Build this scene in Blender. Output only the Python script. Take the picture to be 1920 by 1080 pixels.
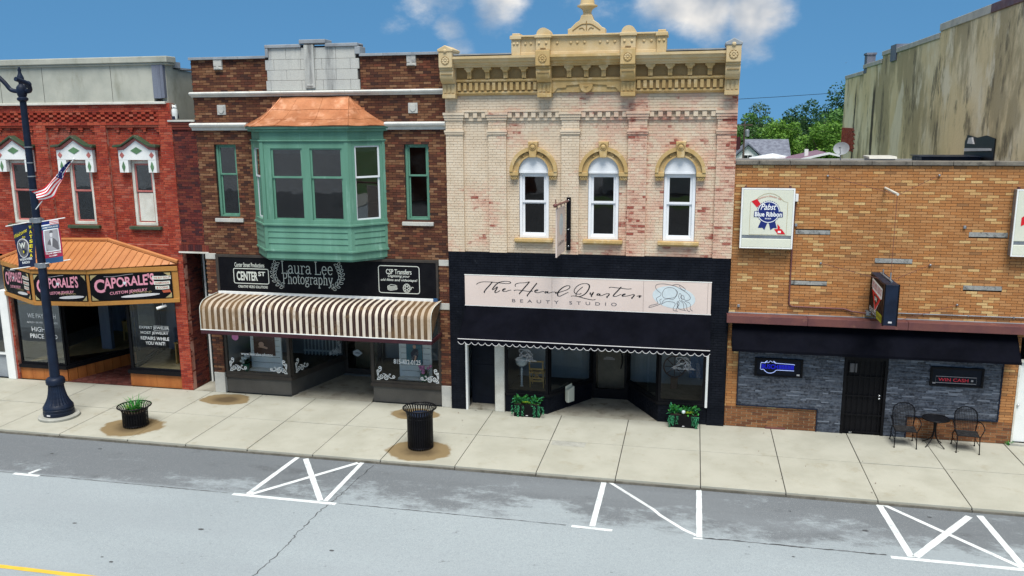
import bpy, bmesh, math, random
from mathutils import Vector, Matrix
random.seed(7)
R = math.radians
S = bpy.context.scene
COL = S.collection
for o in list(bpy.data.objects): bpy.data.objects.remove(o)

# ------------------------------------------------------------------ camera
cd = bpy.data.cameras.new('camera'); cam = bpy.data.objects.new('camera', cd); COL.objects.link(cam)
CAM = Vector((0, -21.8, 7.9))
yaw, pit, rol = R(-12.15), R(11.2), R(-.377)
fw = Vector((math.sin(yaw)*math.cos(pit), math.cos(yaw)*math.cos(pit), -math.sin(pit)))
rt = Vector((math.cos(yaw), -math.sin(yaw), 0)); up = rt.cross(fw)
rr = rt*math.cos(rol) + up*math.sin(rol); uu = up*math.cos(rol) - rt*math.sin(rol)
cam.matrix_world = Matrix(((rr.x, uu.x, -fw.x, CAM.x), (rr.y, uu.y, -fw.y, CAM.y), (rr.z, uu.z, -fw.z, CAM.z), (0, 0, 0, 1)))
cd.sensor_width = 36; cd.lens = 1583/1920*36; cd.clip_end = 3000; cd.clip_start = .1
S.camera = cam

# ------------------------------------------------------------------ world, sun, exposure
SUN_AZ, SUN_EL = R(168), R(63)       # azimuth from +Y clockwise: behind the camera, a little right
w = bpy.data.worlds.new('World'); S.world = w; w.use_nodes = True
nt = w.node_tree; N = nt.nodes; L = nt.links; N.clear()
def wn(t, **k):
    n = N.new(t)
    for a, b in k.items(): setattr(n, a, b)
    return n
tc = wn('ShaderNodeTexCoord')
sep = wn('ShaderNodeSeparateXYZ'); L.new(tc.outputs['Generated'], sep.inputs[0])
zm = wn('ShaderNodeMath', operation='MULTIPLY_ADD'); L.new(sep.outputs[2], zm.inputs[0]); zm.inputs[1].default_value = .68; zm.inputs[2].default_value = .32
cmb = wn('ShaderNodeCombineXYZ'); L.new(sep.outputs[0], cmb.inputs[0]); L.new(sep.outputs[1], cmb.inputs[1]); L.new(zm.outputs[0], cmb.inputs[2])
nrm = wn('ShaderNodeVectorMath', operation='NORMALIZE'); L.new(cmb.outputs[0], nrm.inputs[0])
sky = wn('ShaderNodeTexSky', sky_type='NISHITA'); sky.sun_disc = False
sky.sun_elevation = SUN_EL; sky.sun_rotation = SUN_AZ; sky.air_density = 1.0; sky.dust_density = .6; sky.ozone_density = 3.0; sky.altitude = 200
L.new(nrm.outputs[0], sky.inputs['Vector'])
hs = wn('ShaderNodeHueSaturation'); hs.inputs['Saturation'].default_value = 1.22; hs.inputs['Hue'].default_value = .487; hs.inputs['Value'].default_value = .76; L.new(sky.outputs[0], hs.inputs['Color'])
# clouds: fractal noise, gathered where the picture shows them and sparse elsewhere low in the sky
noi = wn('ShaderNodeTexNoise'); noi.inputs['Scale'].default_value = 7; noi.inputs['Detail'].default_value = 8; noi.inputs['Roughness'].default_value = .6
mp = wn('ShaderNodeMapping'); mp.inputs['Scale'].default_value = (1, 1, 1.6); mp.inputs['Location'].default_value = (.3, .1, .7); L.new(tc.outputs['Generated'], mp.inputs[0]); L.new(mp.outputs[0], noi.inputs['Vector'])
def M2(op, a, b=None, clamp=False):
    n = wn('ShaderNodeMath', operation=op); n.use_clamp = clamp
    for i, q in enumerate((a, b)):
        if q is None: continue
        if isinstance(q, (int, float)): n.inputs[i].default_value = q
        else: L.new(q, n.inputs[i])
    return n.outputs[0]
def pix(u, v):
    return (rr*((u-960)/1583) + uu*(-(v-540)/1583) + fw).normalized()
def lump(u, v, rad, amp):
    d = wn('ShaderNodeVectorMath', operation='DISTANCE'); L.new(tc.outputs['Generated'], d.inputs[0]); d.inputs[1].default_value = pix(u, v)
    mr = wn('ShaderNodeMapRange', interpolation_type='SMOOTHSTEP'); L.new(d.outputs['Value'], mr.inputs[0])
    mr.inputs[1].default_value = 0; mr.inputs[2].default_value = rad; mr.inputs[3].default_value = amp; mr.inputs[4].default_value = 0
    return mr.outputs[0]
acc = None
for q in ((790, 5, .075, .44), (830, -20, .08, .46), (925, -10, .075, .48), (945, 20, .04, .36), (838, 48, .05, .42), (852, 92, .04, .36), (760, 40, .05, .34), (1330, 15, .085, .56), (1420, 20, .085, .62), (1410, 75, .065, .5), (1290, -30, .1, .5), (1340, 70, .06, .42),
          (1800, -110, .09, .3), (250, -260, .2, .3), (1100, -300, .25, .3)):
    l = lump(*q); acc = l if acc is None else M2('MAXIMUM', acc, l)
el = wn('ShaderNodeMapRange'); L.new(sep.outputs[2], el.inputs[0]); el.inputs[1].default_value = .2; el.inputs[2].default_value = .5; el.inputs[3].default_value = 0; el.inputs[4].default_value = .5  # dense cloud added overhead, out of view, to light the ground
acc = M2('MAXIMUM', acc, el.outputs[0])
dens = M2('ADD', M2('SUBTRACT', noi.outputs['Fac'], .66), acc)
cr = wn('ShaderNodeMapRange', interpolation_type='SMOOTHSTEP'); L.new(dens, cr.inputs[0]); cr.inputs[1].default_value = 0.0; cr.inputs[2].default_value = .36; cr.inputs[3].default_value = 0; cr.inputs[4].default_value = .92
noi2 = wn('ShaderNodeTexNoise'); noi2.inputs['Scale'].default_value = 11; noi2.inputs['Detail'].default_value = 4; L.new(tc.outputs['Generated'], noi2.inputs['Vector'])
ccol = wn('ShaderNodeValToRGB'); L.new(noi2.outputs['Fac'], ccol.inputs[0])
ccol.color_ramp.elements[0].position = .38; ccol.color_ramp.elements[0].color = (2.3, 2.55, 2.9, 1)
ccol.color_ramp.elements[1].position = .62; ccol.color_ramp.elements[1].color = (6.6, 6.1, 5.4, 1)
mx = wn('ShaderNodeMix', data_type='RGBA'); L.new(cr.outputs[0], mx.inputs[0]); L.new(hs.outputs[0], mx.inputs[6]); L.new(ccol.outputs[0], mx.inputs[7])
bg = wn('ShaderNodeBackground'); bg.inputs['Strength'].default_value = .10; L.new(mx.outputs[2], bg.inputs['Color'])
ow = wn('ShaderNodeOutputWorld'); L.new(bg.outputs[0], ow.inputs[0])

sd = bpy.data.lights.new('sun', 'SUN'); sun = bpy.data.objects.new('sun', sd); COL.objects.link(sun)
sd.energy = 2.3; sd.angle = R(30); sd.color = (1, .985, .955)
sdir = Vector((math.sin(SUN_AZ)*math.cos(SUN_EL), math.cos(SUN_AZ)*math.cos(SUN_EL), math.sin(SUN_EL)))
sun.rotation_euler = sdir.to_track_quat('Z', 'Y').to_euler()
S.view_settings.view_transform = 'Standard'; S.view_settings.look = 'None'; S.view_settings.exposure = .92; S.view_settings.gamma = 1
S.view_settings.use_curve_mapping = False
S.render.engine = 'CYCLES'; S.cycles.use_denoising = True; S.cycles.max_bounces = 6; S.cycles.transparent_max_bounces = 12
S.cycles.sample_clamp_indirect = 6; S.cycles.caustics_reflective = False; S.cycles.caustics_refractive = False

# ------------------------------------------------------------------ materials
MATS = {}
class NT:
    """small wrapper for building node trees"""
    def __init__(s, name):
        s.m = bpy.data.materials.new(name); s.m.use_nodes = True
        s.n = s.m.node_tree.nodes; s.l = s.m.node_tree.links; s.n.clear()
        s.out = s.n.new('ShaderNodeOutputMaterial'); s.b = s.n.new('ShaderNodeBsdfPrincipled'); s.l.new(s.b.outputs[0], s.out.inputs[0])
        s.g = s.n.new('ShaderNodeNewGeometry'); s.pos = s.g.outputs['Position']; MATS[name] = s.m
    def put(s, v, sock):
        if isinstance(v, (int, float)): sock.default_value = v
        elif isinstance(v, tuple): sock.default_value = v if len(v) == 4 or sock.type == 'VECTOR' else v+(1,)
        else: s.l.new(v, sock)
    def math(s, op, a, b=0., c=0., clamp=False):
        n = s.n.new('ShaderNodeMath'); n.operation = op; n.use_clamp = clamp
        s.put(a, n.inputs[0]); s.put(b, n.inputs[1]); s.put(c, n.inputs[2]); return n.outputs[0]
    def vec(s, op, a, b):
        n = s.n.new('ShaderNodeVectorMath'); n.operation = op; s.put(a, n.inputs[0]); s.put(b, n.inputs[1]); return n.outputs[0]
    def noise(s, scale, detail=4, rough=.55, vec=None, dist=0, sc=None):
        v = vec or s.pos
        if sc: v = s.vec('MULTIPLY', v, sc)
        n = s.n.new('ShaderNodeTexNoise'); n.inputs['Scale'].default_value = scale; n.inputs['Detail'].default_value = detail
        n.inputs['Roughness'].default_value = rough; n.inputs['Distortion'].default_value = dist; s.l.new(v, n.inputs['Vector']); return n.outputs['Fac']
    def step(s, v, a, b, lo=0., hi=1.):
        n = s.n.new('ShaderNodeMapRange'); n.interpolation_type = 'SMOOTHSTEP'; s.put(v, n.inputs[0])
        n.inputs[1].default_value = a; n.inputs[2].default_value = b; n.inputs[3].default_value = lo; n.inputs[4].default_value = hi; return n.outputs[0]
    def mix(s, f, a, b, mode='MIX'):
        n = s.n.new('ShaderNodeMix'); n.data_type = 'RGBA'; n.blend_type = mode
        s.put(f, n.inputs[0]); s.put(a, n.inputs[6]); s.put(b, n.inputs[7]); return n.outputs[2]
    def ramp(s, v, stops, const=False):
        n = s.n.new('ShaderNodeValToRGB'); s.put(v, n.inputs[0]); e = n.color_ramp.elements
        if const: n.color_ramp.interpolation = 'CONSTANT'
        while len(e) < len(stops): e.new(.5)
        for i, (p, c) in enumerate(stops): e[i].position = p; e[i].color = c+(1,)
        return n.outputs[0]
    def xyz(s):
        n = s.n.new('ShaderNodeSeparateXYZ'); s.l.new(s.pos, n.inputs[0]); return n.outputs
    def rnd(s):
        oi = s.n.new('ShaderNodeObjectInfo'); return s.math('FRACT', s.math('ADD', s.g.outputs['Random Per Island'], oi.outputs['Random']))
    def bump(s, h, strength=.3, dist=.01):
        n = s.n.new('ShaderNodeBump'); n.inputs['Strength'].default_value = strength; n.inputs['Distance'].default_value = dist
        s.l.new(h, n.inputs['Height']); s.l.new(n.outputs[0], s.b.inputs['Normal'])
    def done(s, col, rough=.8, metal=0., spec=.3):
        s.put(col, s.b.inputs['Base Color']); s.put(rough, s.b.inputs['Roughness']); s.put(metal, s.b.inputs['Metallic'])
        s.b.inputs['Specular IOR Level'].default_value = spec; return s.m

def mat(name, c1, c2=None, scale=2., rough=.7, metal=0., bump=.15, bscale=40, lo=.35, hi=.65, streak=False, spec=.3, fine=.18, dirt=None, dlo=.55, dhi=.75):
    """weathered surface: two tones over noise, fine speckle, optional dirt colour"""
    t = NT(name)
    sc = (1, 1, .12) if streak else None
    c2 = c2 or tuple(x*.8 for x in c1)
    c = t.mix(t.step(t.noise(scale, 6, sc=sc), lo, hi), c1, c2)
    f = t.noise(bscale, 3)
    c = t.mix(t.step(f, .25, .75, 0., fine), c, (.02, .02, .02), 'MIX')
    if dirt: c = t.mix(t.step(t.noise(scale*1.7, 8, .65, sc=sc, vec=t.vec('ADD', t.pos, (7.3, 2.1, 4.4))), dlo, dhi), c, dirt)
    if bump: t.bump(f, bump)
    rg = t.step(t.noise(scale*3, 3), .3, .7, max(0, rough-.08), min(1, rough+.08))
    return t.done(c, rg, metal, spec)
def flat(name, c, rough=.6, spec=.3, metal=0.):
    t = NT(name); c = t.mix(t.step(t.noise(6, 5), .35, .7, 0., .25), c, tuple(x*.6 for x in c)); return t.done(c, rough, metal, spec)
def emis(name, c, s):
    t = NT(name); t.b.inputs['Emission Color'].default_value = c+(1,); t.b.inputs['Emission Strength'].default_value = s; return t.done(c, .4)
def glass(name, tint=(.75, .8, .82), dirt=.06, refl=1.0):
    t = NT(name); t.n.remove(t.b)
    tr = t.n.new('ShaderNodeBsdfTransparent'); tr.inputs[0].default_value = tint+(1,)
    gl = t.n.new('ShaderNodeBsdfGlossy'); gl.inputs['Roughness'].default_value = .015; gl.inputs['Color'].default_value = (.95, .97, 1, 1)
    nb = t.n.new('ShaderNodeBump'); nb.inputs['Strength'].default_value = .06; nb.inputs['Distance'].default_value = .03
    t.l.new(t.noise(1.3, 2), nb.inputs['Height']); t.l.new(nb.outputs[0], gl.inputs['Normal'])
    fr = t.n.new('ShaderNodeFresnel'); fr.inputs[0].default_value = 1.52
    mixs = t.n.new('ShaderNodeMixShader'); t.l.new(t.math('MULTIPLY_ADD', fr.outputs[0], refl, .0, True), mixs.inputs[0]); t.l.new(tr.outputs[0], mixs.inputs[1]); t.l.new(gl.outputs[0], mixs.inputs[2])
    df = t.n.new('ShaderNodeBsdfDiffuse'); df.inputs[0].default_value = (.4, .42, .42, 1)
    m2 = t.n.new('ShaderNodeMixShader'); t.l.new(t.step(t.noise(2.2, 6), .4, .8, 0., dirt), m2.inputs[0]); t.l.new(mixs.outputs[0], m2.inputs[1]); t.l.new(df.outputs[0], m2.inputs[2])
    t.l.new(m2.outputs[0], t.out.inputs[0]); return t.m

def brick(name, stops, dark=(.03, .02, .015), soot=.35, bump=.5, pale=None, rough=.85, top=None):
    t = NT(name); r = t.rnd()
    c = t.ramp(r, stops, True)
    c = t.mix(t.step(t.noise(45, 4), .3, .75, 0., .45), c, tuple(x*.55 for x in stops[0][1]))
    c = t.mix(t.step(t.noise(.55, 6, .6), .45, .75, 0., soot), c, dark)
    if pale: c = t.mix(t.step(t.noise(1.1, 7, .65, vec=t.vec('ADD', t.pos, (3.1, 0, 8))), .55, .72, 0., .55), c, pale)
    if top:
        z = t.xyz()[2]; c = t.mix(t.math('MULTIPLY', t.step(z, top[0], top[1]), t.step(t.noise(.9, 5, sc=(1, 1, .3)), .3, .6, .25, .8)), c, dark)
    t.bump(t.noise(60, 4), bump, .006)
    return t.done(c, rough, 0, .2)

# ------------------------------------------------------------------ geometry helpers
ORG = {}
def tag(o, label=None, cat=None, group=None, kind=None):
    if label: o['label'] = label
    if cat: o['category'] = cat
    if group: o['group'] = group
    if kind: o['kind'] = kind
    return o
def thing(name, loc, label, cat, group=None):
    o = bpy.data.objects.new(name, None); COL.objects.link(o); o.location = loc; o.empty_display_size = .2
    ORG[o] = Vector(loc); return tag(o, label, cat, group)
V3 = lambda a: Vector(a)
class MB:
    def __init__(s): s.v = []; s.f = []
    def add(s, vs, fs):
        n = len(s.v); s.v += [tuple(q) for q in vs]; s.f += [tuple(i+n for i in f) for f in fs]; return s
    def box(s, x0, x1, y0, y1, z0, z1):
        return s.add([(x0, y0, z0), (x1, y0, z0), (x1, y1, z0), (x0, y1, z0), (x0, y0, z1), (x1, y0, z1), (x1, y1, z1), (x0, y1, z1)],
                     [(0, 3, 2, 1), (4, 5, 6, 7), (0, 1, 5, 4), (1, 2, 6, 5), (2, 3, 7, 6), (3, 0, 4, 7)])
    def _pr(s, a, b):
        n = len(a); return s.add(list(a)+list(b), [tuple(range(n)), tuple(range(2*n-1, n-1, -1))]+[(i, i+n, (i+1) % n+n, (i+1) % n) for i in range(n)])
    def prism(s, p, y0, y1): return s._pr([(x, y0, z) for x, z in p], [(x, y1, z) for x, z in p])
    def prismx(s, p, x0, x1): return s._pr([(x0, y, z) for y, z in p], [(x1, y, z) for y, z in p])
    def prismz(s, p, z0, z1): return s._pr([(x, y, z0) for x, y in p], [(x, y, z1) for x, y in p])
    def quad(s, a, b, c, d): return s.add([a, b, c, d], [(0, 1, 2, 3)])
    def poly(s, pts): return s.add(pts, [tuple(range(len(pts)))])
    def slab(s, pts, n):     # thick polygon: pts (3d, planar) pushed along n
        n = V3(n); return s._pr([V3(p) for p in pts], [V3(p)+n for p in pts])
    def tube(s, pts, r, k=8, closed=False):
        pts = [V3(p) for p in pts]; n = len(pts); rs = r if isinstance(r, (list, tuple)) else [r]*n
        rings = []; ref = None
        for i, p in enumerate(pts):
            a = pts[i-1] if (i or closed) else p; b = pts[(i+1) % n] if (i < n-1 or closed) else p
            d = (b-a).normalized()
            if ref is None: ref = Vector((0, 0, 1)) if abs(d.z) < .9 else Vector((1, 0, 0))
            u = ref - d*ref.dot(d)
            if u.length < 1e-4: u = Vector((1, 0, 0)) if abs(d.x) < .9 else Vector((0, 1, 0)); u = u-d*u.dot(d)
            u.normalize(); w_ = d.cross(u); ref = u
            rings.append([p+(u*math.cos(2*math.pi*j/k)+w_*math.sin(2*math.pi*j/k))*rs[i] for j in range(k)])
        vs = [q for g in rings for q in g]; fs = []
        for i in range(n if closed else n-1):
            a, b = i*k, ((i+1) % n)*k
            fs += [(a+j, a+(j+1) % k, b+(j+1) % k, b+j) for j in range(k)]
        if not closed: fs += [tuple(range(k-1, -1, -1)), tuple(range((n-1)*k, n*k))]
        return s.add(vs, fs)
    def lathe(s, prof, c=(0, 0), k=24, a0=0):
        vs = []; n = len(prof)
        for r, z in prof: vs += [(c[0]+r*math.cos(a0+2*math.pi*j/k), c[1]+r*math.sin(a0+2*math.pi*j/k), z) for j in range(k)]
        fs = [(i*k+j, i*k+(j+1) % k, (i+1)*k+(j+1) % k, (i+1)*k+j) for i in range(n-1) for j in range(k)]
        return s.add(vs, fs+[tuple(range(k-1, -1, -1)), tuple(range((n-1)*k, n*k))])
    def ball(s, c, r, nu=12, nv=8, sc=(1, 1, 1)):
        prof = [(r*math.sin(math.pi*i/nv), -r*math.cos(math.pi*i/nv)) for i in range(1, nv)]
        t = MB().lathe(prof, k=nu); return s.add([(c[0]+x*sc[0], c[1]+y*sc[1], c[2]+z*sc[2]) for x, y, z in t.v], t.f)
    def ribbon(s, pts, w_, fr, close=False):
        """flat band along 2d points in frame fr; w_ may be a function of (index, direction)"""
        o, ex, ey = fr; n = len(pts); P = [Vector(p) for p in pts]; L_, R_ = [], []
        for i in range(n):
            a = P[i-1] if (i or close) else P[i]; b = P[(i+1) % n] if (i < n-1 or close) else P[i]
            d = (b-a); d = d.normalized() if d.length > 1e-6 else Vector((1, 0)); q = Vector((-d.y, d.x))*(w_(i, d) if callable(w_) else w_)*.5
            L_.append(P[i]+q); R_.append(P[i]-q)
        vs = [o+ex*q.x+ey*q.y for q in L_]+[o+ex*q.x+ey*q.y for q in R_]
        return s.add(vs, [(i, (i+1) % n, n+(i+1) % n, n+i) for i in range(n if close else n-1)])
    def build(s, name, m, parent=None, smooth=0, bevel=0, kind=None, recalc=True):
        me = bpy.data.meshes.new(name); off = ORG.get(parent, Vector((0, 0, 0)))
        me.from_pydata([(a-off.x, b-off.y, c-off.z) for a, b, c in s.v], [], s.f); me.update()
        if recalc and len(s.f) < 60000:
            bm = bmesh.new(); bm.from_mesh(me); bmesh.ops.recalc_face_normals(bm, faces=bm.faces); bm.to_mesh(me); bm.free()
        if smooth:
            me.polygons.foreach_set('use_smooth', [True]*len(me.polygons)); me.set_sharp_from_angle(angle=R(smooth))
        o = bpy.data.objects.new(name, me); COL.objects.link(o)
        me.materials.append(MATS[m] if isinstance(m, str) else m)
        if parent is not None: o.parent = parent
        ORG[o] = off
        if bevel:
            b = o.modifiers.new('bevel', 'BEVEL'); b.width = bevel; b.segments = 2; b.limit_method = 'ANGLE'; b.angle_limit = R(35)
        if kind: o['kind'] = kind
        return o
def solo(mb, name, m, label, cat, group=None, **k):
    """thing that is one mesh"""
    return tag(mb.build(name, m, None, **k), label, cat, group)
def front(x, z, y): return (Vector((x, y, z)), Vector((1, 0, 0)), Vector((0, 0, 1)))
def spline(pts, k=6, close=False):
    P = [Vector(p) for p in pts]; n = len(P); out = []
    for i in range(n if close else n-1):
        p0, p1, p2, p3 = (P[(i-1) % n], P[i], P[(i+1) % n], P[(i+2) % n]) if close else (P[max(i-1, 0)], P[i], P[i+1], P[min(i+2, n-1)])
        for j in range(k):
            t = j/k; out.append(.5*((2*p1)+(p2-p0)*t+(2*p0-5*p1+4*p2-p3)*t*t+(3*p1-p0-3*p2+p3)*t**3))
    if not close: out.append(P[-1])
    return out
def text(body, parent, m, fr, w_, h=None, bold=0., shear=0., space=1., name='lettering', warp=None, align='c'):
    """flat print: fitted to width w_ (and height h), centred on the frame origin"""
    c = bpy.data.curves.new('t', 'FONT'); c.body = body; c.size = 1; c.offset = bold; c.shear = shear; c.space_character = space; c.resolution_u = 3
    t = bpy.data.objects.new('t', c); me = bpy.data.meshes.new_from_object(t); vs = [v.co.copy() for v in me.vertices]; fs = [tuple(p.vertices) for p in me.polygons]
    bpy.data.objects.remove(t); bpy.data.curves.remove(c); bpy.data.meshes.remove(me)
    x0 = min(v.x for v in vs); x1 = max(v.x for v in vs); y0 = min(v.y for v in vs); y1 = max(v.y for v in vs)
    sx = w_/(x1-x0); sy = h/(y1-y0) if h else sx; o, ex, ey = fr; out = []
    for v in vs:
        a, b = (v.x-(x0+x1)/2)*sx, (v.y-(y0+y1)/2)*sy
        if warp: a, b = warp(a/w_+.5, b, a)
        out.append(o+ex*a+ey*b)
    return MB().add(out, fs).build(name, m, parent, recalc=False)

UNIT = {}
def unit_box(m):
    if m not in UNIT:
        me = bpy.data.meshes.new('brick'); b = MB().box(-.5, .5, -.5, .5, -.5, .5)
        me.from_pydata(b.v, [], b.f); me.materials.append(MATS[m]); UNIT[m] = me
    return UNIT[m]
class Brickwork:
    """courses of separate bricks over recessed mortar; the largest in view become parts, the rest one mesh"""
    def __init__(s, owner, mb, mm, piece='brick', part='wall', seed=1):
        s.owner, s.mb, s.mm, s.piece, s.part = owner, mb, mm, piece, part; s.bricks = []; s.mortar = MB(); s.rng = random.Random(seed)
    def wall(s, x0, x1, z0, z1, y, holes=(), c=.0677, l=.203, j=.010, thick=.2, hide=(), ax='x', sgn=-1, head=0, jit=.003, lens=None, rec=.008, solid=True):
        """ax 'x': face in the plane y, looking along sgn; ax 'y': face in the plane x=y, running along Y"""
        n = max(1, round((z1-z0)/c)); c = (z1-z0)/n; rg = s.rng
        for i in range(n):
            a, b = z0+i*c, z0+(i+1)*c; zm = (a+b)/2; iv = [(x0, x1)]
            for h in holes:
                r = h(zm) if callable(h) else ((h[0], h[1]) if h[2] < zm < h[3] else None)
                if not r: continue
                nv = []
                for p, q in iv:
                    if r[1] <= p or r[0] >= q: nv.append((p, q)); continue
                    if r[0] > p: nv.append((p, r[0]))
                    if r[1] < q: nv.append((r[1], q))
                iv = nv
            hd = head and i % head == head-1
            ll = l/2-.002 if hd else l+j if lens is None else None
            off = (i % 2)*(ll or .2)*.5
            for p, q in iv:
                if q-p < .01: continue
                d0, d1 = y-sgn*rec, y-sgn*thick
                lo, hi = min(d0, d1), max(d0, d1)
                if solid:
                    if ax == 'x': s.mortar.box(p, q, lo, hi, a, b)
                    else: s.mortar.box(lo, hi, p, q, a, b)
                xs = []
                if lens is None:
                    k = math.floor((p-off)/ll)
                    while off+k*ll < q: xs.append((off+k*ll, off+(k+1)*ll)); k += 1
                else:
                    x = p-rg.random()*.2
                    while x < q: e = x+rg.uniform(*lens); xs.append((x, e)); x = e
                for u0, u1 in xs:
                    full = u0 >= p-.001 and u1 <= q+.001
                    u0, u1 = max(u0, p), min(u1, q)
                    g0 = j/2 if full or u0 > p else 0; g1 = j/2 if full or u1 < q else 0
                    if u1-u0-g0-g1 < .02: continue
                    jy = rg.uniform(-jit, jit); f0 = y+sgn*(jit+jy)*1.0; f1 = y-sgn*.045
                    e = rg.uniform(-.0012, .0012)
                    bx = (u0+g0+e, u1-g1+e, min(f0, f1), max(f0, f1), a+j/2, b-j/2)
                    if ax == 'y': bx = (bx[2], bx[3], bx[0], bx[1], bx[4], bx[5])
                    um = (u0+u1)/2
                    vis = ax == 'x' and full and not any(h[0] < um < h[1] and h[2] < zm < h[3] for h in hide)
                    s.bricks.append((bx, vis))
    def block(s, x0, x1, y0, y1, z0, z1): s.bricks.append(((x0, x1, y0, y1, z0, z1), False))
    def finish(s, n=300):
        w_ = s.mortar.build(s.part, s.mm, s.owner, recalc=False)
        if s.part != 'wall' : pass
        off = ORG[s.owner]
        vis = sorted((q for q in s.bricks if q[1]), key=lambda q: (Vector(((q[0][0]+q[0][1])/2, q[0][2], (q[0][4]+q[0][5])/2))-CAM).length)[:n]
        ids = set(id(q) for q in vis); me = unit_box(s.mb)
        for (x0, x1, y0, y1, z0, z1), _ in vis:
            o = bpy.data.objects.new(s.piece, me); COL.objects.link(o); o.parent = w_
            o.location = Vector(((x0+x1)/2, (y0+y1)/2, (z0+z1)/2))-off; o.scale = (x1-x0, y1-y0, z1-z0)
        rest = MB()
        for q in s.bricks:
            if id(q) not in ids: rest.box(*q[0])
        if rest.v: rest.build(s.piece+'work' if s.piece == 'brick' else s.piece+'_facing', s.mb, w_, kind='stuff', recalc=False)
        return w_

def sash_window(owner, x0, x1, z0, z1, y, mf, mg, fw_=.06, rail=None, deep=.1, stool=True, msash=None, name='window', sw=.045):
    """double-hung window: outer frame, an upper sash in front, a lower sash behind it, two panes"""
    msash = msash or mf
    f = MB().box(x0, x0+fw_, y, y+deep, z0, z1).box(x1-fw_, x1, y, y+deep, z0, z1).box(x0+fw_, x1-fw_, y+.002, y+deep, z1-fw_, z1).box(x0+fw_, x1-fw_, y-.012, y+deep, z0, z0+fw_)
    W = f.build(name, mf, owner, bevel=.006)
    rail = rail or (z0+z1)/2
    for a, b, yy in ((rail, z1-fw_, y+.03), (z0+fw_, rail+.03, y+.065)):
        p, q = x0+fw_, x1-fw_
        MB().box(p, p+sw, yy, yy+.03, a, b).box(q-sw, q, yy, yy+.03, a, b).box(p+sw, q-sw, yy+.001, yy+.031, b-sw, b).box(p+sw, q-sw, yy+.001, yy+.031, a, a+sw).build('sash', msash, W, bevel=.004)
        MB().box(p+sw-.005, q-sw+.005, yy+.012, yy+.018, a+sw-.005, b-sw+.005).build('pane', mg, W)
    return W
def shell(owner, x0, x1, y0, y1, z1, floors, m='interior', roof='roofing', rz=None):
    """side walls, back wall, floors and roof behind a shopfront"""
    b = MB().box(x0, x0+.2, y0, y1, 0, z1).box(x1-.2, x1, y0, y1, 0, z1).box(x0+.2, x1-.2, y1-.2, y1, 0, z1)
    b.build('side_wall', m, owner, recalc=False)
    f = MB()
    for z in floors: f.box(x0+.21, x1-.21, y0+.1, y1-.21, z-.2, z)
    f.build('storey_floor', m, owner, recalc=False)
    rz = rz or z1-.5
    MB().box(x0+.21, x1-.21, y0+.1, y1-.21, rz-.2, rz).build('roof', roof, owner, recalc=False)

# ------------------------------------------------------------------ material library
brick('brick_red', [(0, (.38, .060, .032)), (.3, (.31, .042, .024)), (.55, (.44, .088, .046)), (.8, (.25, .034, .022)), (.93, (.42, .12, .075))], soot=.25, dark=(.09, .022, .016), pale=(.45, .17, .12))
mat('mortar_red', (.52, .27, .20), (.30, .08, .05), 3)
brick('brick_maroon', [(0, (.16, .035, .026)), (.35, (.11, .022, .02)), (.6, (.20, .05, .03)), (.85, (.05, .018, .022))], soot=.5)
mat('mortar_maroon', (.12, .07, .055), (.06, .03, .025), 4)
brick('brick_brown', [(0, (.155, .064, .033)), (.2, (.09, .035, .023)), (.42, (.22, .105, .052)), (.6, (.115, .040, .024)), (.78, (.05, .024, .02)), (.86, (.28, .15, .08)), (.95, (.185, .06, .034))], soot=.25, bump=.9)
mat('mortar_brown', (.05, .034, .027), (.03, .02, .017), 4)
brick('brick_tan', [(0, (.47, .22, .083)), (.22, (.43, .19, .066)), (.42, (.50, .25, .10)), (.6, (.41, .175, .06)), (.75, (.62, .38, .155)), (.84, (.48, .205, .068)), (.945, (.68, .47, .21)), (.975, (.28, .14, .06))], soot=.2, dark=(.16, .08, .035))
mat('mortar_tan', (.19, .115, .065), (.13, .075, .045), 4)
brick('brick_low', [(0, (.26, .11, .045)), (.3, (.20, .08, .034)), (.6, (.31, .14, .06)), (.85, (.15, .06, .03))], soot=.4)
mat('mortar_pale', (.46, .36, .22), (.36, .27, .16), 3)
brick('brick_paver', [(0, (.16, .05, .04)), (.4, (.11, .035, .03)), (.7, (.20, .075, .06))], soot=.4)
mat('black_brick', (.003, .0045, .009), (.007, .009, .015), 3, rough=.6, spec=.1, dirt=(.022, .025, .033), dlo=.58, dhi=.8, bump=.5, bscale=60)
mat('black_mortar', (.003, .004, .006), None, 3, rough=.7, spec=.05)
t = NT('stone_ledger'); r = t.rnd()
c = t.ramp(r, [(0, (.042, .052, .072)), (.25, (.024, .03, .043)), (.5, (.065, .08, .105)), (.75, (.017, .021, .03)), (.9, (.16, .185, .225))], True)
c = t.mix(t.step(t.noise(18, 6), .35, .7, 0., .6), c, (.13, .145, .175)); t.bump(t.noise(40, 5), .9, .012); t.done(c, .6, 0, .4)
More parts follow.
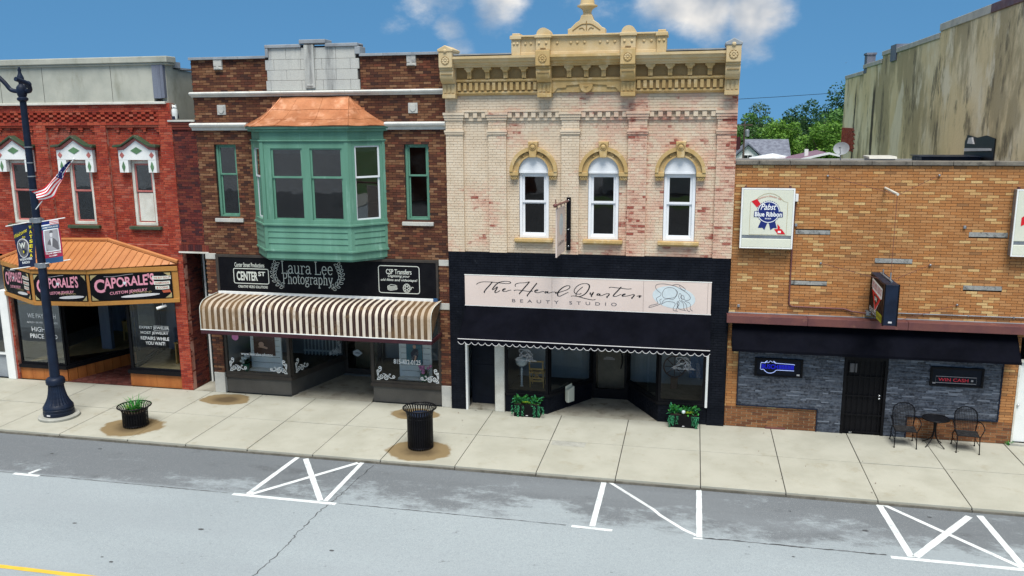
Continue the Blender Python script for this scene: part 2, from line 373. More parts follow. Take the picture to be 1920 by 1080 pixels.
# cream paint over red brick, worn through in patches
def worn_paint(name, mortar):
    t = NT(name); x, y, z = t.xyz(); r = t.rnd()
    big = t.noise(.8, 7, .62); fine = t.noise(9, 6, .6, sc=(.6, 1, 1.6))
    right = t.step(x, -4.5, .8, -.11, .07)
    wear = t.math('ADD', t.math('MULTIPLY_ADD', t.math('SUBTRACT', big, .5), 1.5, t.math('ADD', right, .5)), t.math('MULTIPLY', t.math('SUBTRACT', fine, .5), .55))
    if not mortar: wear = t.math('ADD', wear, t.math('MULTIPLY', t.math('SUBTRACT', r, .5), .16))
    for px_ in (-1.42, .75, -3.13):      # piers shed their paint most
        d = t.math('ABSOLUTE', t.math('SUBTRACT', x, px_)); wear = t.math('ADD', wear, t.step(d, .15, .36, .12 if px_ > -3 else .03, 0.))
    cream = t.mix(t.step(t.noise(2.5, 6), .35, .7), (.69, .575, .43), (.62, .50, .36))
    if mortar: cream = t.mix(.16, cream, (.40, .30, .20))
    cream = t.mix(t.step(t.noise(.9, 5, sc=(1, 1, .35), vec=t.vec('ADD', t.pos, (4, 4, 4))), .5, .78, 0., .5), cream, (.50, .37, .22))
    pink = t.mix(t.noise(14, 4), (.57, .31, .215), (.67, .46, .345))
    c = t.mix(t.step(wear, .40, .66, 0., .82 if not mortar else .35), cream, pink)
    if not mortar:
        bare = t.math('ADD', wear, t.math('MULTIPLY', t.step(r, .84, .99), .17))
        red = t.ramp(r, [(0, (.42, .13, .085)), (.5, (.36, .085, .055)), (.9, (.26, .045, .03))])
        c = t.mix(t.step(bare, .64, .90, 0., .9), c, red)
    t.bump(t.noise(45, 4), .5, .006); t.done(c, .75, 0, .25)
worn_paint('painted_brick', False); worn_paint('painted_mortar', True)
mat('gold_trim', (.55, .385, .165), (.48, .32, .125), 2.2, rough=.55, bump=.2, fine=.1, dirt=(.62, .48, .27), dlo=.48, dhi=.7)
mat('cream_trim', (.63, .50, .30), (.57, .42, .21), 2.0, rough=.55, bump=.2, fine=.1, dirt=(.42, .2, .07), dlo=.66, dhi=.8)
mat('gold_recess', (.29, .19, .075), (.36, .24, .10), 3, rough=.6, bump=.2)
mat('limestone', (.56, .55, .49), (.45, .45, .42), 1.6, rough=.8, bump=.3, dirt=(.17, .17, .17), dlo=.56, dhi=.8)
mat('limestone_stained', (.55, .55, .50), (.44, .45, .43), 1.2, rough=.8, bump=.3, streak=True, dirt=(.06, .06, .065), dlo=.50, dhi=.72)
mat('lime_block', (.36, .36, .335), (.27, .275, .26), 5, rough=.9, bump=.4, dirt=(.10, .10, .095), dlo=.5, dhi=.68)
mat('coping_dark', (.21, .19, .155), (.14, .125, .105), 3, rough=.9, bump=.4, dirt=(.07, .065, .055), dlo=.5, dhi=.72)
mat('coping_grey', (.33, .36, .38), (.25, .27, .29), 2, rough=.6, bump=.15)
mat('terracotta_white', (.72, .72, .66), (.60, .60, .56), 2.4, rough=.4, bump=.15, dirt=(.2, .18, .15), dlo=.6, dhi=.85)
t = NT('stucco_grey'); c = t.mix(t.step(t.noise(.7, 7, .6), .35, .65), (.46, .46, .39), (.34, .35, .30))
c = t.mix(t.step(t.noise(1.6, 8, .65, sc=(1, 1, .35)), .5, .72, 0., .6), c, (.19, .19, .135)); t.bump(t.noise(25, 6), .4, .01); t.done(c, .9)
t = NT('stucco_stained'); x, y, z = t.xyz()
v = t.vec('MULTIPLY', t.pos, (1, 1, .16)); v2 = t.vec('ADD', t.vec('MULTIPLY', t.pos, (1, 1, .42)), (0, 9, 3))
c = t.mix(t.step(t.noise(.3, 8, .62), .4, .62), (.76, .62, .36), (.86, .75, .52))
c = t.mix(t.step(t.noise(.35, 8, .66, vec=v2), .47, .57, 0., .75), c, (.36, .295, .17))
c = t.mix(t.step(t.noise(.9, 9, .7, vec=v2), .53, .63, 0., .75), c, (.12, .105, .07))
c = t.mix(t.step(t.noise(.28, 8, .6, vec=t.vec('ADD', t.vec('MULTIPLY', t.pos, (1, 1, .7)), (0, 31, 5))), .55, .60, 0., .8), c, (.86, .77, .57))
c = t.mix(t.step(t.noise(4, 8, .7, vec=v), .5, .75, 0., .4), c, (.30, .22, .10))
for y_, wd in ((23.6, .16), (28.6, .1)):
    d = t.math('ABSOLUTE', t.math('SUBTRACT', t.math('ADD', y, t.math('MULTIPLY', t.noise(1.2, 3), .5)), y_+.25)); c = t.mix(t.math('MULTIPLY', t.step(d, wd, wd*2.6, .92, 0.), t.step(z, 9.0, 10.0, 1., 0.)), c, (.018, .012, .01))
t.bump(t.noise(12, 7), .5, .02); t.done(c, .9)
mat('copper', (.55, .235, .11), (.44, .165, .07), 1.6, rough=.48, metal=.35, bump=.25, bscale=18, fine=.12, dirt=(.66, .34, .2), dlo=.5, dhi=.7)
mat('green_paint', (.13, .295, .21), (.105, .245, .17), 2.5, rough=.5, bump=.2, fine=.12, dirt=(.22, .40, .31), dlo=.55, dhi=.75, streak=True)
mat('white_paint', (.84, .85, .82), (.78, .80, .77), 2.5, rough=.5, bump=.1, fine=.08)
mat('white_old', (.72, .71, .63), (.60, .58, .50), 3, rough=.6, bump=.2, dirt=(.35, .31, .24), dlo=.62, dhi=.8)
mat('pvc_white', (.80, .82, .83), (.76, .78, .80), 2, rough=.35, bump=0, fine=.04)
mat('green_diamond', (.13, .27, .13), (.10, .2, .1), 5, rough=.6)
mat('pink_trim', (.55, .19, .17), (.45, .14, .12), 5, rough=.6)
mat('hood_green', (.035, .075, .035), (.06, .08, .05), 5, rough=.6, dirt=(.3, .25, .2), dlo=.6, dhi=.75)
mat('slate', (.19, .21, .26), (.12, .13, .17), 3, rough=.6, streak=True, bump=.4)
mat('orange_metal', (.52, .21, .07), (.46, .175, .055), 1.5, rough=.5, bump=.08, fine=.1, spec=.4)
mat('orange_wood', (.47, .165, .04), (.38, .12, .028), 4, rough=.55, streak=True, bump=.15)
mat('ochre_board', (.50, .24, .055), (.44, .20, .045), 2, rough=.55, bump=.1)
mat('sign_black', (.004, .004, .006), (.007, .007, .009), 3, rough=.5, bump=.05, spec=.08)
mat('trim_brown', (.055, .045, .036), (.04, .033, .028), 3, rough=.5)
mat('bulkhead', (.105, .098, .085), (.085, .08, .07), 2, rough=.6, bump=.1)
mat('black_metal', (.003, .003, .004), (.006, .006, .008), 4, rough=.42, bump=.1, spec=.12)
mat('black_frame', (.006, .006, .008), None, 4, rough=.5, spec=.12)
mat('navy_metal', (.010, .019, .042), (.006, .011, .026), 3, rough=.45, bump=.15, spec=.2)
mat('grey_metal', (.33, .36, .38), (.25, .27, .29), 3, rough=.4, metal=.5, bump=.1)
mat('rust_ledge', (.17, .065, .055), (.13, .05, .05), 2, rough=.45, bump=.2, dirt=(.26, .12, .08), dlo=.58, dhi=.75)
mat('interior', (.36, .36, .35), (.30, .30, .29), 1)
mat('interior_dark', (.05, .05, .05), (.03, .03, .03), 1)
mat('roofing', (.26, .27, .28), (.18, .19, .2), .8, rough=.9, bump=.3)
mat('carpet', (.30, .235, .12), (.24, .185, .09), 5, rough=.95, bump=.4)
mat('deck_brown', (.12, .10, .075), (.09, .075, .055), 4, rough=.8)
mat('wood_yellow', (.50, .31, .095), (.42, .25, .07), 6, rough=.5, streak=True)
mat('door_brown', (.15, .12, .07), (.11, .09, .05), 3, rough=.5)
mat('maroon', (.055, .014, .02), (.04, .01, .016), 3, rough=.5)
mat('navy_door', (.008, .012, .022), (.006, .009, .016), 3, rough=.5, spec=.12)
mat('fabric_black', (.0016, .002, .0045), (.0035, .004, .008), 1.6, rough=.9, bump=.2, bscale=90, spec=.03)
mat('cream_sign', (.70, .71, .585), (.66, .67, .55), 2, rough=.35, bump=0, fine=.03)
mat('blush', (.73, .61, .54), (.70, .58, .51), 1.5, rough=.45, bump=.03, fine=.04)
mat('concrete_entry', (.44, .42, .34), (.33, .31, .25), 1.6, rough=.85, bump=.25, dirt=(.16, .14, .10), dlo=.5, dhi=.75)
mat('concrete_base', (.42, .42, .37), (.34, .34, .3), 4, rough=.9, bump=.3)
mat('concrete_dark', (.06, .055, .05), None, 3)
mat('soil', (.045, .03, .02), (.02, .014, .01), 20, bump=.6)
mat('mulch_rust', (.10, .05, .028), None, 20)
for nm, c in dict(ink_black=(.012, .012, .014), ink_white=(.90, .92, .90), ink_cream=(.66, .68, .60), ink_pink=(.72, .30, .38), ink_navy=(.012, .025, .16), ink_red=(.62, .014, .022), ink_gold=(.42, .34, .16), ink_yellow=(.78, .66, .03),
                 ink_rust=(.45, .1, .05), ink_blue=(.03, .09, .2), ink_sky=(.62, .70, .715), ink_lime=(.42, .42, .02), ink_maroon=(.36, .02, .06), ink_grey=(.36, .35, .36), ink_palegrey=(.62, .61, .61), ink_darkgrey=(.13, .125, .13), ink_skin=(.62, .36, .25), ink_brown=(.09, .035, .02), ink_teal=(.04, .14, .18), ink_blackblue=(.014, .018, .038), ink_line=(.13, .12, .13)).items(): flat(nm, c, .5)
flat('banner_navy', (.010, .018, .055), .55)
t = NT('paint_white_road'); c = t.mix(t.step(t.noise(3, 6), .35, .7), (.72, .76, .76), (.60, .64, .64)); c = t.mix(t.step(t.noise(17, 8, .8), .54, .62, 0., .75), c, (.30, .34, .36)); c = t.mix(t.step(t.noise(2.2, 7, .7, vec=t.vec('ADD', t.pos, (5, 5, 0))), .56, .68, 0., .6), c, (.36, .40, .42)); t.done(c, .75)
flat('paint_yellow', (.70, .45, .05), .7)
flat('rose_pink', (.62, .22, .42), .6); flat('rose_white', (.75, .77, .74), .6); flat('pot_green', (.02, .16, .09), .4); flat('leaf_dark', (.012, .05, .02), .6)
flat('brass', (.5, .38, .15), .3, .5, .8); flat('chrome', (.6, .6, .6), .25, .5, .9)
emis('neon_blue', (.005, .01, .5), .25); emis('neon_pale', (.4, .5, .9), .38); emis('neon_red', (.5, .03, .05), .12)
glass('glass_up', (.5, .55, .57), .02, 2.4); glass('glass_shop', (.93, .95, .95), .003, .2); glass('glass_tint', (.42, .44, .45), .01, 1.8)
def leafmat(name, cs, rough=.55):
    t = NT(name); r = t.rnd(); c = t.ramp(r, [(i/len(cs), q) for i, q in enumerate(cs)])
    m = t.done(c, rough, 0, .25); tl = t.n.new('ShaderNodeBsdfTranslucent'); t.l.new(c, tl.inputs[0]); ms = t.n.new('ShaderNodeMixShader'); ms.inputs[0].default_value = .3
    t.l.new(t.b.outputs[0], ms.inputs[1]); t.l.new(tl.outputs[0], ms.inputs[2]); t.l.new(ms.outputs[0], t.out.inputs[0]); return m
leafmat('leaf_green', [(.03, .20, .035), (.05, .30, .05), (.02, .13, .02), (.08, .40, .08)])
leafmat('leaf_lime', [(.30, .42, .02), (.20, .36, .02), (.38, .5, .04)])
leafmat('leaf_teal', [(.02, .19, .08), (.04, .28, .12), (.015, .12, .05), (.08, .42, .2)])
leafmat('tree_mid', [(.06, .16, .035), (.085, .21, .045), (.035, .10, .022), (.12, .26, .06)])
leafmat('tree_bright', [(.10, .23, .03), (.14, .29, .04), (.06, .15, .022), (.19, .35, .055)])
leafmat('tree_dark', [(.035, .10, .035), (.05, .13, .045), (.02, .065, .025)])
leafmat('tree_blue', [(.05, .11, .055), (.07, .14, .065), (.035, .08, .04)])
mat('bark', (.10, .075, .055), (.06, .045, .035), 6, bump=.6)

# concrete pavement with the rusty damp stains round the planters and bin
t = NT('pavement'); x, y, z = t.xyz()
oi = t.n.new('ShaderNodeObjectInfo')
c = t.mix(t.step(t.noise(.9, 7, .6), .35, .68), (.435, .43, .36), (.365, .36, .295))
c = t.mix(t.step(t.noise(5, 6, .65), .5, .75, 0., .35), c, (.42, .40, .33))
c = t.mix(t.math('MULTIPLY', oi.outputs['Random'], .30), c, (.36, .355, .30)); c = t.mix(t.step(t.noise(60, 3, .7), .45, .75, 0., .28), c, (.25, .24, .2))
c = t.mix(t.step(t.noise(1.7, 8, .7, vec=t.vec('ADD', t.pos, (9, 2, 0))), .54, .68, 0., .5), c, (.31, .285, .21)); c = t.mix(t.step(t.noise(14, 2, vec=t.vec('ADD', t.pos, (3, 3, 0))), .77, .79, 0., .8), c, (.12, .10, .08))
for cx_, cy_, rx, ry in ((-14.35, -3.1, .85, .72), (-13.1, -.6, .78, .5), (-6.35, -3.2, .82, .66), (-7.3, -.75, .72, .45)):
    ex_ = t.math('DIVIDE', t.math('SUBTRACT', x, cx_), rx); ey_ = t.math('DIVIDE', t.math('SUBTRACT', y, cy_), ry)
    d = t.math('SQRT', t.math('ADD', t.math('MULTIPLY', ex_, ex_), t.math('MULTIPLY', ey_, ey_)))
    d = t.math('ADD', d, t.math('MULTIPLY', t.math('SUBTRACT', t.noise(2.2, 5), .5), .55))
    c = t.mix(t.step(d, .9, 1.02, .9, 0.), c, (.20, .135, .055)); c = t.mix(t.step(d, .25, .75, .75, 0.), c, (.06, .04, .02))
t.bump(t.noise(70, 4), .25, .004); t.done(c, .85, 0, .25)
mat('kerb_face', (.20, .185, .15), (.13, .12, .095), 3, rough=.9, bump=.5, dirt=(.10, .09, .07), dlo=.5, dhi=.7)
# asphalt: pale, worn travel lane; darker, blotched parking lane with damp patches
t = NT('asphalt'); x, y, z = t.xyz()
lane = t.step(t.math('ADD', y, t.math('MULTIPLY', t.noise(1.2, 3), .10)), -6.18, -5.9)
c = t.mix(t.step(t.noise(.35, 5, .6, sc=(.35, 1, 1)), .3, .7), (.35, .40, .42), (.305, .35, .37))
blot = t.noise(.75, 12, .76, sc=(.6, 1, 1)); edge = t.step(y, -6.1, -4.3, -.04, .13)
left = t.step(x, -6., -11., 0., .075)
dk = t.step(t.math('ADD', t.math('ADD', blot, edge), left), .43, .57, .04, .85)
c = t.mix(t.math('MULTIPLY', lane, dk), c, (.115, .125, .135))
c = t.mix(t.math('MULTIPLY', lane, t.step(t.noise(1.4, 6, .6, sc=(.5, 1, 1), vec=t.vec('ADD', t.pos, (5, 3, 0))), .60, .72, 0., .6)), c, (.06, .062, .065))
c = t.mix(t.step(t.noise(26, 5, .8), .42, .70, 0., .30), c, (.12, .135, .145)); sp = t.noise(120, 3, .7); c = t.mix(t.step(sp, .42, .72, 0., .55), c, (.09, .10, .11)); c = t.mix(t.step(t.noise(95, 2, vec=t.vec('ADD', t.pos, (2, 7, 1))), .62, .70, 0., .5), c, (.62, .64, .64))
c = t.mix(t.step(t.noise(.5, 4, sc=(.12, 1, 1), vec=t.vec('ADD', t.pos, (1, 8.1, 0))), .45, .7, 0., .3), c, (.27, .30, .32))
c = t.mix(t.step(t.noise(3.4, 9, .75, sc=(.55, 1, 1)), .64, .69, 0., .6), c, (.12, .13, .135))
t.bump(sp, .35, .004); t.done(c, .85, 0, .25)
mat('crack_seal', (.05, .053, .056), (.09, .095, .1), 9, rough=.8)
mat('grass_ground', (.055, .12, .03), (.09, .13, .045), .4, rough=.95, bump=.6)

# ------------------------------------------------------------------ the setting: ground, road, pavement
ZR = -.10
def struct(mb, name, m, parent=None, **k):
    o = mb.build(name, m, parent, **k)
    if parent is None: o['kind'] = 'structure'
    return o
struct(MB().quad((-900, -900, -.32), (900, -900, -.32), (900, 1500, -.32), (-900, 1500, -.32)), 'ground', 'grass_ground')
road = struct(MB().box(-160, 160, -15.8, -3.97, ZR-.2, ZR), 'road', 'asphalt')
far = struct(MB().box(-160, 160, -19.6, -15.82, -.3, .02), 'far_pavement', 'concrete_base')
side = struct(MB().box(-60, 60, -3.945, .02, -.28, -.03), 'pavement', 'concrete_dark')
JX = [-28.4, -26.6, -24.9, -23.1, -21.4, -19.62, -17.84, -15.9, -13.90, -12.25, -10.56, -8.82, -7.08, -5.24, -3.31, -1.50, .37, 2.17, 4.03, 5.85, 7.70, 9.5, 11.3, 13.1, 14.9]
rg = random.Random(3)
for a, b in zip(JX, JX[1:]):
    for y0, y1 in ((-1.92, .0), (-3.96, -1.92)):
        dz = rg.uniform(-.004, .003); g = .009; gy = .014
        struct(MB().box(a+g, b-g, y0+gy, y1-(gy if y1 < -.5 else 0), -.13 if y0 < -3 else -.06, dz), 'paving_slab', 'pavement', side, bevel=.008)
for a, b in zip(JX, JX[1:]):     # rough kerb nosing below the slabs
    struct(MB().box(a+.006, b-.006, -3.985, -3.962, -.14, -.035-rg.random()*.012), 'kerb_stone', 'kerb_face', side, bevel=.01)
# pale repair patch
struct(MB().box(-3.25, -2.41, -2.24, -1.95, -.03, .006), 'repair_patch', 'concrete_base', side)
fl = lambda x0, y0, z: (Vector((x0, y0, z)), Vector((1, 0, 0)), Vector((0, 1, 0)))
def mark(pts, w_, name='painted_line', m='paint_white_road', z=.004, rag=.012):
    P = [Vector(p) for p in pts]; q = []
    for a, b in zip(P, P[1:]):
        n = max(2, int((b-a).length/.12)); q += [a.lerp(b, i/n) for i in range(n)]
    q.append(P[-1]); rr_ = random.Random(int(abs(pts[0][0])*1000))
    struct(MB().ribbon(q, lambda i, d: w_*rr_.uniform(1-rag*6, 1+rag*3), fl(0, 0, ZR+z)), name, m, road, recalc=False)
mark([(-15.29, -6.17), (-14.6, -6.17)], .1); mark([(-14.94, -6.1), (-14.86, -5.82)], .1)
mark([(-9.67, -6.17), (-7.24, -6.19)], .11); mark([(-9.34, -6.1), (-9.2, -3.98)], .12); mark([(-9.26, -6.1), (-7.62, -4.02)], .11, z=.006); mark([(-8.97, -4.02), (-7.63, -6.1)], .13); mark([(-7.52, -6.1), (-7.53, -3.98)], .11)
mark([(-2.17, -6.19), (-1.35, -6.22)], .09); mark([(-1.76, -6.12), (-1.75, -3.86)], .12); mark([(-1.68, -3.88), (-.6, -5.12), (-.45, -5.36), (.05, -5.92), (.28, -6.1)], .08, z=.006); mark([(.34, -3.86), (.34, -6.16)], .12); mark([(.22, -6.22), (.40, -6.22)], .06)
mark([(3.82, -6.24), (6.4, -6.25)], .11); mark([(4.05, -3.9), (4.19, -6.16)], .13); mark([(4.14, -3.95), (6.05, -6.18)], .1, z=.006); mark([(5.74, -4.18), (4.27, -6.14)], .14); mark([(5.96, -4.1), (6.08, -6.16)], .13)
mark([(-30, -9.85), (-10.5, -9.82), (-9.2, -9.83)], .11, m='paint_yellow'); mark([(-30, -10.3), (20, -10.3)], .11, m='paint_yellow')
# joint between lanes and a wandering crack
rk = random.Random(5)
def crack(pts, w_, n=26, amp=.03):
    P = [Vector(p) for p in pts]; q = []
    for a, b in zip(P, P[1:]): q += [a.lerp(b, i/n)+Vector((rk.uniform(-amp, amp), rk.uniform(-amp, amp))) for i in range(n)]
    struct(MB().ribbon(q, lambda i, d: w_*rk.uniform(.3, 1.5), fl(0, 0, ZR+.003)), 'crack', 'crack_seal', road, recalc=False)
crack([(-26, -6.12), (-9.7, -6.14)], .025, 160, .008); crack([(-7.2, -6.14), (-2.2, -6.17)], .022, 60, .008); crack([(.4, -6.17), (3.82, -6.17)], .035, 50, .012); crack([(6.4, -6.2), (14, -6.2)], .03, 70, .01)
crack([(-7.22, -4.05), (-7.32, -5.75), (-7.42, -6.4), (-7.46, -7.4), (-7.44, -8.2), (-7.5, -9.2), (-7.6, -11)], .02, 12, .03)

# ------------------------------------------------------------------ red brick jewellery shop (left)
b1 = thing('brick_building', (-17.6, 0, 0), 'red brick two storey shop with white diamond window hoods and grey stucco parapet', 'building')
BW = Brickwork(b1, 'brick_red', 'mortar_red', seed=11)
B1J = dict(j=.013)
W1 = [(-20.20, -19.40), (-18.11, -17.34), (-16.03, -15.30)]
winh = [(a, b, 4.93, 6.84) for a, b in W1]
cover = [(-21, -14.6, 2.4, 4.6), (-20.4, -19, 6.5, 7.6), (-18.5, -17, 6.5, 7.6), (-16.4, -15, 6.5, 7.6)]
shop = (-20.62, -14.90, -1, 3.72)
for a, b in ((-23.5, -19.09), (-18.68, -17.04), (-16.67, -14.94)):
    BW.wall(a, b, 4.40, 7.85, .10, winh, hide=cover, **B1J)
for a, b in ((-19.09, -18.68), (-17.04, -16.67), (-14.94, -14.53)):
    BW.wall(a, b, 4.40, 7.85, 0, hide=cover, **B1J)
BW.wall(-23.5, -14.53, 0, 4.40, 0, [shop, (-23.6, -20.70, -1, 4.0)], hide=cover, **B1J)
BW.wall(-23.5, -14.53, 7.85, 7.95, -.01); BW.wall(-23.5, -14.53, 8.22, 8.46, -.02)
BW.wall(-23.5, -14.98, 7.95, 8.22, .035); BW.wall(-14.98, -14.53, 7.95, 8.22, -.01)
x = -23.5; i = 0
while x < -15.0:                       # chequered corbel band of four courses
    for k in range(4):
        if (i+k) % 2 == 0: BW.block(x+.004, x+.128, -.03, .06, 7.953+k*.067, 8.016+k*.067)
    x += .132; i += 1
for a, b in ((-23.5, -19.09), (-18.68, -17.04), (-16.67, -14.94)):   # stepped corbels at the head of each panel
    BW.block(a, b, .02, .09, 7.79, 7.848); n = 4; wd = (b-a)/n
    for k in range(n):
        BW.block(a+wd*(k+.62), a+wd*(k+.98), .035, .09, 7.725, 7.786); BW.block(a+wd*(k+.74), a+wd*(k+.92), .05, .09, 7.66, 7.722)
BW.finish()
# upper parapet: grey rendered frieze, cap, boards
fz = MB().box(-23.5, -14.97, -.05, .25, 8.47, 9.53).build('frieze', 'stucco_grey', b1)
MB().box(-23.5, -14.42, -.16, .3, 9.56, 9.73).box(-23.5, -14.46, -.11, .29, 9.5, 9.56).build('parapet_cap', 'stucco_grey', b1, bevel=.02)
MB().box(-23.5, -14.62, -.10, .05, 8.43, 8.50).build('ledge', 'white_old', b1, bevel=.01)
for a, b in ((-14.95, -14.82), (-14.815, -14.70), (-14.695, -14.60)): MB().box(a, b, -.09-random.random()*.02, .1, 8.58+random.random()*.03, 9.5).build('board', 'slate', b1, bevel=.005)
for xx in (-22.1, -20.0, -18.55, -16.3): MB().box(xx, xx+.012, -.053, 0, 8.5, 9.5).build('panel_joint', 'concrete_dark', fz)
MB().prismx([(.02, 7.9), (.02, 9.52), (.35, 9.5), (.36, 9.40), (1.6, 9.36), (1.6, 9.2), (14, 8.9), (14, 0), (.9, 0), (.9, 7.9)], -14.75, -14.58).build('side_wall', 'stucco_grey', b1)
MB().box(-14.78, -14.50, .35, .62, 9.44, 9.60).box(-14.76, -14.5, .62, 3.5, 9.40, 9.45).build('coping', 'coping_grey', b1)
shell(b1, -23.4, -14.8, .25, 14, 9.3, (.0, 4.2), rz=8.8)
# upper windows with their pedimented hoods
for i, (a, b) in enumerate(W1):
    W = sash_window(b1, a, b, 4.95, 6.84, .12, 'white_old', 'glass_up', .085, 5.93, .14, msash='pink_trim', sw=.05)
    if i == 2:
        MB().box(a+.13, b-.13, .172, .182, 5.08, 5.90).build('board', 'white_old', W)
    MB().box(a-.16, b+.14, -.02, .2, 4.84, 4.93).build('sill', 'hood_green', W, bevel=.01)
    c = (a+b)/2-.03; H = MB()
    H.prism([(c-.60, 6.86), (c+.60, 6.86), (c+.60, 7.14), (c+.40, 7.16), (c, 7.42), (c-.40, 7.16), (c-.60, 7.14)], -.05, .09)
    H.box(c-.60, c-.31, -.045, .09, 6.50, 6.86).box(c+.34, c+.60, -.045, .09, 6.50, 6.86)
    h = H.build('window_hood', 'white_paint', b1, bevel=.008)
    MB().prism([(c-.62, 7.145), (c-.41, 7.165), (c, 7.43), (c+.41, 7.165), (c+.62, 7.145), (c+.62, 7.22), (c+.44, 7.24), (c, 7.50), (c-.44, 7.24), (c-.62, 7.22)], -.075, .09).build('hood_moulding', 'pink_trim', h, bevel=.006)
    MB().prism([(c-.70, 7.215), (c-.45, 7.245), (c, 7.505), (c+.45, 7.245), (c+.70, 7.215), (c+.70, 7.29), (c+.42, 7.31), (c, 7.57), (c-.42, 7.31), (c-.70, 7.29)], -.16, .09).build('hood_cornice', 'hood_green', h, bevel=.012)
    dm = lambda x, z, rx, rz, m: MB().prism([(x-rx, z), (x, z-rz), (x+rx, z), (x, z+rz)], -.062, -.04).build('diamond', m, h)
    dm(c, 7.13, .19, .10, 'green_diamond'); dm(c-.48, 7.0, .075, .085, 'pink_trim'); dm(c+.48, 7.0, .075, .085, 'pink_trim'); dm(c-.455, 6.67, .055, .15, 'green_diamond'); dm(c+.47, 6.67, .055, .15, 'green_diamond')
# shopfront: display boxes either side of a brick-floored recess
pl = lambda pts: [V3(p) for p in pts]
def glazing(owner, p, q, z0, z1, m='glass_shop', fr='black_frame', t=.06, mull=(), name='shop_window', top=True):
    """framed plate glass between plan points p and q"""
    P, Q = Vector((p[0], p[1], 0)), Vector((q[0], q[1], 0)); d = (Q-P).normalized(); n = Vector((d.y, -d.x, 0))
    def bar(a, b, za, zb, dep=.05): return [P+d*a-n*dep+Vector((0, 0, za)), P+d*b-n*dep+Vector((0, 0, za)), P+d*b+n*dep*.6+Vector((0, 0, za)), P+d*a+n*dep*.6+Vector((0, 0, za))], zb-za
    ln = (Q-P).length; f = MB()
    for a, b, za, zb in [(0, t, z0, z1), (ln-t, ln, z0, z1), (t, ln-t, z0, z0+t), (t, ln-t, z1-t, z1)]+[(u-t/2, u+t/2, z0+t, z1-t) for u in mull]:
        base, hh = bar(a, b, za, zb); f.slab(base, (0, 0, hh))
    W = f.build(name, fr, owner)
    MB().slab([P+d*t*.5+Vector((0, 0, z0+t*.5)), P+d*(ln-t*.5)+Vector((0, 0, z0+t*.5)), P+d*(ln-t*.5)+Vector((0, 0, z1-t*.5)), P+d*t*.5+Vector((0, 0, z1-t*.5))], n*.008).build('pane', m, W)
    return W, (lambda u, v, off=.012: (P+d*u+n*off+Vector((0, 0, v)), d, Vector((0, 0, 1))))
def boards(owner, p, q, z0, z1, wd, m, name='board', y=0., gap=.008, th=.03):
    P, Q = Vector((p[0], p[1], 0)), Vector((q[0], q[1], 0)); d = (Q-P).normalized(); n = Vector((d.y, -d.x, 0)); ln = (Q-P).length; k = max(1, round(ln/wd)); wd = ln/k
    for i in range(k):
        a, b = i*wd+gap/2, (i+1)*wd-gap/2; tt = th+random.random()*.004
        MB().slab([P+d*a+Vector((0, 0, z0)), P+d*b+Vector((0, 0, z0)), P+d*b+Vector((0, 0, z1)), P+d*a+Vector((0, 0, z1))], n*tt).build(name, m, owner)
yb = .10
bk = MB().prismz([(-20.6, yb+.04), (-18.96, yb+.04), (-18.16, 2.35), (-18.16, 2.6), (-20.6, 2.6)], 0, .36).prismz([(-16.64, yb+.04), (-14.92, yb+.04), (-14.92, 2.6), (-17.15, 2.6), (-17.15, 2.35)], 0, .36).build('bulkhead', 'interior_dark', b1)
boards(bk, (-20.61, yb), (-18.92, yb), 0, .38, .42, 'orange_wood'); boards(bk, (-18.92, yb), (-18.12, 2.32), 0, .38, .31, 'orange_wood', gap=.02); boards(bk, (-16.68, yb), (-14.91, yb), 0, .40, .88, 'orange_wood')
boards(bk, (-17.18, 2.32), (-16.68, yb), 0, .40, .5, 'orange_wood')
MB().prismz([(-20.6, yb+.06), (-18.98, yb+.06), (-18.2, 2.3), (-18.2, 4.5), (-20.6, 4.5)], .37, .46).prismz([(-16.6, yb+.06), (-14.94, yb+.06), (-14.94, 4.5), (-17.1, 4.5), (-17.1, 2.3)], .37, .46).build('display_floor', 'carpet', b1)
MB().prismz([(-20.6, .0), (-18.9, .0), (-18.06, 2.36), (-18.06, 2.5), (-20.6, .2)], .385, .485).build('window_ledge', 'black_frame', b1)
MB().prismz([(-16.72, .0), (-14.9, .0), (-14.9, .2), (-16.62, .2), (-17.1, 2.4), (-17.24, 2.36)], .405, .51).build('window_ledge', 'black_frame', b1)
g1, F1 = glazing(b1, (-20.58, yb+.02), (-18.94, yb+.02), .49, 2.95); g2, _ = glazing(b1, (-18.93, yb+.04), (-18.13, 2.34), .49, 2.95); g3, F3 = glazing(b1, (-16.62, yb+.02), (-14.92, yb+.02), .51, 2.95); g4, _ = glazing(b1, (-17.17, 2.34), (-16.66, yb+.04), .51, 2.95)
for s, z, w_, h in (('WE PAY CASH', 2.05, 1.02, .15), ('GOLD • SILVER • DIAMONDS', 1.84, 1.1, .06), ('HIGHEST', 1.62, .82, .15), ('PRICE PAID', 1.40, .98, .14)): text(s, g1, 'ink_white', F1(.92, z), w_, h, bold=.006)
for s, z, w_ in (('EXPERT JEWELER', 1.84, 1.0), ('MOST JEWELRY', 1.68, .94), ('REPAIRS WHILE', 1.52, .96), ('YOU WAIT!', 1.37, .66)): text(s, g3, 'ink_white', F3(.86, z), w_, .105, bold=.008)
fr = F3(1.10, 1.84); MB().ribbon([(-.25, -.075), (.25, -.075), (.25, .075), (-.25, .075)], .008, fr, True).build('lettering', 'ink_white', g3)
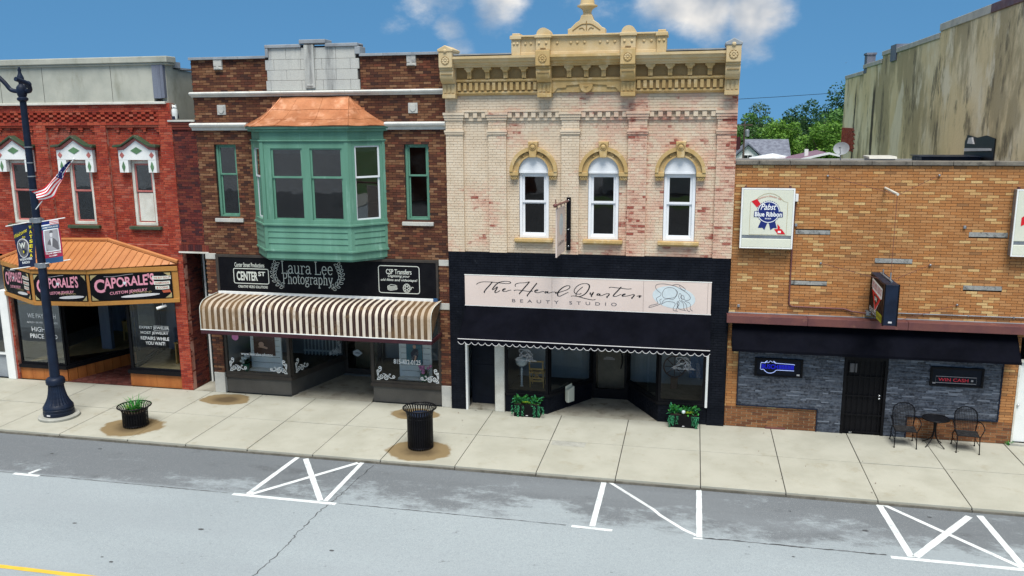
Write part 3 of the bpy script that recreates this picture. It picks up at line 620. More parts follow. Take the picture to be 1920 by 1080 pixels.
# recess: brick floor, dark door
rf = Brickwork(b1, 'brick_paver', 'concrete_dark', part='recess_floor', seed=4)
rf.mortar.prismz([(-18.95, .02), (-16.65, .02), (-17.1, 3.0), (-18.2, 3.0)], -.06, -.004)
for j_ in range(26):
    y0 = .03+j_*.107; xl = -18.9+.8*(y0/2.3); xr = -16.66-.5*(y0/2.3); x = xl-(j_ % 2)*.1
    while x < xr:
        a, b_ = max(x, xl), min(x+.2, xr)
        if b_-a > .03: rf.bricks.append(((a, b_-.008, y0, y0+.099, -.05, .004+random.random()*.005), j_ < 14))
        x += .208
rf.finish(160)
dr = MB().box(-18.16, -17.2, 2.45, 2.52, 0, 2.3).build('door', 'black_frame', b1); MB().box(-18.0, -17.35, 2.43, 2.45, .3, 2.1).build('pane', 'glass_tint', dr)
MB().box(-18.2, -17.1, 2.44, 2.6, 2.32, 3.2).build('transom', 'interior_dark', b1)
MB().box(-20.6, -18.3, 4.5, 4.6, .4, 3.2).box(-17.05, -14.95, 2.6, 2.7, .4, 3.2).build('display_backdrop', 'slate', b1)
MB().box(-20.6, -14.92, .12, 4.6, 2.96, 3.02).build('display_ceiling', 'interior_dark', b1)
MB().box(-19.30, -18.92, 2.2, 2.35, .46, 2.95).build('interior_post', 'slate', b1)
# neighbouring storefront at the far left edge
b0 = thing('shop_building', (-24.5, 0, 0), 'pale grey shopfront with a white pillar cut off by the left edge', 'building')
MB().box(-31, -23.52, -.02, 12, 3.95, 8.6).box(-31, -23.2, .05, 12, 0, 3.95).build('wall', 'stucco_grey', b0); MB().box(-31.1, -23.45, -.15, 12.1, 8.6, 8.85).build('parapet_cap', 'coping_grey', b0)
for a_ in (-30, -27.7, -25.4): W = sash_window(b0, a_, a_+1.0, 5.0, 7.0, -.06, 'white_paint', 'glass_up')
MB().box(-20.97, -20.69, -.08, .25, 0, 2.86).build('pilaster', 'white_paint', b0, bevel=.015)
MB().box(-22.9, -20.98, .12, .22, 0, 3.9).build('panelling', 'coping_grey', b0); MB().box(-23.5, -20.97, -.04, .2, 2.9, 4.0).build('lintel', 'coping_grey', b0)
W = MB().box(-21.9, -21.0, .05, .11, .75, 2.6).build('window', 'white_paint', b0); MB().box(-21.8, -21.1, .035, .05, .85, 2.5).build('pane', 'glass_up', W)
# filler wall between the two buildings, with the recessed stair door below
BF = Brickwork(b1, 'brick_maroon', 'mortar_maroon', part='filler_wall', seed=21)
BF.wall(-14.525, -13.79, 4.43, 7.93, .03, hide=[(-15, -13, 0, 1)])
x = -14.60
while x < -13.7: BF.block(x, x+.066, -.012, .1, 4.23, 4.425); x += .0737
BF.wall(.02, .92, 0, 4.2, -14.535, ax='y', sgn=1)
BF.finish(60)
MB().box(-14.62, -13.79, -.06, .24, 7.93, 7.985).build('ledge', 'limestone', b1, bevel=.01)
for k in range(3): MB().box(-14.52, -13.79, -.035+.012*k, .1, 7.86-.07*k, 7.92-.07*k).build('corbel', 'brick_maroon', b1)
MB().box(-14.62, -13.66, -.03, .1, 4.185, 4.232).build('lintel', 'white_old', b1)
MB().box(-14.53, -13.78, .95, 1.02, 0, 4.3).build('passage_wall', 'interior_dark', b1)
MB().box(-14.50, -13.72, .0, .95, -.03, .012).build('passage_floor', 'concrete_entry', b1)
d = MB().box(-14.33, -13.84, .90, .945, .02, 2.4).build('door', 'maroon', b1, bevel=.004); MB().box(-14.2, -13.97, .892, .9, 1.0, 2.1).build('pane', 'glass_tint', d); MB().tube([(-14.29, .87, 1.0), (-14.29, .87, 1.12)], .012).build('handle', 'chrome', d)
MB().tube([(-14.40, .86, .02), (-14.40, .86, 4.2)], .03).build('downpipe', 'white_paint', b1)
# canopy
cn = thing('metal_canopy', (-17.7, -.5, 2.72), 'orange ribbed metal canopy hung over the jewellery shopfront', 'canopy')
A, B_, C_, D = Vector((-20.74, -.04, 3.8)), Vector((-18.66, -1.28, 3.8)), Vector((-16.96, -1.10, 3.8)), Vector((-14.70, -.04, 3.86)); Lr, Rr = Vector((-18.95, -.04, 4.46)), Vector((-16.94, -.04, 4.5))
def strips(e0, e1, t0, t1, n):
    for i in range(n):
        a, b = i/n, (i+1)/n; p, q, r_, s_ = e0.lerp(e1, a), e0.lerp(e1, b), t0.lerp(t1, b), t0.lerp(t1, a); nn = (q-p).cross(s_-p)
        if nn.length < 1e-6: nn = (q-p).cross(r_-p)
        nn.normalize(); nn = nn if nn.z > 0 else -nn
        m = MB(); ps = [p, q, r_, s_] if (r_-s_).length > 1e-4 else [p, q, r_]; m.slab([k-nn*.02 for k in ps], nn*.02)
        m.tube([p+nn*.01, s_+nn*.01], .017, 5); m.build('roof_panel', 'orange_metal', cn)
strips(A, B_, A+Vector((.02, 0, .05)), Lr, 9); strips(B_, C_, Lr, Rr, 9); strips(C_, D, Rr, D+Vector((-.02, 0, .06)), 11)
MB().tube([A+Vector((0, 0, .08)), Lr+Vector((0, 0, .03))], .05, 6).tube([Lr+Vector((-.05, -.02, .03)), Rr+Vector((.05, -.02, .03))], .05, 6).tube([Rr+Vector((0, 0, .03)), D+Vector((.03, 0, .07))], .06, 6).build('flashing', 'orange_metal', cn)
pa = [(A.x, A.y), (B_.x, B_.y+.08), (C_.x, C_.y+.08), (D.x, D.y)]
MB().prismz(pa, 2.72, 2.76).build('soffit', 'ochre_board', cn)
sg = []
for (p, q) in zip(pa, pa[1:]):
    P, Q = Vector((p[0], p[1], 0)), Vector((q[0], q[1], 0)); dd = (Q-P).normalized(); nn = Vector((dd.y, -dd.x, 0)); ln = (Q-P).length; z = lambda v: Vector((0, 0, v))
    MB().slab([P+z(2.73), Q+z(2.73), Q+z(3.79), P+z(3.79)], nn*-.05).build('fascia', 'ochre_board', cn)
    MB().slab([P+z(2.72), Q+z(2.72), Q+z(2.84), P+z(2.84)], nn*.03).slab([P+z(3.66), Q+z(3.66), Q+z(3.8), P+z(3.8)], nn*.03).build('trim_board', 'ochre_board', cn, bevel=.006)
    sg.append((P, dd, nn, ln))
def jewel_sign(k, a, b, label):
    P, dd, nn, ln = sg[k]; z0, z1 = 2.86, 3.64; a, b = a*ln, b*ln; w_ = b-a; off = nn*.03
    t = thing('sign_panel', P+dd*((a+b)/2)+nn*.03+Vector((0, 0, z0)), label, 'sign', 'black and pink signs around the canopy')
    MB().slab([P+dd*a+off*.1+Vector((0, 0, z0)), P+dd*b+off*.1+Vector((0, 0, z0)), P+dd*b+off*.1+Vector((0, 0, z1)), P+dd*a+off*.1+Vector((0, 0, z1))], off*.8).build('board', 'sign_black', t)
    fr = lambda u, v, o=.034: (P+dd*(a+w_*u)+nn*o+Vector((0, 0, z0+(z1-z0)*v)), dd, Vector((0, 0, 1)))
    sc = w_/2.45; o = fr(.02, .03)
    for cx_, cz_, sx, sz in ((0, 0, 1, 1), (1, 0, -1, 1), (0, 1, 1, -1), (1, 1, -1, -1)):   # gilt corner pieces
        f0 = fr(.015+cx_*.97, .025+cz_*.95, .036); MB().poly([f0[0]+f0[1]*(sx*u)+f0[2]*(sz*v) for u, v in ((0, 0), (.2*sc, 0), (.12*sc, .05), (.05*sc, .1), (0, .16))]).build('corner_ornament', 'ink_gold', t, recalc=False)
    arch = lambda u, b_, a_: (a_, b_*(1+.28*abs(u-.5)*2)+.10*sc*(u-.1))
    wordw = w_*(.74 if k == 2 else .8 if k == 1 else .66); cu = .40 if k == 2 else .44 if k == 1 else .38
    text("C", t, 'ink_pink', fr(cu-.5*wordw/w_+.085, .56), .17*wordw, .40, bold=.03); text("APORALE'S", t, 'ink_pink', fr(cu+.075, .66), .83*wordw, .28, bold=.025, warp=arch)
    text('CUSTOM JEWELRY', t, 'ink_pink', fr(cu+.06, .30), .62*wordw, .11, bold=.015, warp=lambda u, b_, a_: (a_, b_+.08*sc*(u-.5)))
    gm = fr(cu+.02, .63, .038); MB().poly([gm[0]+gm[1]*u+gm[2]*v for u, v in ((-.05, .02), (-.03, .05), (.03, .05), (.05, .02), (0, -.05))]).build('gem_emblem', 'ink_sky', t, recalc=False)
    sw = [(u, .24*sc*(.1+.1*math.sin(3*u))) for u in (-.4, -.2, 0, .2, .4)]; MB().ribbon([(u*wordw*.6, .34+.03*math.sin(5*u)) for u in (-.5, -.3, -.1, .1, .3)], .012, fr(cu, .5, .036)).build('flourish', 'ink_grey', t, recalc=False)
    f0 = fr(.60 if k == 2 else .70, .15, .036); e = [(.24*w_*math.cos(q*math.pi/12)*(1 if k else .8), .045*math.sin(q*math.pi/12)+.06*math.cos(q*math.pi/12)*.4) for q in range(24)]
    MB().poly([f0[0]+f0[1]*u+f0[2]*v for u, v in e]).build('cloud_plate', 'ink_palegrey', t, recalc=False)
    for q in range(5): MB().ribbon([(.05*math.cos(s_)*(1-s_/9)+(q-2)*.11, .07+.035*math.sin(s_)*(1-s_/9)) for s_ in [i_*.6 for i_ in range(10)]], .01, fr(.62, .17, .035)).build('flourish', 'ink_gold', t, recalc=False)
    if k != 1:
        for i, (s, v) in enumerate((('WE BUY GOLD', .80), ('DIAMONDS', .60), ('& COINS', .42))):
            f0 = fr(.875, v, .036); hw = (.115-.015*i)*w_
            MB().poly([f0[0]+f0[1]*u+f0[2]*q for u, q in ((-hw, -.05), (0, -.062), (hw, -.05), (hw, .05), (0, .04), (-hw, .05))]).build('scroll_plate', 'ink_cream', t, recalc=False)
            text(s, t, 'ink_rust', fr(.875, v-.005, .039), hw*1.7, .055, bold=.01)
        f0 = fr(.92, .24, .036); MB().poly([f0[0]+f0[1]*u+f0[2]*q for u, q in ((-.12, .05), (.1, .07), (.14, -.03), (.1, -.01), (-.08, -.02))]).build('scroll_plate', 'ink_rust', t, recalc=False)
jewel_sign(0, .06, .94, 'narrow black jewelry sign on the left slant of the canopy'); jewel_sign(1, .03, .98, 'black jewelry sign on the canopy front, partly behind the lamp post'); jewel_sign(2, .02, .93, 'longest black and pink jewelry sign, on the right slant of the canopy')
# security camera under the canopy, desk and stool inside, decoy owl on the ledge
sc_ = thing('security_camera', (-15.25, -.12, 2.6), 'small white security camera under the right end of the orange canopy', 'camera')
MB().tube([(-15.32, -.3, 2.55), (-15.12, -.12, 2.62)], .045, 10).build('body', 'white_paint', sc_, smooth=40); MB().tube([(-15.2, -.18, 2.63), (-15.2, -.16, 2.74)], .012).build('bracket', 'white_paint', sc_)
dk = thing('desk', (-15.5, 1.4, .46), 'light wooden desk behind the right jewellery window', 'desk')
MB().box(-15.75, -15.05, 1.0, 1.5, 1.12, 1.16).build('desk_top', 'wood_yellow', dk); MB().box(-15.74, -15.70, 1.02, 1.48, .46, 1.12).build('side_panel', 'wood_yellow', dk); MB().box(-15.12, -15.06, 1.02, 1.48, .46, 1.12).build('side_panel', 'wood_yellow', dk); MB().box(-15.7, -15.12, 1.44, 1.47, .8, 1.12).build('back_panel', 'wood_yellow', dk)
solo(MB().ball((-15.25, .75, .53), .12, 10, 6, (1.2, 1, .6)), 'cushion', 'rose_pink', 'pink cushion on the display floor of the right jewellery window', 'cushion', smooth=60)
ch = thing('desk', (-18.9, 3.4, .46), 'yellow wooden counter deep inside the left jewellery window', 'counter')
MB().box(-19.3, -18.35, 3.3, 3.9, 1.1, 1.15).build('desk_top', 'wood_yellow', ch); MB().box(-19.28, -18.37, 3.35, 3.4, .75, 1.1).build('front_panel', 'wood_yellow', ch); MB().box(-19.3, -19.24, 3.32, 3.88, .46, 1.1).build('side_panel', 'wood_yellow', ch); MB().box(-18.41, -18.35, 3.32, 3.88, .46, 1.1).build('side_panel', 'wood_yellow', ch)
ow_ = thing('decoy_owl', (-14.45, .08, 7.985), 'small white and dark plastic owl standing on the ledge between the brick buildings', 'owl figure')
MB().lathe([(.03, 7.986), (.06, 8.0), (.075, 8.08), (.085, 8.18), (.08, 8.26), (.07, 8.29)], (-14.45, .08), 12).build('body', 'rose_white', ow_, smooth=50)
MB().ball((-14.45, .08, 8.33), .07, 12, 8).prism([(-14.51, 8.36), (-14.48, 8.36), (-14.505, 8.42)], .06, .1).prism([(-14.42, 8.36), (-14.39, 8.36), (-14.395, 8.42)], .06, .1).build('head', 'rose_white', ow_, smooth=40)
MB().prism([(-14.52, 8.02), (-14.49, 8.3), (-14.41, 8.27), (-14.37, 8.04), (-14.44, 7.99)], .13, .16).box(-14.49, -14.41, .0, .03, 8.0, 8.09).build('wing', 'ink_blackblue', ow_); 
for s in (-1, 1): MB().ball((-14.45+s*.03, .015, 8.34), .016, 8, 6).build('eye', 'ink_blackblue', ow_)

# ------------------------------------------------------------------ brown brick photography shop
b2 = thing('brick_building', (-10.1, 0, 0), 'dark brown brick shop with a stone crest and green bay window', 'building')
BW = Brickwork(b2, 'brick_brown', 'mortar_brown', seed=12)
XL, XR = -13.78, -6.435
WL, WR = (-13.25, -12.58, 5.24, 7.33), (-7.63, -6.95, 5.24, 7.33)
hide = [(-12.4, -7.9, 4.1, 8.6)]
BW.wall(XL, XR, 4.19, 9.60, 0, [WL, WR, (-11.85, -8.4, 5.2, 7.45), (-11.48, -8.78, 8.74, 9.7)], l=.20, jit=.005, hide=hide)
BW.wall(XL, XR, .62, 4.19, 0, [(-13.43, -6.735, -1, 5)], l=.20, jit=.005, hide=[(-14, -13, 2, 3.2)])
BW.finish()
def blocks(owner, cuts, z0, z1, y0, y1, m, name='stone_block', g=.006, bevel=.006):
    for a, b in zip(cuts, cuts[1:]): MB().box(a+g/2, b-g/2, y0-random.random()*.002, y1, z0+g/2, z1-g/2).build(name, m, owner, bevel=bevel)
# limestone trim
for z0, z1 in ((0, .62), (4.03, 4.2)):
    MB().box(XL+.005, -13.44, -.025, .2, z0, z1).build('stone_block', 'limestone', b2, bevel=.01); MB().box(-6.73, XR-.005, -.025, .2, z0, z1).build('stone_block', 'limestone', b2, bevel=.01)
MB().box(-6.73, XR-.005, -.025, .2, 2.81, 2.99).build('stone_block', 'limestone', b2, bevel=.01); MB().box(XL+.005, -13.44, -.025, .2, 2.81, 2.99).build('stone_block', 'limestone', b2, bevel=.01)
MB().box(-11.47, -8.79, .0, .28, 8.72, 9.9).build('crest_backing', 'mortar_brown', b2)
for i, (z0, z1, cuts) in enumerate(((8.745, 9.01, (-11.50, -11.36, -10.45, -9.83, -9.05, -8.79)), (9.01, 9.285, (-11.46, -10.88, -10.34, -10.02, -9.45, -8.84)), (9.285, 9.56, (-11.50, -11.24, -10.46, -9.85, -9.04, -8.79)), (9.56, 9.86, (-11.40, -10.88, -10.34, -10.02, -9.44, -8.88)))):
    blocks(b2, cuts, z0, z1, -.055, .1, 'limestone_stained')
MB().box(-10.33, -10.05, -.11, .0, 8.80, 9.93).box(-10.28, -10.10, -.125, -.10, 8.84, 8.90).build('crest_pilaster', 'limestone_stained', b2, bevel=.012)
MB().box(-11.47, -10.42, -.11, .32, 9.86, 9.95).box(-9.72, -8.80, -.11, .32, 9.86, 9.95).box(-10.45, -9.70, -.13, .33, 9.955, 10.06).box(-11.47, -11.38, -.1, .32, 9.62, 9.86).box(-8.89, -8.74, -.1, .32, 9.66, 9.86).build('crest_coping', 'coping_grey', b2, bevel=.015)
cuts = [XL-.02, -13.06, -12.3, -11.47]; blocks(b2, cuts, 9.60, 9.675, -.09, .3, 'coping_grey', 'coping_stone'); blocks(b2, [-8.77, -8.1, -7.3, XR+.02], 9.60, 9.675, -.09, .3, 'coping_grey', 'coping_stone')
for c in (-12.925, -7.34):
    k = MB().box(c-.125, c+.125, -.07, .1, 9.42, 9.66).prism([(c-.125, 9.42), (c-.13, 9.33), (c+.13, 9.33), (c+.125, 9.42)], -.06, .1).build('cap_stone', 'limestone', b2, bevel=.012); MB().prism([(c-.1, 9.35), (c+.1, 9.35), (c, 9.43)], -.10, -.05).build('facet', 'limestone', k)
    s = MB().box(c-.13, c+.13, -.03, .1, 8.115, 8.385).build('shield_tile', 'limestone', b2, bevel=.01); MB().prism([(c-.09, 8.35), (c+.09, 8.35), (c+.09, 8.23), (c+.05, 8.175), (c, 8.15), (c-.05, 8.175), (c-.09, 8.23)], -.05, -.02).build('shield', 'limestone', s, bevel=.008)
def band(x0, x1, prof, m, step, name='moulding'):
    n = max(1, round((x1-x0)/step))
    for i in range(n):
        a, b = x0+(x1-x0)*i/n, x0+(x1-x0)*(i+1)/n; MB().prismx(prof, a+.003, b-.003).build(name, m, b2)
band(XL-.06, XR, [(.1, 8.60), (-.02, 8.60), (-.05, 8.64), (-.11, 8.66), (-.13, 8.70), (-.10, 8.735), (.1, 8.75)], 'terracotta_white', .92)
for a, b in ((XL-.1, -12.14), (-8.12, XR)): band(a, b, [(.1, 7.69), (-.03, 7.69), (-.05, 7.76), (-.09, 7.775), (-.15, 7.80), (-.17, 7.85), (-.12, 7.89), (.1, 7.905)], 'terracotta_white', .9)
for q in (WL, WR):
    W = sash_window(b2, q[0], q[1], q[2], q[3], .09, 'green_paint', 'glass_up', .07, 6.45, .16, sw=.045)
    MB().box(q[0]-.1, q[1]+.11, -.06, .2, 5.12, 5.225).build('sill', 'limestone', W, bevel=.01)
shell(b2, XL+.05, XR-.05, .25, 14, 9.4, (.0, 4.5), rz=8.9)
# ---- bay window
BP = [Vector((-12.09, .02, 0)), Vector((-11.40, -.80, 0)), Vector((-8.90, -.80, 0)), Vector((-8.18, .02, 0))]
def outl(k, y=None):
    return [(p.x+(-1.2 if i == 0 else -.62 if i == 1 else .62 if i == 2 else 1.2)*k, p.y-(0 if i in (0, 3) else k)) for i, p in enumerate(BP)]
bay = MB().prismz(outl(.0), 4.24, 4.44).build('bay_window', 'green_paint', b2, bevel=.01)
MB().prismz(outl(-.05), 4.19, 4.24).build('base_board', 'green_paint', bay); MB().prismz(outl(.05), 4.44, 4.50).build('moulding', 'green_paint', bay, bevel=.01)
MB().prismz(outl(.06), 5.15, 5.21).build('moulding', 'green_paint', bay, bevel=.01); MB().prismz(outl(.10), 7.66, 7.73).build('moulding', 'green_paint', bay, bevel=.012); MB().prismz(outl(.16), 7.73, 7.80).build('cornice', 'green_paint', bay, bevel=.015); MB().prismz(outl(.05), 7.40, 7.44).build('moulding', 'green_paint', bay, bevel=.01)
def face(i):
    P, Q = BP[i], BP[i+1]; d = (Q-P).normalized(); n = Vector((d.y, -d.x, 0)); ln = (Q-P).length
    def bx(mb, u0, u1, z0, z1, o0, o1):
        a = [P+d*u0+n*o0+Vector((0, 0, z0)), P+d*u1+n*o0+Vector((0, 0, z0)), P+d*u1+n*o1+Vector((0, 0, z0)), P+d*u0+n*o1+Vector((0, 0, z0))]; return mb.slab(a, (0, 0, z1-z0))
    return ln, bx
for i, wins in ((0, [(.16, .90)]), (1, [(.29, 1.20), (1.42, 2.33)]), (2, [(.19, .93)])):
    ln, bx = face(i); m = MB(); xs = [0]+[u for w_ in wins for u in w_]+[ln]
    for k in range(0, len(xs), 2): bx(m, xs[k], xs[k+1], 5.21, 7.40, -.10, 0)
    bx(m, 0, ln, 7.22 if i != 2 else 7.28, 7.40, -.099, .001); bx(m, 0, ln, 7.44, 7.66, -.1, .0); bx(m, 0, ln, 5.21, 5.31, -.099, .03)
    m.build('frame', 'green_paint', bay)
    m = MB(); bx(m, -.01, .09, 4.50, 7.40, .0, .022); bx(m, ln-.09, ln+.01, 4.50, 7.40, .0, .022); m.build('corner_board', 'green_paint', bay)
    for k in range(4):      # clapboards
        z0 = 4.50+k*.162; m = MB(); P, Q = BP[i], BP[i+1]; d = (Q-P).normalized(); n = Vector((d.y, -d.x, 0)); z = lambda v: Vector((0, 0, v))
        a, b = P+d*.09, Q-d*.09
        m.add([a-n*.04+z(z0), a+n*.026+z(z0+.003), a+n*.004+z(z0+.162), a-n*.04+z(z0+.162), b-n*.04+z(z0), b+n*.026+z(z0+.003), b+n*.004+z(z0+.162), b-n*.04+z(z0+.162)], [(0, 1, 2, 3), (7, 6, 5, 4), (0, 4, 5, 1), (1, 5, 6, 2), (2, 6, 7, 3), (3, 7, 4, 0)]).build('clapboard', 'green_paint', bay)
    for (u0, u1) in wins:
        ms = 'pvc_white' if i != 1 else 'green_paint'; rail = 6.43; top = 7.24 if i != 2 else 7.29; s_ = .05 if i != 1 else .055
        for za, zb, o in ((rail, top, -.03), (5.30, rail+.05, -.06)):
            m = MB(); bx(m, u0, u0+s_, za, zb, o-.03, o); bx(m, u1-s_, u1, za, zb, o-.03, o); bx(m, u0+s_, u1-s_, zb-s_, zb, o-.03, o+.001); bx(m, u0+s_, u1-s_, za, za+s_, o-.03, o+.001); m.build('sash', ms, bay)
            m = MB(); bx(m, u0+s_-.004, u1-s_+.004, za+s_-.004, zb-s_+.004, o-.018, o-.012); m.build('pane', 'glass_up', bay)
        m = MB(); bx(m, u0+.07, u1-.07, top-.17, top-.07, -.12, -.105); m.build('blind', 'white_old', bay)
MB().prismz(outl(-.06), 5.16, 5.20).prismz(outl(-.06), 7.42, 7.46).build('bay_floor', 'interior', bay)
# copper hip roof, slightly flared
E_ = [Vector((x_, y_, 7.81)) for x_, y_ in outl(.20)]; T_ = [Vector((-11.12, .0, 8.57)), Vector((-11.10, -.03, 8.57)), Vector((-9.13, -.03, 8.57)), Vector((-9.11, .0, 8.57))]
rows = []
for k in range(7):
    f = k/6; g = f**1.0; rows.append([E_[i].lerp(T_[i], f)-Vector((0, 0, .10*math.sin(math.pi*f))) for i in range(4)])
sheets = []
m = MB(); dense = []
for rw in rows:
    l_ = []
    for i in range(3): l_ += [rw[i].lerp(rw[i+1], q/8)+Vector((0, 0, .012*math.sin(q*5+i*3+rw[0].z*9))) for q in range(8)]
    dense.append(l_+[rw[3]])
nn = len(dense[0]); m.add([q for rw in dense for q in rw], [(r_*nn+c, r_*nn+c+1, (r_+1)*nn+c+1, (r_+1)*nn+c) for r_ in range(6) for c in range(nn-1)])
cr0 = m.build('copper_roof', 'copper', bay, smooth=30)
for k in (2, 4): MB().tube([q+Vector((0, -.004, .004)) for q in dense[k]], .007, 4).build('seam', 'copper', bay)
for q in (4, 10, 13, 20): MB().tube([rw[q]+Vector((0, -.004, .004)) for rw in dense], .006, 4).build('seam', 'copper', bay)
for q in (8, 16): MB().tube([rw[q]+Vector((0, -.006, .006)) for rw in dense], .012, 5).build('hip_cap', 'copper', bay)
MB().prismz(outl(.185), 7.795, 7.815).build('drip_edge', 'copper', bay)
for sx, xs in ((-1, ((-11.62, 8.10), (-11.45, 8.28), (-11.28, 8.45))), (1, ((-8.62, 8.10), (-8.80, 8.28), (-8.97, 8.45)))):
    for xx, zz in xs: MB().box(xx-.10, xx+.10, -.018, .0, zz-.14, zz+.0).build('step_flashing', 'copper', bay)
# ---- sign board over the awning
sg2 = thing('shop_sign', (-10.07, -.05, 3.1), 'long black photography sign board with white lettering under the green bay', 'sign')
MB().box(-13.34, -6.80, -.06, .0, 3.12, 4.11).build('board', 'sign_black', sg2)
MB().box(-13.43, -13.34, -.075, .02, 3.1, 4.185).box(-6.80, -6.735, -.075, .02, 3.1, 4.185).box(-13.34, -6.80, -.074, .02, 4.11, 4.184).build('border', 'trim_brown', sg2, bevel=.006)
MB().box(-13.40, -6.86, -.09, .02, 3.035, 3.115).build('rail', 'white_paint', sg2, bevel=.006); MB().box(-6.88, -6.76, -.12, -.02, 3.03, 3.13).build('end_cap', 'ink_blue', sg2)
ys = -.065; inkw = 'ink_cream'
text('Center Street Productions', sg2, inkw, front(-12.37, 3.90, ys), .93, .13, bold=.01)
text('CENTER', sg2, inkw, front(-12.46, 3.575, ys), .66, .27, bold=.03); text('ST', sg2, inkw, front(-12.0, 3.65, ys), .22, .13, bold=.03); text('CREATIVE VIDEO SOLUTIONS', sg2, inkw, front(-12.30, 3.265, ys), .93, .075, bold=.015)
def rrect(x0, x1, z0, z1, r, k=5):
    o = []
    for cx_, cz_, a0 in ((x1-r, z1-r, 0), (x0+r, z1-r, 90), (x0+r, z0+r, 180), (x1-r, z0+r, 270)): o += [(cx_+r*math.cos(R(a0+90*i/k)), cz_+r*math.sin(R(a0+90*i/k))) for i in range(k+1)]
    return o
Z0 = front(0, 0, ys)
MB().ribbon(rrect(-12.88, -11.79, 3.36, 3.79, .05), .022, Z0, True).build('border_line', inkw, sg2, recalc=False)
MB().ribbon(rrect(-8.46, -7.28, 3.24, 4.0, .07), .02, Z0, True).build('border_line', inkw, sg2, recalc=False)
text('CSP Transfers', sg2, inkw, front(-7.87, 3.84, ys), .74, .14, bold=.01); text('Digitizing your', sg2, inkw, front(-7.87, 3.71, ys), .64, .09, bold=.01, shear=.2); text('old films and videotape!', sg2, inkw, front(-7.87, 3.60, ys), 1.06, .09, bold=.012, shear=.2)
em = MB()
for k in range(5): em.ribbon([(-8.20, 3.33+k*.028), (-8.12, 3.31+k*.028), (-7.93, 3.345+k*.025)], .014, Z0)
em.ribbon([(-8.20, 3.33), (-8.21, 3.43), (-8.10, 3.48), (-7.96, 3.46), (-7.92, 3.36)], .012, Z0)
for r_ in (.125, .10, .045): em.ribbon([(-7.65+r_*.85*math.cos(a*math.pi/9), 3.385+r_*math.sin(a*math.pi/9)) for a in range(18)], .013, Z0, True)
for k in range(6): em.ribbon([(-7.65+.045*math.cos(k*1.047), 3.385+.05*math.sin(k*1.047)), (-7.65+.09*math.cos(k*1.047), 3.385+.1*math.sin(k*1.047))], .022, Z0)
em.ribbon(spline([(-7.57, 3.32), (-7.52, 3.37), (-7.50, 3.42), (-7.45, 3.40)], 4), .016, Z0); em.build('emblem', inkw, sg2, recalc=False)
# monoline typewriter letters (x-height 1, caps 1.5)
arc = lambda cx_, cy_, rx, ry, a0, a1, k=10: [(cx_+rx*math.cos(R(a0+(a1-a0)*i/k)), cy_+ry*math.sin(R(a0+(a1-a0)*i/k))) for i in range(k+1)]
G = {
 'L': (1.15, [[(.25, 1.5), (.25, 0)], [(.05, 1.5), (.48, 1.5)], [(.05, 0), (1.0, 0), (1.0, .35)]]),
 'P': (1.1, [[(.25, 1.5), (.25, 0)], [(.05, 0), (.48, 0)], [(.05, 1.5), (.6, 1.5)]+arc(.6, 1.12, .38, .38, 90, -90)+[(.25, .74)]]),
 'a': (.98, [[(.16, .74)]+arc(.42, .68, .29, .3, 150, 0, 8)+[(.71, .18), (.78, .02), (.95, .06)], [(.71, .58), (.42, .56)]+arc(.38, .29, .28, .27, 100, 360, 12)]),
 'u': (1.08, [[(.02, .97), (.2, .97), (.2, .35)]+arc(.46, .3, .26, .28, 180, 350, 8), [(.62, .97), (.8, .97), (.8, .02), (1.0, .02)]]),
 'r': (.86, [[(.04, .97), (.25, .97), (.25, 0)], [(.04, 0), (.5, 0)], [(.25, .6)]+arc(.55, .68, .26, .29, 170, 20, 6)]),
 'e': (.98, [[(.14, .54), (.80, .54)]+arc(.47, .49, .35, .49, 0, 320, 16)]),
 'h': (1.12, [[(.02, 1.5), (.24, 1.5), (.24, 0)], [(.04, 0), (.44, 0)], [(.24, .62)]+arc(.52, .66, .28, .32, 170, 0, 7)+[(.80, 0)], [(.62, 0), (1.0, 0)]]),
 'o': (1.0, [arc(.48, .49, .38, .49, 0, 360, 18)]),
 't': (.66, [[(.26, 1.32), (.26, .2)]+arc(.44, .18, .18, .17, 180, 330, 6), [(.04, .97), (.54, .97)]]),
 'g': (1.0, [arc(.45, .66, .29, .31, 0, 360, 14), [(.66, .9), (.92, 1.02)], [(.30, .40), (.20, .22), (.36, .12), (.68, .1), (.84, -.08), (.78, -.32), (.45, -.42), (.14, -.32), (.12, -.12), (.32, .1)]]),
 'p': (1.1, [[(.02, .97), (.24, .97), (.24, -.5)], [(.04, -.5), (.48, -.5)], arc(.56, .49, .34, .49, 150, -150, 14)]),
 'y': (1.05, [[(.14, .97), (.50, .03)], [(.86, .97), (.50, .03), (.36, -.34), (.18, -.46), (.06, -.34)], [(.0, .97), (.34, .97)], [(.68, .97), (1.0, .97)]]),
 ' ': (.5, [])}
def typed(s, x0, x1, zb, xh, w_):
    tot = sum(G[c][0] for c in s); k = (x1-x0)/tot; x = x0; m = MB()
    for c in s:
        for st in G[c][1]: m.ribbon([(x+p*k, zb+q*xh) for p, q in st], w_, Z0)
        x += G[c][0]*k
    m.build('lettering', inkw, sg2, recalc=False)
typed('Laura Lee', -11.39, -9.80, 3.69, .235, .022); typed('Photography', -11.36, -9.82, 3.40, .20, .022)
lm = MB()
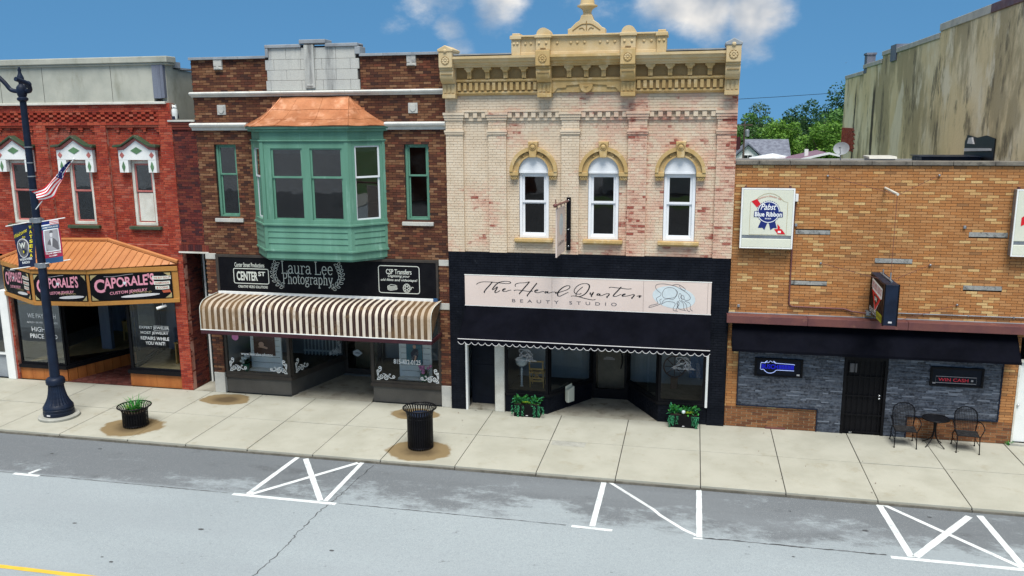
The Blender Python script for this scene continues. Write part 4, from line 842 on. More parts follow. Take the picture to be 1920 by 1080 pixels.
for s in (-1, 1):        # laurel sprays either side
    P = spline([(-10.60+s*(.72), 3.29), (-10.60+s*.93, 3.42), (-10.60+s*1.03, 3.62), (-10.60+s*1.0, 3.82), (-10.60+s*.93, 3.99)], 6); lm.ribbon(P, .014, Z0)
    for i in range(1, len(P), 3):
        d = (P[min(i+1, len(P)-1)]-P[i-1]).normalized()
        for q in (-1, 1):
            a = P[i]; ax_ = (d*.7+Vector((-d.y, d.x))*q*.75).normalized(); pr = Vector((-ax_.y, ax_.x)); L_ = .13
            lm.ribbon([a+ax_*(L_*u)+pr*(v*.034) for u, v in ((0, 0), (.25, .7), (.55, 1), (.85, .55), (1, 0), (.85, -.55), (.55, -1), (.25, -.7))], .013, Z0, True)
lm.build('laurel_emblem', inkw, sg2, recalc=False)
# ---- striped barrel awning
t = NT('stripe_fabric'); x, y, z = t.xyz()
u = t.math('FRACT', t.math('DIVIDE', t.math('ADD', x, 30.), .1835))
st = t.ramp(u, [(0, (.020, .007, .009)), (.20, (.10, .06, .04)), (.27, (.020, .007, .009)), (.48, (.26, .18, .11)), (.53, (.66, .59, .49)), (.92, (.66, .59, .49)), (.96, (.26, .18, .11))], True)
tan = t.math('MAXIMUM', t.step(t.math('ADD', x, t.math('MULTIPLY', t.noise(2.2, 4), .9)), -11.75, -11.55, 1., 0.), t.step(t.math('ADD', x, t.math('MULTIPLY', t.noise(2.0, 4), .9)), -7.45, -7.25))
st = t.mix(t.math('MULTIPLY', tan, t.step(t.noise(1.5, 6), .3, .65, .5, 1.)), st, t.mix(.55, st, (.26, .16, .07)))
st = t.mix(t.step(t.noise(2.2, 9, .7, dist=.5), .52, .66, 0., .5), st, (.22, .14, .07)); st = t.mix(t.step(t.math('ADD', z, t.math('MULTIPLY', t.noise(3, 5), .3)), 2.42, 2.30, 0., .35), st, (.16, .10, .05)); t.bump(t.noise(5, 4), .3, .03); t.done(st, .85)
tl_ = t.n.new('ShaderNodeBsdfTranslucent'); t.l.new(st, tl_.inputs[0]); ms_ = t.n.new('ShaderNodeMixShader'); ms_.inputs[0].default_value = .1; t.l.new(t.b.outputs[0], ms_.inputs[1]); t.l.new(tl_.outputs[0], ms_.inputs[2]); t.l.new(ms_.outputs[0], t.out.inputs[0])
aw = thing('striped_awning', (-10.07, -.5, 2.06), 'brown and cream striped barrel awning over the photography shop', 'awning')
prof = [(-.02, 3.05), (-.35, 3.04), (-.62, 3.02), (-.80, 2.98), (-.92, 2.91), (-.985, 2.82), (-1.0, 2.72), (-1.0, 2.19)]
m = MB(); xs = [-13.46+6.78*i/60 for i in range(61)]; n = len(prof)
for xx in xs:
    sag = -.05*math.exp(-((xx+12.7)/.55)**2)-.05*math.exp(-((xx+7.4)/.5)**2)+.008*math.sin(xx*7)
    m.v += [(xx, y_, z_+(sag if 0 < k < 5 else 0)) for k, (y_, z_) in enumerate(prof)]
m.f += [(i*n+k, (i+1)*n+k, (i+1)*n+k+1, i*n+k+1) for i in range(60) for k in range(n-1)]
m.f += [tuple(range(n)), tuple(60*n+k for k in range(n-1, -1, -1))]
m.build('canvas', 'stripe_fabric', aw, smooth=50)
MB().tube([(xs[0], y_-.005, z_+.01) for y_, z_ in prof], .009, 6).tube([(xs[-1], y_-.005, z_+.01) for y_, z_ in prof], .009, 6).build('piping', 'ink_cream', aw, smooth=60)
MB().box(-13.47, -6.67, -1.015, -.97, 2.06, 2.17).box(-13.47, -13.42, -.97, -.02, 2.06, 2.17).box(-6.72, -6.67, -.97, -.02, 2.06, 2.17).build('valance_rail', 'maroon', aw, bevel=.008); MB().box(-13.47, -6.67, -1.02, -.985, 2.172, 2.195).build('trim_strip', 'white_paint', aw)
# ---- shopfront
bk = MB().prismz([(-13.42, .08), (-11.36, .08), (-10.70, 2.42), (-10.70, 2.6), (-13.42, 2.6)], 0, .46).prismz([(-8.80, .08), (-6.74, .08), (-6.74, 2.6), (-9.46, 2.6), (-9.46, 2.42)], 0, .46).build('bulkhead', 'bulkhead', b2, bevel=.006)
MB().prismz([(-13.42, .02), (-11.31, .02), (-10.62, 2.44), (-10.75, 2.44), (-11.40, .18), (-13.42, .18)], .47, .58).prismz([(-8.85, .02), (-6.74, .02), (-6.74, .18), (-8.76, .18), (-9.41, 2.44), (-9.54, 2.44)], .47, .58).build('window_ledge', 'trim_brown', b2, bevel=.01)
MB().prismz([(-13.4, .19), (-11.42, .19), (-10.78, 2.42), (-10.78, 3.5), (-13.4, 3.5)], .47, .56).prismz([(-8.74, .19), (-6.76, .19), (-6.76, 3.5), (-9.38, 3.5), (-9.38, 2.42)], .47, .56).build('display_floor', 'deck_brown', b2)
h1, K1 = glazing(b2, (-13.42, .07), (-11.34, .07), .58, 2.7, fr='trim_brown', t=.08); h2, K2 = glazing(b2, (-11.33, .09), (-10.66, 2.44), .58, 2.7, fr='trim_brown', t=.07); h3, K3 = glazing(b2, (-8.82, .07), (-6.74, .07), .58, 2.7, fr='trim_brown', t=.08); h4, K4 = glazing(b2, (-9.50, 2.44), (-8.83, .09), .58, 2.7, fr='trim_brown', t=.07)
MB().box(-13.42, -6.74, .09, 3.6, 2.7, 2.78).build('display_ceiling', 'interior', b2); MB().box(-13.4, -10.8, 2.6, 2.66, .4, 2.7).box(-9.36, -6.76, 2.6, 2.66, .4, 2.7).build('display_backdrop', 'interior', b2)
MB().prismz([(-11.33, .0), (-8.83, .0), (-9.5, 2.5), (-10.68, 2.5)], -.04, .006).build('recess_floor', 'concrete_entry', b2)
dr = MB().box(-10.70, -10.58, 2.45, 2.52, 0, 2.6).box(-9.58, -9.46, 2.45, 2.52, 0, 2.6).box(-10.58, -9.58, 2.45, 2.52, .01, .20).box(-10.58, -9.58, 2.45, 2.52, 2.2, 2.6).build('door', 'trim_brown', b2); MB().box(-10.58, -9.58, 2.48, 2.49, .2, 2.2).build('pane', 'glass_shop', dr); MB().box(-10.55, -9.6, 3.0, 3.05, 0, 2.2).build('door_curtain', 'door_brown', dr); MB().box(-10.68, -9.48, 2.3, 2.45, .008, .03).build('threshold', 'grey_metal', dr)
op = thing('open_sign', (-10.24, 2.44, .6), 'small white scalloped OPEN sign hanging in the shop door', 'sign')
MB().prism([(-10.24+(.15+.02*math.cos(5*q*math.pi/12))*math.cos(q*math.pi/12), .72+(.10+.015*math.cos(4*q*math.pi/12))*math.sin(q*math.pi/12)) for q in range(24)], 2.42, 2.435).build('plate', 'white_paint', op); text('OPEN', op, 'ink_black', front(-10.24, .72, 2.415), .17, .055, bold=.015)
# lettering and scrolls on the glass
text('www.lauralee.photos', h1, 'ink_white', front(-12.39, 1.205, .05), 1.02, .12, bold=.015); text('815-432-0125', h3, 'ink_white', front(-7.75, 1.235, .05), .80, .14, bold=.02)
spiral = lambda cx_, cz_, r, a0, tn, k=16: [(cx_+r*(1-i/k*.85)*math.cos(R(a0+360*tn*i/k)), cz_+r*(1-i/k*.85)*math.sin(R(a0+360*tn*i/k))) for i in range(k+1)]
def scroll(W, frf, u, v, sx, s=1.):
    fr = frf(u, v); m = MB(); w_ = .024*s
    for st in (spline([(0, 0), (.02, .12), (.05, .22), (.11, .27), (.12, .34)], 4)+[Vector(q) for q in spiral(.08, .34, .05, 0, 1.2)], spline([(.02, .02), (.0, .16), (-.01, .24)], 4)+[Vector(q) for q in spiral(.03, .25, .04, 180, -1.1)],
               spiral(.11, .09, .08, 180, 1.5), spiral(.27, .06, .08, 90, 1.5), spline([(.16, .17), (.24, .16), (.33, .10), (.40, .05), (.46, .06)], 4)+[Vector(q) for q in spiral(.48, .10, .05, 270, 1.2)], spline([(.33, .10), (.37, .16)], 3)+[Vector(q) for q in spiral(.37, .15, .03, 0, 1)], [(-.02, -.01), (.08, -.01)]):
        m.ribbon([(sx*q[0]*s, q[1]*s) for q in st], w_, fr)
    m.build('scroll_decal', 'ink_white', W, recalc=False)
zf = lambda u, v: front(u, v, .045)
scroll(h1, zf, -13.27, .69, 1); scroll(h1, zf, -11.46, .69, -1); scroll(h3, zf, -8.65, .68, 1); scroll(h3, zf, -6.83, .68, -1)
scroll(h2, lambda u, v: K2(u, v, .03), .16, .69, 1); scroll(h2, lambda u, v: K2(u, v, .03), 2.2, .78, -1)
MB().prism([(-13.05+.11*math.cos(q*math.pi/8), 1.72+.11*math.sin(q*math.pi/8)) for q in range(16)], .045, .05).build('round_decal', 'rose_pink', h1)
# things in the windows
def easel_panel(x0, x1, y, ang, photo, label):
    t = thing('display_panel', ((x0+x1)/2, y, .56), label, 'display panel'); w_ = x1-x0
    n = 7
    for k in range(n): MB().box(x0+.05, x1-.05, y+.01, y+.03, .62+k*.175, .62+k*.175+.163).build('slat', 'white_paint', t, bevel=.004)
    MB().box(x0, x0+.05, y, y+.05, .56, 1.9).box(x1-.05, x1, y, y+.05, .56, 1.9).build('stile', 'white_paint', t)
    MB().box(x0, x1, y-.18, y+.04, .56, .61).build('foot', 'white_paint', t)
    return t
p1_ = easel_panel(-12.92, -11.92, .66, 0, 0, 'white slatted panel with a dark baby portrait in the left photo window')
MB().box(-12.80, -12.12, .63, .665, 1.02, 1.62).build('portrait', 'ink_brown', p1_)
bs_ = lambda pts, m, y: MB().poly([(a, y, b) for a, b in pts]).build('print', m, p1_, recalc=False)
bs_([(-12.55+.09*math.cos(q*.5236), 1.36+.08*math.sin(q*.5236)) for q in range(12)], 'ink_skin', .627); bs_([(-12.68, 1.27), (-12.5, 1.33), (-12.34, 1.27), (-12.36, 1.22), (-12.5, 1.25)], 'ink_skin', .626)
p2_ = easel_panel(-8.20, -7.22, .66, 0, 0, 'white slatted panel with a teal child portrait in the right photo window')
MB().box(-7.97, -7.49, .63, .665, 1.0, 1.75).build('portrait', 'ink_teal', p2_)
for pts, m, y in (([(-7.80, 1.08), (-7.66, 1.1), (-7.60, 1.3), (-7.62, 1.46), (-7.74, 1.48), (-7.84, 1.34)], 'ink_blackblue', .627), ([(-7.72+.05*math.cos(q*.6283), 1.53+.06*math.sin(q*.6283)) for q in range(10)], 'ink_skin', .626), ([(-7.74, 1.1), (-7.70, 1.1), (-7.66, 1.25), (-7.71, 1.27)], 'ink_skin', .625)): MB().poly([(a, y, b) for a, b in pts]).build('print', m, p2_, recalc=False)
def potted(cx_, cy_, z, mp_, mf, label, seed, rr_=.11):
    t = thing('flower_pot', (cx_, cy_, z), label, 'flower pot'); MB().lathe([(rr_*.7, z), (rr_, z+.22), (rr_*1.08, z+.22), (rr_*1.08, z+.25), (rr_*.9, z+.25)], (cx_, cy_), 16).build('pot', mp_, t, smooth=40)
    g = random.Random(seed); lf = MB()
    for k in range(40):
        a = g.random()*6.28; e = g.uniform(.2, 1.2); d = Vector((math.cos(a)*math.cos(e), math.sin(a)*math.cos(e), math.sin(e))); b = Vector((cx_, cy_, z+.25)); q = d.cross(Vector((0, 0, 1))).normalized()*.02; L_ = g.uniform(.12, .26)
        lf.add([b, b+d*L_*.5+q, b+d*L_, b+d*L_*.5-q], [(0, 1, 2, 3)])
    lf.build('leaves', 'leaf_dark', t, recalc=False)
    for k in range(9):
        a = g.random()*6.28; r_ = g.uniform(.03, .2); MB().ball((cx_+r_*math.cos(a), cy_+r_*math.sin(a)*.7, z+.36+g.uniform(-.05, .14)), g.uniform(.045, .065), 8, 5, (1, 1, .8)).build('bloom', mf, t, smooth=60)
potted(-12.95, .40, .56, 'pot_green', 'rose_white', 'green pot of white flowers in the left photo window', 3, .09); potted(-7.36, .40, .56, 'pot_green', 'rose_pink', 'green pot of pink flowers in the right photo window', 8, .12)
cr_ = thing('white_railing', (-11.5, 2.2, .56), 'white spindled toy crib rail behind the slanted photo window', 'railing')
MB().box(-12.1, -10.95, 2.48, 2.53, 1.25, 1.31).box(-12.1, -10.95, 2.48, 2.53, .68, .73).build('rail', 'white_paint', cr_)
for k in range(10): MB().box(-12.08+k*.122, -12.05+k*.122, 2.49, 2.52, .56, 1.25).build('spindle', 'white_paint', cr_)

# ------------------------------------------------------------------ cream painted brick beauty studio
b3 = thing('brick_building', (-2.72, 0, 0), 'cream painted brick building with gold cornice, arched window hoods and black ground floor', 'building')
BW = Brickwork(b3, 'painted_brick', 'painted_mortar', seed=13)
XL, XR = -6.43, .985
WC = [-4.085, -2.27, -.345]; SPR = 6.60; RI = .40
def arch_hole(c): return lambda z: (c-RI, c+RI) if 4.85 < z <= SPR else ((c-math.sqrt(RI*RI-(z-SPR)**2), c+math.sqrt(RI*RI-(z-SPR)**2)) if SPR < z < SPR+RI-.005 else None)
PIL = [(-6.43, -5.97), (-5.285, -4.81), (-3.355, -2.90), (-1.655, -1.19), (.52, .985)]
hd = [(c-.65, c+.65, 6.3, 7.4) for c in WC]
holes = [arch_hole(c) for c in WC]
edges = [q for p in PIL for q in p]
for a, b in zip(edges[1::2], edges[2::2]): BW.wall(a, b, 4.45, 7.97, .0, holes, l=.2, j=.011, rec=.009, hide=hd, head=7)
for a, b in PIL: BW.wall(a, b, 4.45, 8.60, -.08, (), l=.2, j=.011, rec=.009, head=7, thick=.28)
for a, b in zip(edges[1::2], edges[2::2]):
    BW.wall(a, b, 8.13, 8.60, -.08, (), l=.2, j=.011, rec=.009, thick=.28); BW.wall(a, b, 7.97, 8.13, -.035, (), l=.2, j=.011, rec=.009)
    BW.block(a, b, -.045, .03, 7.905, 7.965); BW.block(a, b, -.115, .03, 8.125, 8.175)
    n = max(2, round((b-a)/.215)); st = (b-a)/n
    for k in range(n): BW.block(a+st*(k+.5)-.055, a+st*(k+.5)+.055, -.10, .02, 7.985, 8.115)
for a, b in PIL:
    for z0, z1, o in ((7.56, 7.61, .03), (7.615, 7.665, .045), (7.92, 7.98, .03), (7.985, 8.05, .05), (8.055, 8.12, .07)): BW.block(a-o*.8, b+o*.8 if b < .9 else b, -.08-o, -.02, z0, z1)
BW.finish()
# black painted ground floor
BB = Brickwork(b3, 'black_brick', 'black_mortar', part='ground_floor_wall', seed=14)
BB.wall(XL+.005, XR-.012, 0, 4.45, -.085, [(-5.99, .535, -1, 2.98)], l=.2, j=.009, rec=.005, thick=.3, hide=[(-6, .55, 2.9, 3.9)])
BB.finish(200)
shell(b3, XL+.05, XR-.05, .35, 14, 9.2, (.0, 4.55), rz=8.7)
MB().box(XR-.05, XR+.0, .2, 14, 4.4, 9.3).build('party_wall', 'painted_brick', b3)
# windows, hoods, sills
for c in WC:
    W = sash_window(b3, c-.39, c+.39, 4.86, SPR, .015, 'pvc_white', 'glass_tint', .075, 5.79, .1, sw=.06)
    MB().prism([(c-.395, SPR)]+[(c+.395*math.cos(R(180-15*k)), SPR+.395*math.sin(R(180-15*k))) for k in range(13)], -.045, .1).build('tympanum', 'pvc_white', W); MB().box(c-.385, c+.385, -.055, .0, SPR-.035, SPR+.012).build('head_rail', 'pvc_white', W)
    MB().box(c-.515, c+.515, -.14, .05, 4.765, 4.85).box(c-.49, c+.49, -.10, .05, 4.73, 4.765).build('sill', 'gold_trim', W, bevel=.01)
    H = MB(); K = 20
    def ring(r0, r1, y0, y1):
        a = [(c+r0*math.cos(math.pi*k/K), SPR+r0*math.sin(math.pi*k/K)) for k in range(K+1)]; b = [(c+r1*math.cos(math.pi*k/K), SPR+r1*math.sin(math.pi*k/K)*1.02) for k in range(K, -1, -1)]; H.prism(a+b, y0, y1)
    ring(.395, .60, -.10, .02); ring(.54, .625, -.17, -.02); ring(.395, .43, -.13, .0)
    h = H.build('arch_hood', 'gold_trim', b3, smooth=35)
    for s in (-1, 1):
        x0, x1 = sorted((c+s*.395, c+s*.625)); MB().box(x0, x1, -.15, .02, 6.50, SPR).box(x0+.02, x1-.02, -.11, .02, 6.40, 6.50).build('hood_stop', 'gold_trim', h, bevel=.008)
        for k in range(3): MB().ball((x0+.05+k*.065, -.115, 6.45), .02, 8, 5).build('bead', 'gold_trim', h, smooth=60)
        MB().tube([Vector((c+s*q[0], -.112, SPR+q[1])) for q in spline([(.12, .47), (.20, .50), (.26, .46), (.27, .40), (.33, .38)], 4)], .014, 5).build('scroll', 'gold_recess', h, smooth=60); MB().ball((c+s*.245, -.11, SPR+.395), .025, 8, 5).build('bead', 'gold_trim', h, smooth=60)
    k = MB().prism([(c-.085, SPR+.37), (c+.085, SPR+.37), (c+.125, SPR+.77), (c-.125, SPR+.77)], -.21, .02).build('keystone', 'gold_trim', h, bevel=.012); MB().ball((c, -.21, SPR+.64), .06, 14, 8, (1, .5, 1)).build('boss', 'gold_trim', k, smooth=60)
    MB().tube([(c+.085*math.cos(q*.5236), -.215, SPR+.64+.085*math.sin(q*.5236)) for q in range(12)], .01, 5, True).build('boss_ring', 'gold_recess', k)
# ---- pressed metal cornice
co = MB().box(XL, XR, -.16, .3, 8.60, 9.50).build('cornice', 'gold_trim', b3)
def run(x0, x1, prof, m='gold_trim', name='moulding'): return MB().prismx(prof, x0, x1).build(name, m, co)
BR = [(-6.43, -6.08), (-3.94, -3.58), (-1.85, -1.49), (.64, .985)]
BAYS = [(-6.08, -3.94), (-3.58, -1.85), (-1.49, .64)]
for i, (a, b) in enumerate(BAYS):
    run(a, b, [(.1, 9.24), (-.34, 9.24), (-.36, 9.28), (-.42, 9.29), (-.44, 9.34), (-.50, 9.36), (-.53, 9.43), (-.56, 9.44), (-.56, 9.50), (.1, 9.53)], 'gold_trim' if i == 1 else 'cream_trim')
    run(a, b, [(.1, 8.87), (-.20, 8.87), (-.24, 8.90), (-.24, 8.94), (-.17, 8.96), (.1, 8.96)])
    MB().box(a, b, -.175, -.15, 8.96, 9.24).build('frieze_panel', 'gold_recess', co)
    n = 4 if i != 1 else 3
    for k in range(n):       # little consoles
        c = a+(b-a)*(k+.75 if n == 4 else k+1)/(n+.5 if n == 4 else n+1)
        MB().box(c-.055, c+.055, -.26, -.17, 8.96, 9.14).prism([(c-.055, 9.12), (c+.055, 9.12), (c+.075, 9.17), (c+.115, 9.19), (c+.115, 9.24), (c-.115, 9.24), (c-.115, 9.19), (c-.075, 9.17)], -.33, -.17).box(c-.012, c+.012, -.275, -.26, 8.97, 9.11).build('console', 'gold_trim', co, bevel=.008)
    if i != 1:
        run(a, b, [(.1, 8.55), (-.12, 8.55), (-.17, 8.58), (-.20, 8.60), (-.20, 8.635), (-.17, 8.65), (.1, 8.65)])
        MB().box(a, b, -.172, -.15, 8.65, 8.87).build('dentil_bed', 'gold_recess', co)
        n = 14; st = (b-a)/n
        for k in range(n): MB().box(a+st*(k+.5)-.042, a+st*(k+.5)+.042, -.235, -.17, 8.67, 8.86).build('dentil', 'gold_trim', co, bevel=.005)
    else:
        MB().prism([(a, 8.89), (b, 8.89), (b, 8.57), (b-.05, 8.60), (b-.14, 8.70), (b-.36, 8.71), (b-.36, 8.76), (b-.52, 8.77), (-2.52, 8.78), (-2.90, 8.78), (a+.52, 8.77), (a+.36, 8.76), (a+.36, 8.71), (a+.14, 8.70), (a+.05, 8.60), (a, 8.57)], -.20, -.15).build('apron', 'gold_trim', co, bevel=.01)
        bo = MB().prism([(-2.72+.17*math.cos(R(180+15*k)), 8.78+.2*math.sin(R(180+15*k))) for k in range(13)], -.23, -.15).build('medallion', 'gold_trim', co, bevel=.01); MB().tube([(-2.72, -.235, 8.66), (-2.72, -.235, 8.73)], .008, 5).tube([(-2.78, -.235, 8.735), (-2.72, -.235, 8.715), (-2.66, -.235, 8.735)], .008, 5).build('medallion_relief', 'gold_recess', bo)
for i, (a, b) in enumerate(BR):
    c = (a+b)/2; m_ = 'cream_trim' if i in (0, 3) else 'gold_trim'; ext = i in (1, 2)
    k = MB().box(a, b, -.30, .1, 8.58, 8.84).box(a-.0, b, -.34, .1, 8.48, 8.58).build('bracket', m_, co, bevel=.01)
    for q in range(3): MB().box(a+.05+q*.1, a+.11+q*.1, -.318, -.29, 8.62, 8.82).build('flute', m_, k)
    MB().prismx([(.1, 8.84), (-.30, 8.84), (-.38, 8.86), (-.46, 8.92), (-.50, 9.0), (-.52, 9.1), (-.50, 9.16), (-.54, 9.18), (-.54, 9.23), (.1, 9.23)], a, b).build('bracket_scroll', m_, k, smooth=30); MB().box(a+.03, b-.03, -.53, -.48, 9.06, 9.08).build('groove', 'gold_recess', k)
    top = 9.62 if not ext else 9.60
    MB().box(a, b, -.60, .1, 9.23, top).build('bracket_block', m_, k, bevel=.012)
    for q in range(8): MB().ball((c+.065*math.cos(q*.785), -.605, 9.40+.065*math.sin(q*.785)), .03, 8, 5, (1, .4, 1)).build('petal', m_, k, smooth=60)
    MB().ball((c, -.61, 9.40), .03, 8, 5, (1, .5, 1)).build('boss', m_, k, smooth=60)
    MB().tube([(c+.1*math.cos(q*.5236), -.605, 9.40+.1*math.sin(q*.5236)) for q in range(12)], .008, 4, True).build('rosette_ring', 'gold_recess', k)
    if not ext: MB().prism([(a-.02, top), (b+.02, top), (b+.03, top+.06), (c+.06, top+.13), (c, top+.16), (c-.06, top+.13), (a-.03, top+.06)], -.62, .1).build('bracket_cap', 'coping_grey' if i == 3 else m_, k, bevel=.015); MB().ball((c, -.62, top+.02), .05, 10, 6, (1, .5, 1)).build('bead', m_, k, smooth=60)
# attic, finial
at = MB().box(-4.45, -.86, -.42, .1, 9.50, 9.93).build('attic', 'cream_trim', b3, bevel=.01)
MB().box(-4.58, -.75, -.50, .12, 9.93, 9.975).box(-4.56, -.77, -.46, .11, 9.90, 9.93).box(-4.47, -.84, -.44, .05, 9.50, 9.57).build('moulding', 'cream_trim', at, bevel=.01)
for a, b in ((-4.57, -4.34), (-.99, -.76)): MB().box(a, b, -.48, .1, 9.5, 9.88).box(a-.03, b+.03, -.53, .12, 9.88, 9.97).box(a+.02, b-.02, -.46, .1, 9.975, 10.03).build('attic_post', 'cream_trim', at, bevel=.012)
for a, b in ((-3.94, -3.58), (-1.85, -1.49)):
    c = (a+b)/2; MB().box(a, b, -.52, .1, 9.605, 9.90).box(a-.03, b+.03, -.56, .12, 9.90, 9.98).build('attic_post', 'cream_trim', at, bevel=.012)
    MB().prism([(c+.17*math.cos(R(180-12*q)), 9.98+.165*math.sin(R(180-12*q))) for q in range(16)], -.5, .0).build('dome', 'cream_trim', at, smooth=35)
    MB().prism([(c-.07, 9.66), (c+.07, 9.66), (c+.02, 9.72), (c, 9.76), (c-.02, 9.72)], -.55, -.52).build('leaf_relief', 'cream_trim', at)
for x in (-4.50, -4.41, -4.22, -4.08, -3.86, -3.68, -3.42, -3.08, -2.92, -2.74, -2.36, -2.18, -2.0, -1.76, -1.58, -1.30, -1.12, -.93, -.82):
    yy = -.49 if x < -4.34 or x > -.99 else (-.53 if -3.94 < x < -3.58 or -1.85 < x < -1.49 else -.43); MB().ball((x, yy, 9.78), .034, 10, 6, (1, .6, 1)).build('stud', 'cream_trim', at, smooth=60)
c = -2.70
MB().prism([(c-.46, 9.975), (c+.46, 9.975), (c+.46, 10.10), (c+.38, 10.13), (c+.27, 10.24), (c+.17, 10.30), (c+.13, 10.42), (c-.13, 10.42), (c-.17, 10.30), (c-.27, 10.24), (c-.38, 10.13), (c-.46, 10.10)], -.42, -.12).build('finial_base', 'cream_trim', at, bevel=.015)
MB().tube([(c+q[0], -.425, q[1]) for q in spline([(-.34, 10.06), (-.24, 10.13), (-.12, 10.2), (0, 10.21), (.12, 10.2), (.24, 10.13), (.34, 10.06)], 4)], .012, 5).tube([(c, -.425, 10.07), (c, -.425, 10.28)], .012, 5).tube([(c+q[0], -.425, q[1]) for q in spline([(-.18, 10.1), (-.1, 10.12), (-.05, 10.07)], 4)], .01, 5).tube([(c+q[0], -.425, q[1]) for q in spline([(.18, 10.1), (.1, 10.12), (.05, 10.07)], 4)], .01, 5).build('finial_relief', 'gold_recess', at)
MB().lathe([(.13, 10.42), (.10, 10.48), (.12, 10.55), (.18, 10.60), (.25, 10.63), (.25, 10.66), (.18, 10.68), (.17, 10.74), (.15, 10.84), (.08, 10.92), (.03, 11.0)], (c, -.27), 20).build('finial', 'cream_trim', at, smooth=40)
for a, b in ((-6.1, -4.56), (-.76, .66)): MB().box(a, b, -.5, .25, 9.53, 9.565).build('roof_flashing', 'coping_grey', b3)
# ---- blush sign board with script
sg3 = thing('shop_sign', (-2.72, -.14, 3.0), 'long blush pink beauty studio sign with black script and line drawing', 'sign')
for a, b in ((-5.97, -3.585), (-3.58, -1.185), (-1.18, .44), (.445, .53)): MB().box(a, b, -.135, -.09, 3.0, 3.825).build('panel', 'blush', sg3, bevel=.003)
MB().box(-5.98, .54, -.14, -.09, 2.985, 2.998).box(-5.98, .54, -.14, -.09, 3.828, 3.84).build('border', 'white_paint', sg3)
Z0 = front(0, 0, -.139)
SCRIPT=[[(-5.642,3.577),(-5.6,3.615),(-5.497,3.65),(-5.386,3.659),(-5.238,3.658),(-5.053,3.646),(-4.869,3.631),(-4.741,3.635),(-4.695,3.658),(-4.741,3.686),(-4.869,3.689),(-5.007,3.662)],[(-5.201,3.665),(-5.276,3.571),(-5.37,3.467),(-5.43,3.382),(-5.418,3.354)],[(-5.007,3.662),(-5.109,3.586),(-5.194,3.473),(-5.17,3.455),(-5.069,3.532),(-5.092,3.467),(-5.133,3.398),(-5.102,3.37),(-4.991,3.434)],[(-4.908,3.443),(-4.862,3.466),(-4.843,3.489),(-4.88,3.488),(-4.917,3.455),(-4.908,3.419),(-4.834,3.412),(-4.761,3.442),(-4.687,3.458)],[(-4.558,3.559),(-4.58,3.586),(-4.549,3.632),(-4.448,3.659),(-4.303,3.671),(-4.194,3.702)],[(-4.185,3.699),(-4.303,3.559),(-4.413,3.427),(-4.459,3.375),(-4.446,3.357)],[(-3.986,3.669),(-4.067,3.567),(-4.176,3.418),(-4.244,3.333),(-4.238,3.302)],[(-4.614,3.442),(-4.559,3.462),(-4.468,3.462),(-4.322,3.449),(-4.203,3.438),(-4.094,3.448)],[(-4.022,3.45),(-3.968,3.471),(-3.959,3.489),(-3.995,3.488),(-4.04,3.459),(-4.031,3.423),(-3.959,3.411),(-3.868,3.438),(-3.787,3.45)],[(-3.697,3.444),(-3.742,3.451),(-3.769,3.423),(-3.742,3.411),(-3.691,3.453),(-3.702,3.417),(-3.652,3.415),(-3.58,3.439),(-3.499,3.451)],[(-3.409,3.436),(-3.463,3.443),(-3.486,3.424),(-3.454,3.411),(-3.365,3.45),(-3.195,3.511),(-3.115,3.567),(-3.105,3.618),(-3.169,3.629),(-3.276,3.585),(-3.383,3.491),(-3.427,3.408),(-3.418,3.345),(-3.355,3.342),(-3.239,3.406),(-3.141,3.451)],[(-2.795,3.431),(-2.865,3.411),(-2.954,3.426),(-2.99,3.496),(-2.938,3.597),(-2.815,3.682),(-2.674,3.701),(-2.594,3.663),(-2.602,3.564),(-2.689,3.435),(-2.812,3.359),(-2.918,3.351),(-2.936,3.408),(-2.884,3.5),(-2.761,3.612)],[(-3.075,3.349),(-3.007,3.359),(-2.883,3.347),(-2.74,3.311),(-2.563,3.278),(-2.475,3.272),(-2.422,3.292)],[(-2.556,3.467),(-2.565,3.425),(-2.529,3.419),(-2.481,3.479),(-2.508,3.415),(-2.536,3.378),(-2.515,3.355)],[(-2.31,3.435),(-2.354,3.444),(-2.385,3.41),(-2.353,3.397),(-2.305,3.44),(-2.318,3.404),(-2.274,3.393),(-2.196,3.426),(-2.126,3.452),(-2.07,3.449),(-2.08,3.407),(-2.128,3.366),(-2.107,3.342)],[(-1.755,3.643),(-1.848,3.537),(-1.951,3.417),(-1.941,3.387),(-1.88,3.39),(-1.794,3.432),(-1.751,3.448)],[(-2.076,3.604),(-2.024,3.629),(-1.902,3.62),(-1.745,3.608),(-1.589,3.594),(-1.489,3.606)],[(-1.716,3.417),(-1.664,3.44),(-1.647,3.464),(-1.682,3.458),(-1.725,3.426),(-1.707,3.396),(-1.62,3.406),(-1.534,3.427),(-1.448,3.454),(-1.417,3.437),(-1.447,3.391),(-1.484,3.358),(-1.454,3.347)],[(-1.352,3.413),(-1.309,3.423),(-1.261,3.437),(-1.292,3.415),(-1.261,3.398),(-1.3,3.379)],[(-1.275,3.423),(-1.22,3.426)]]
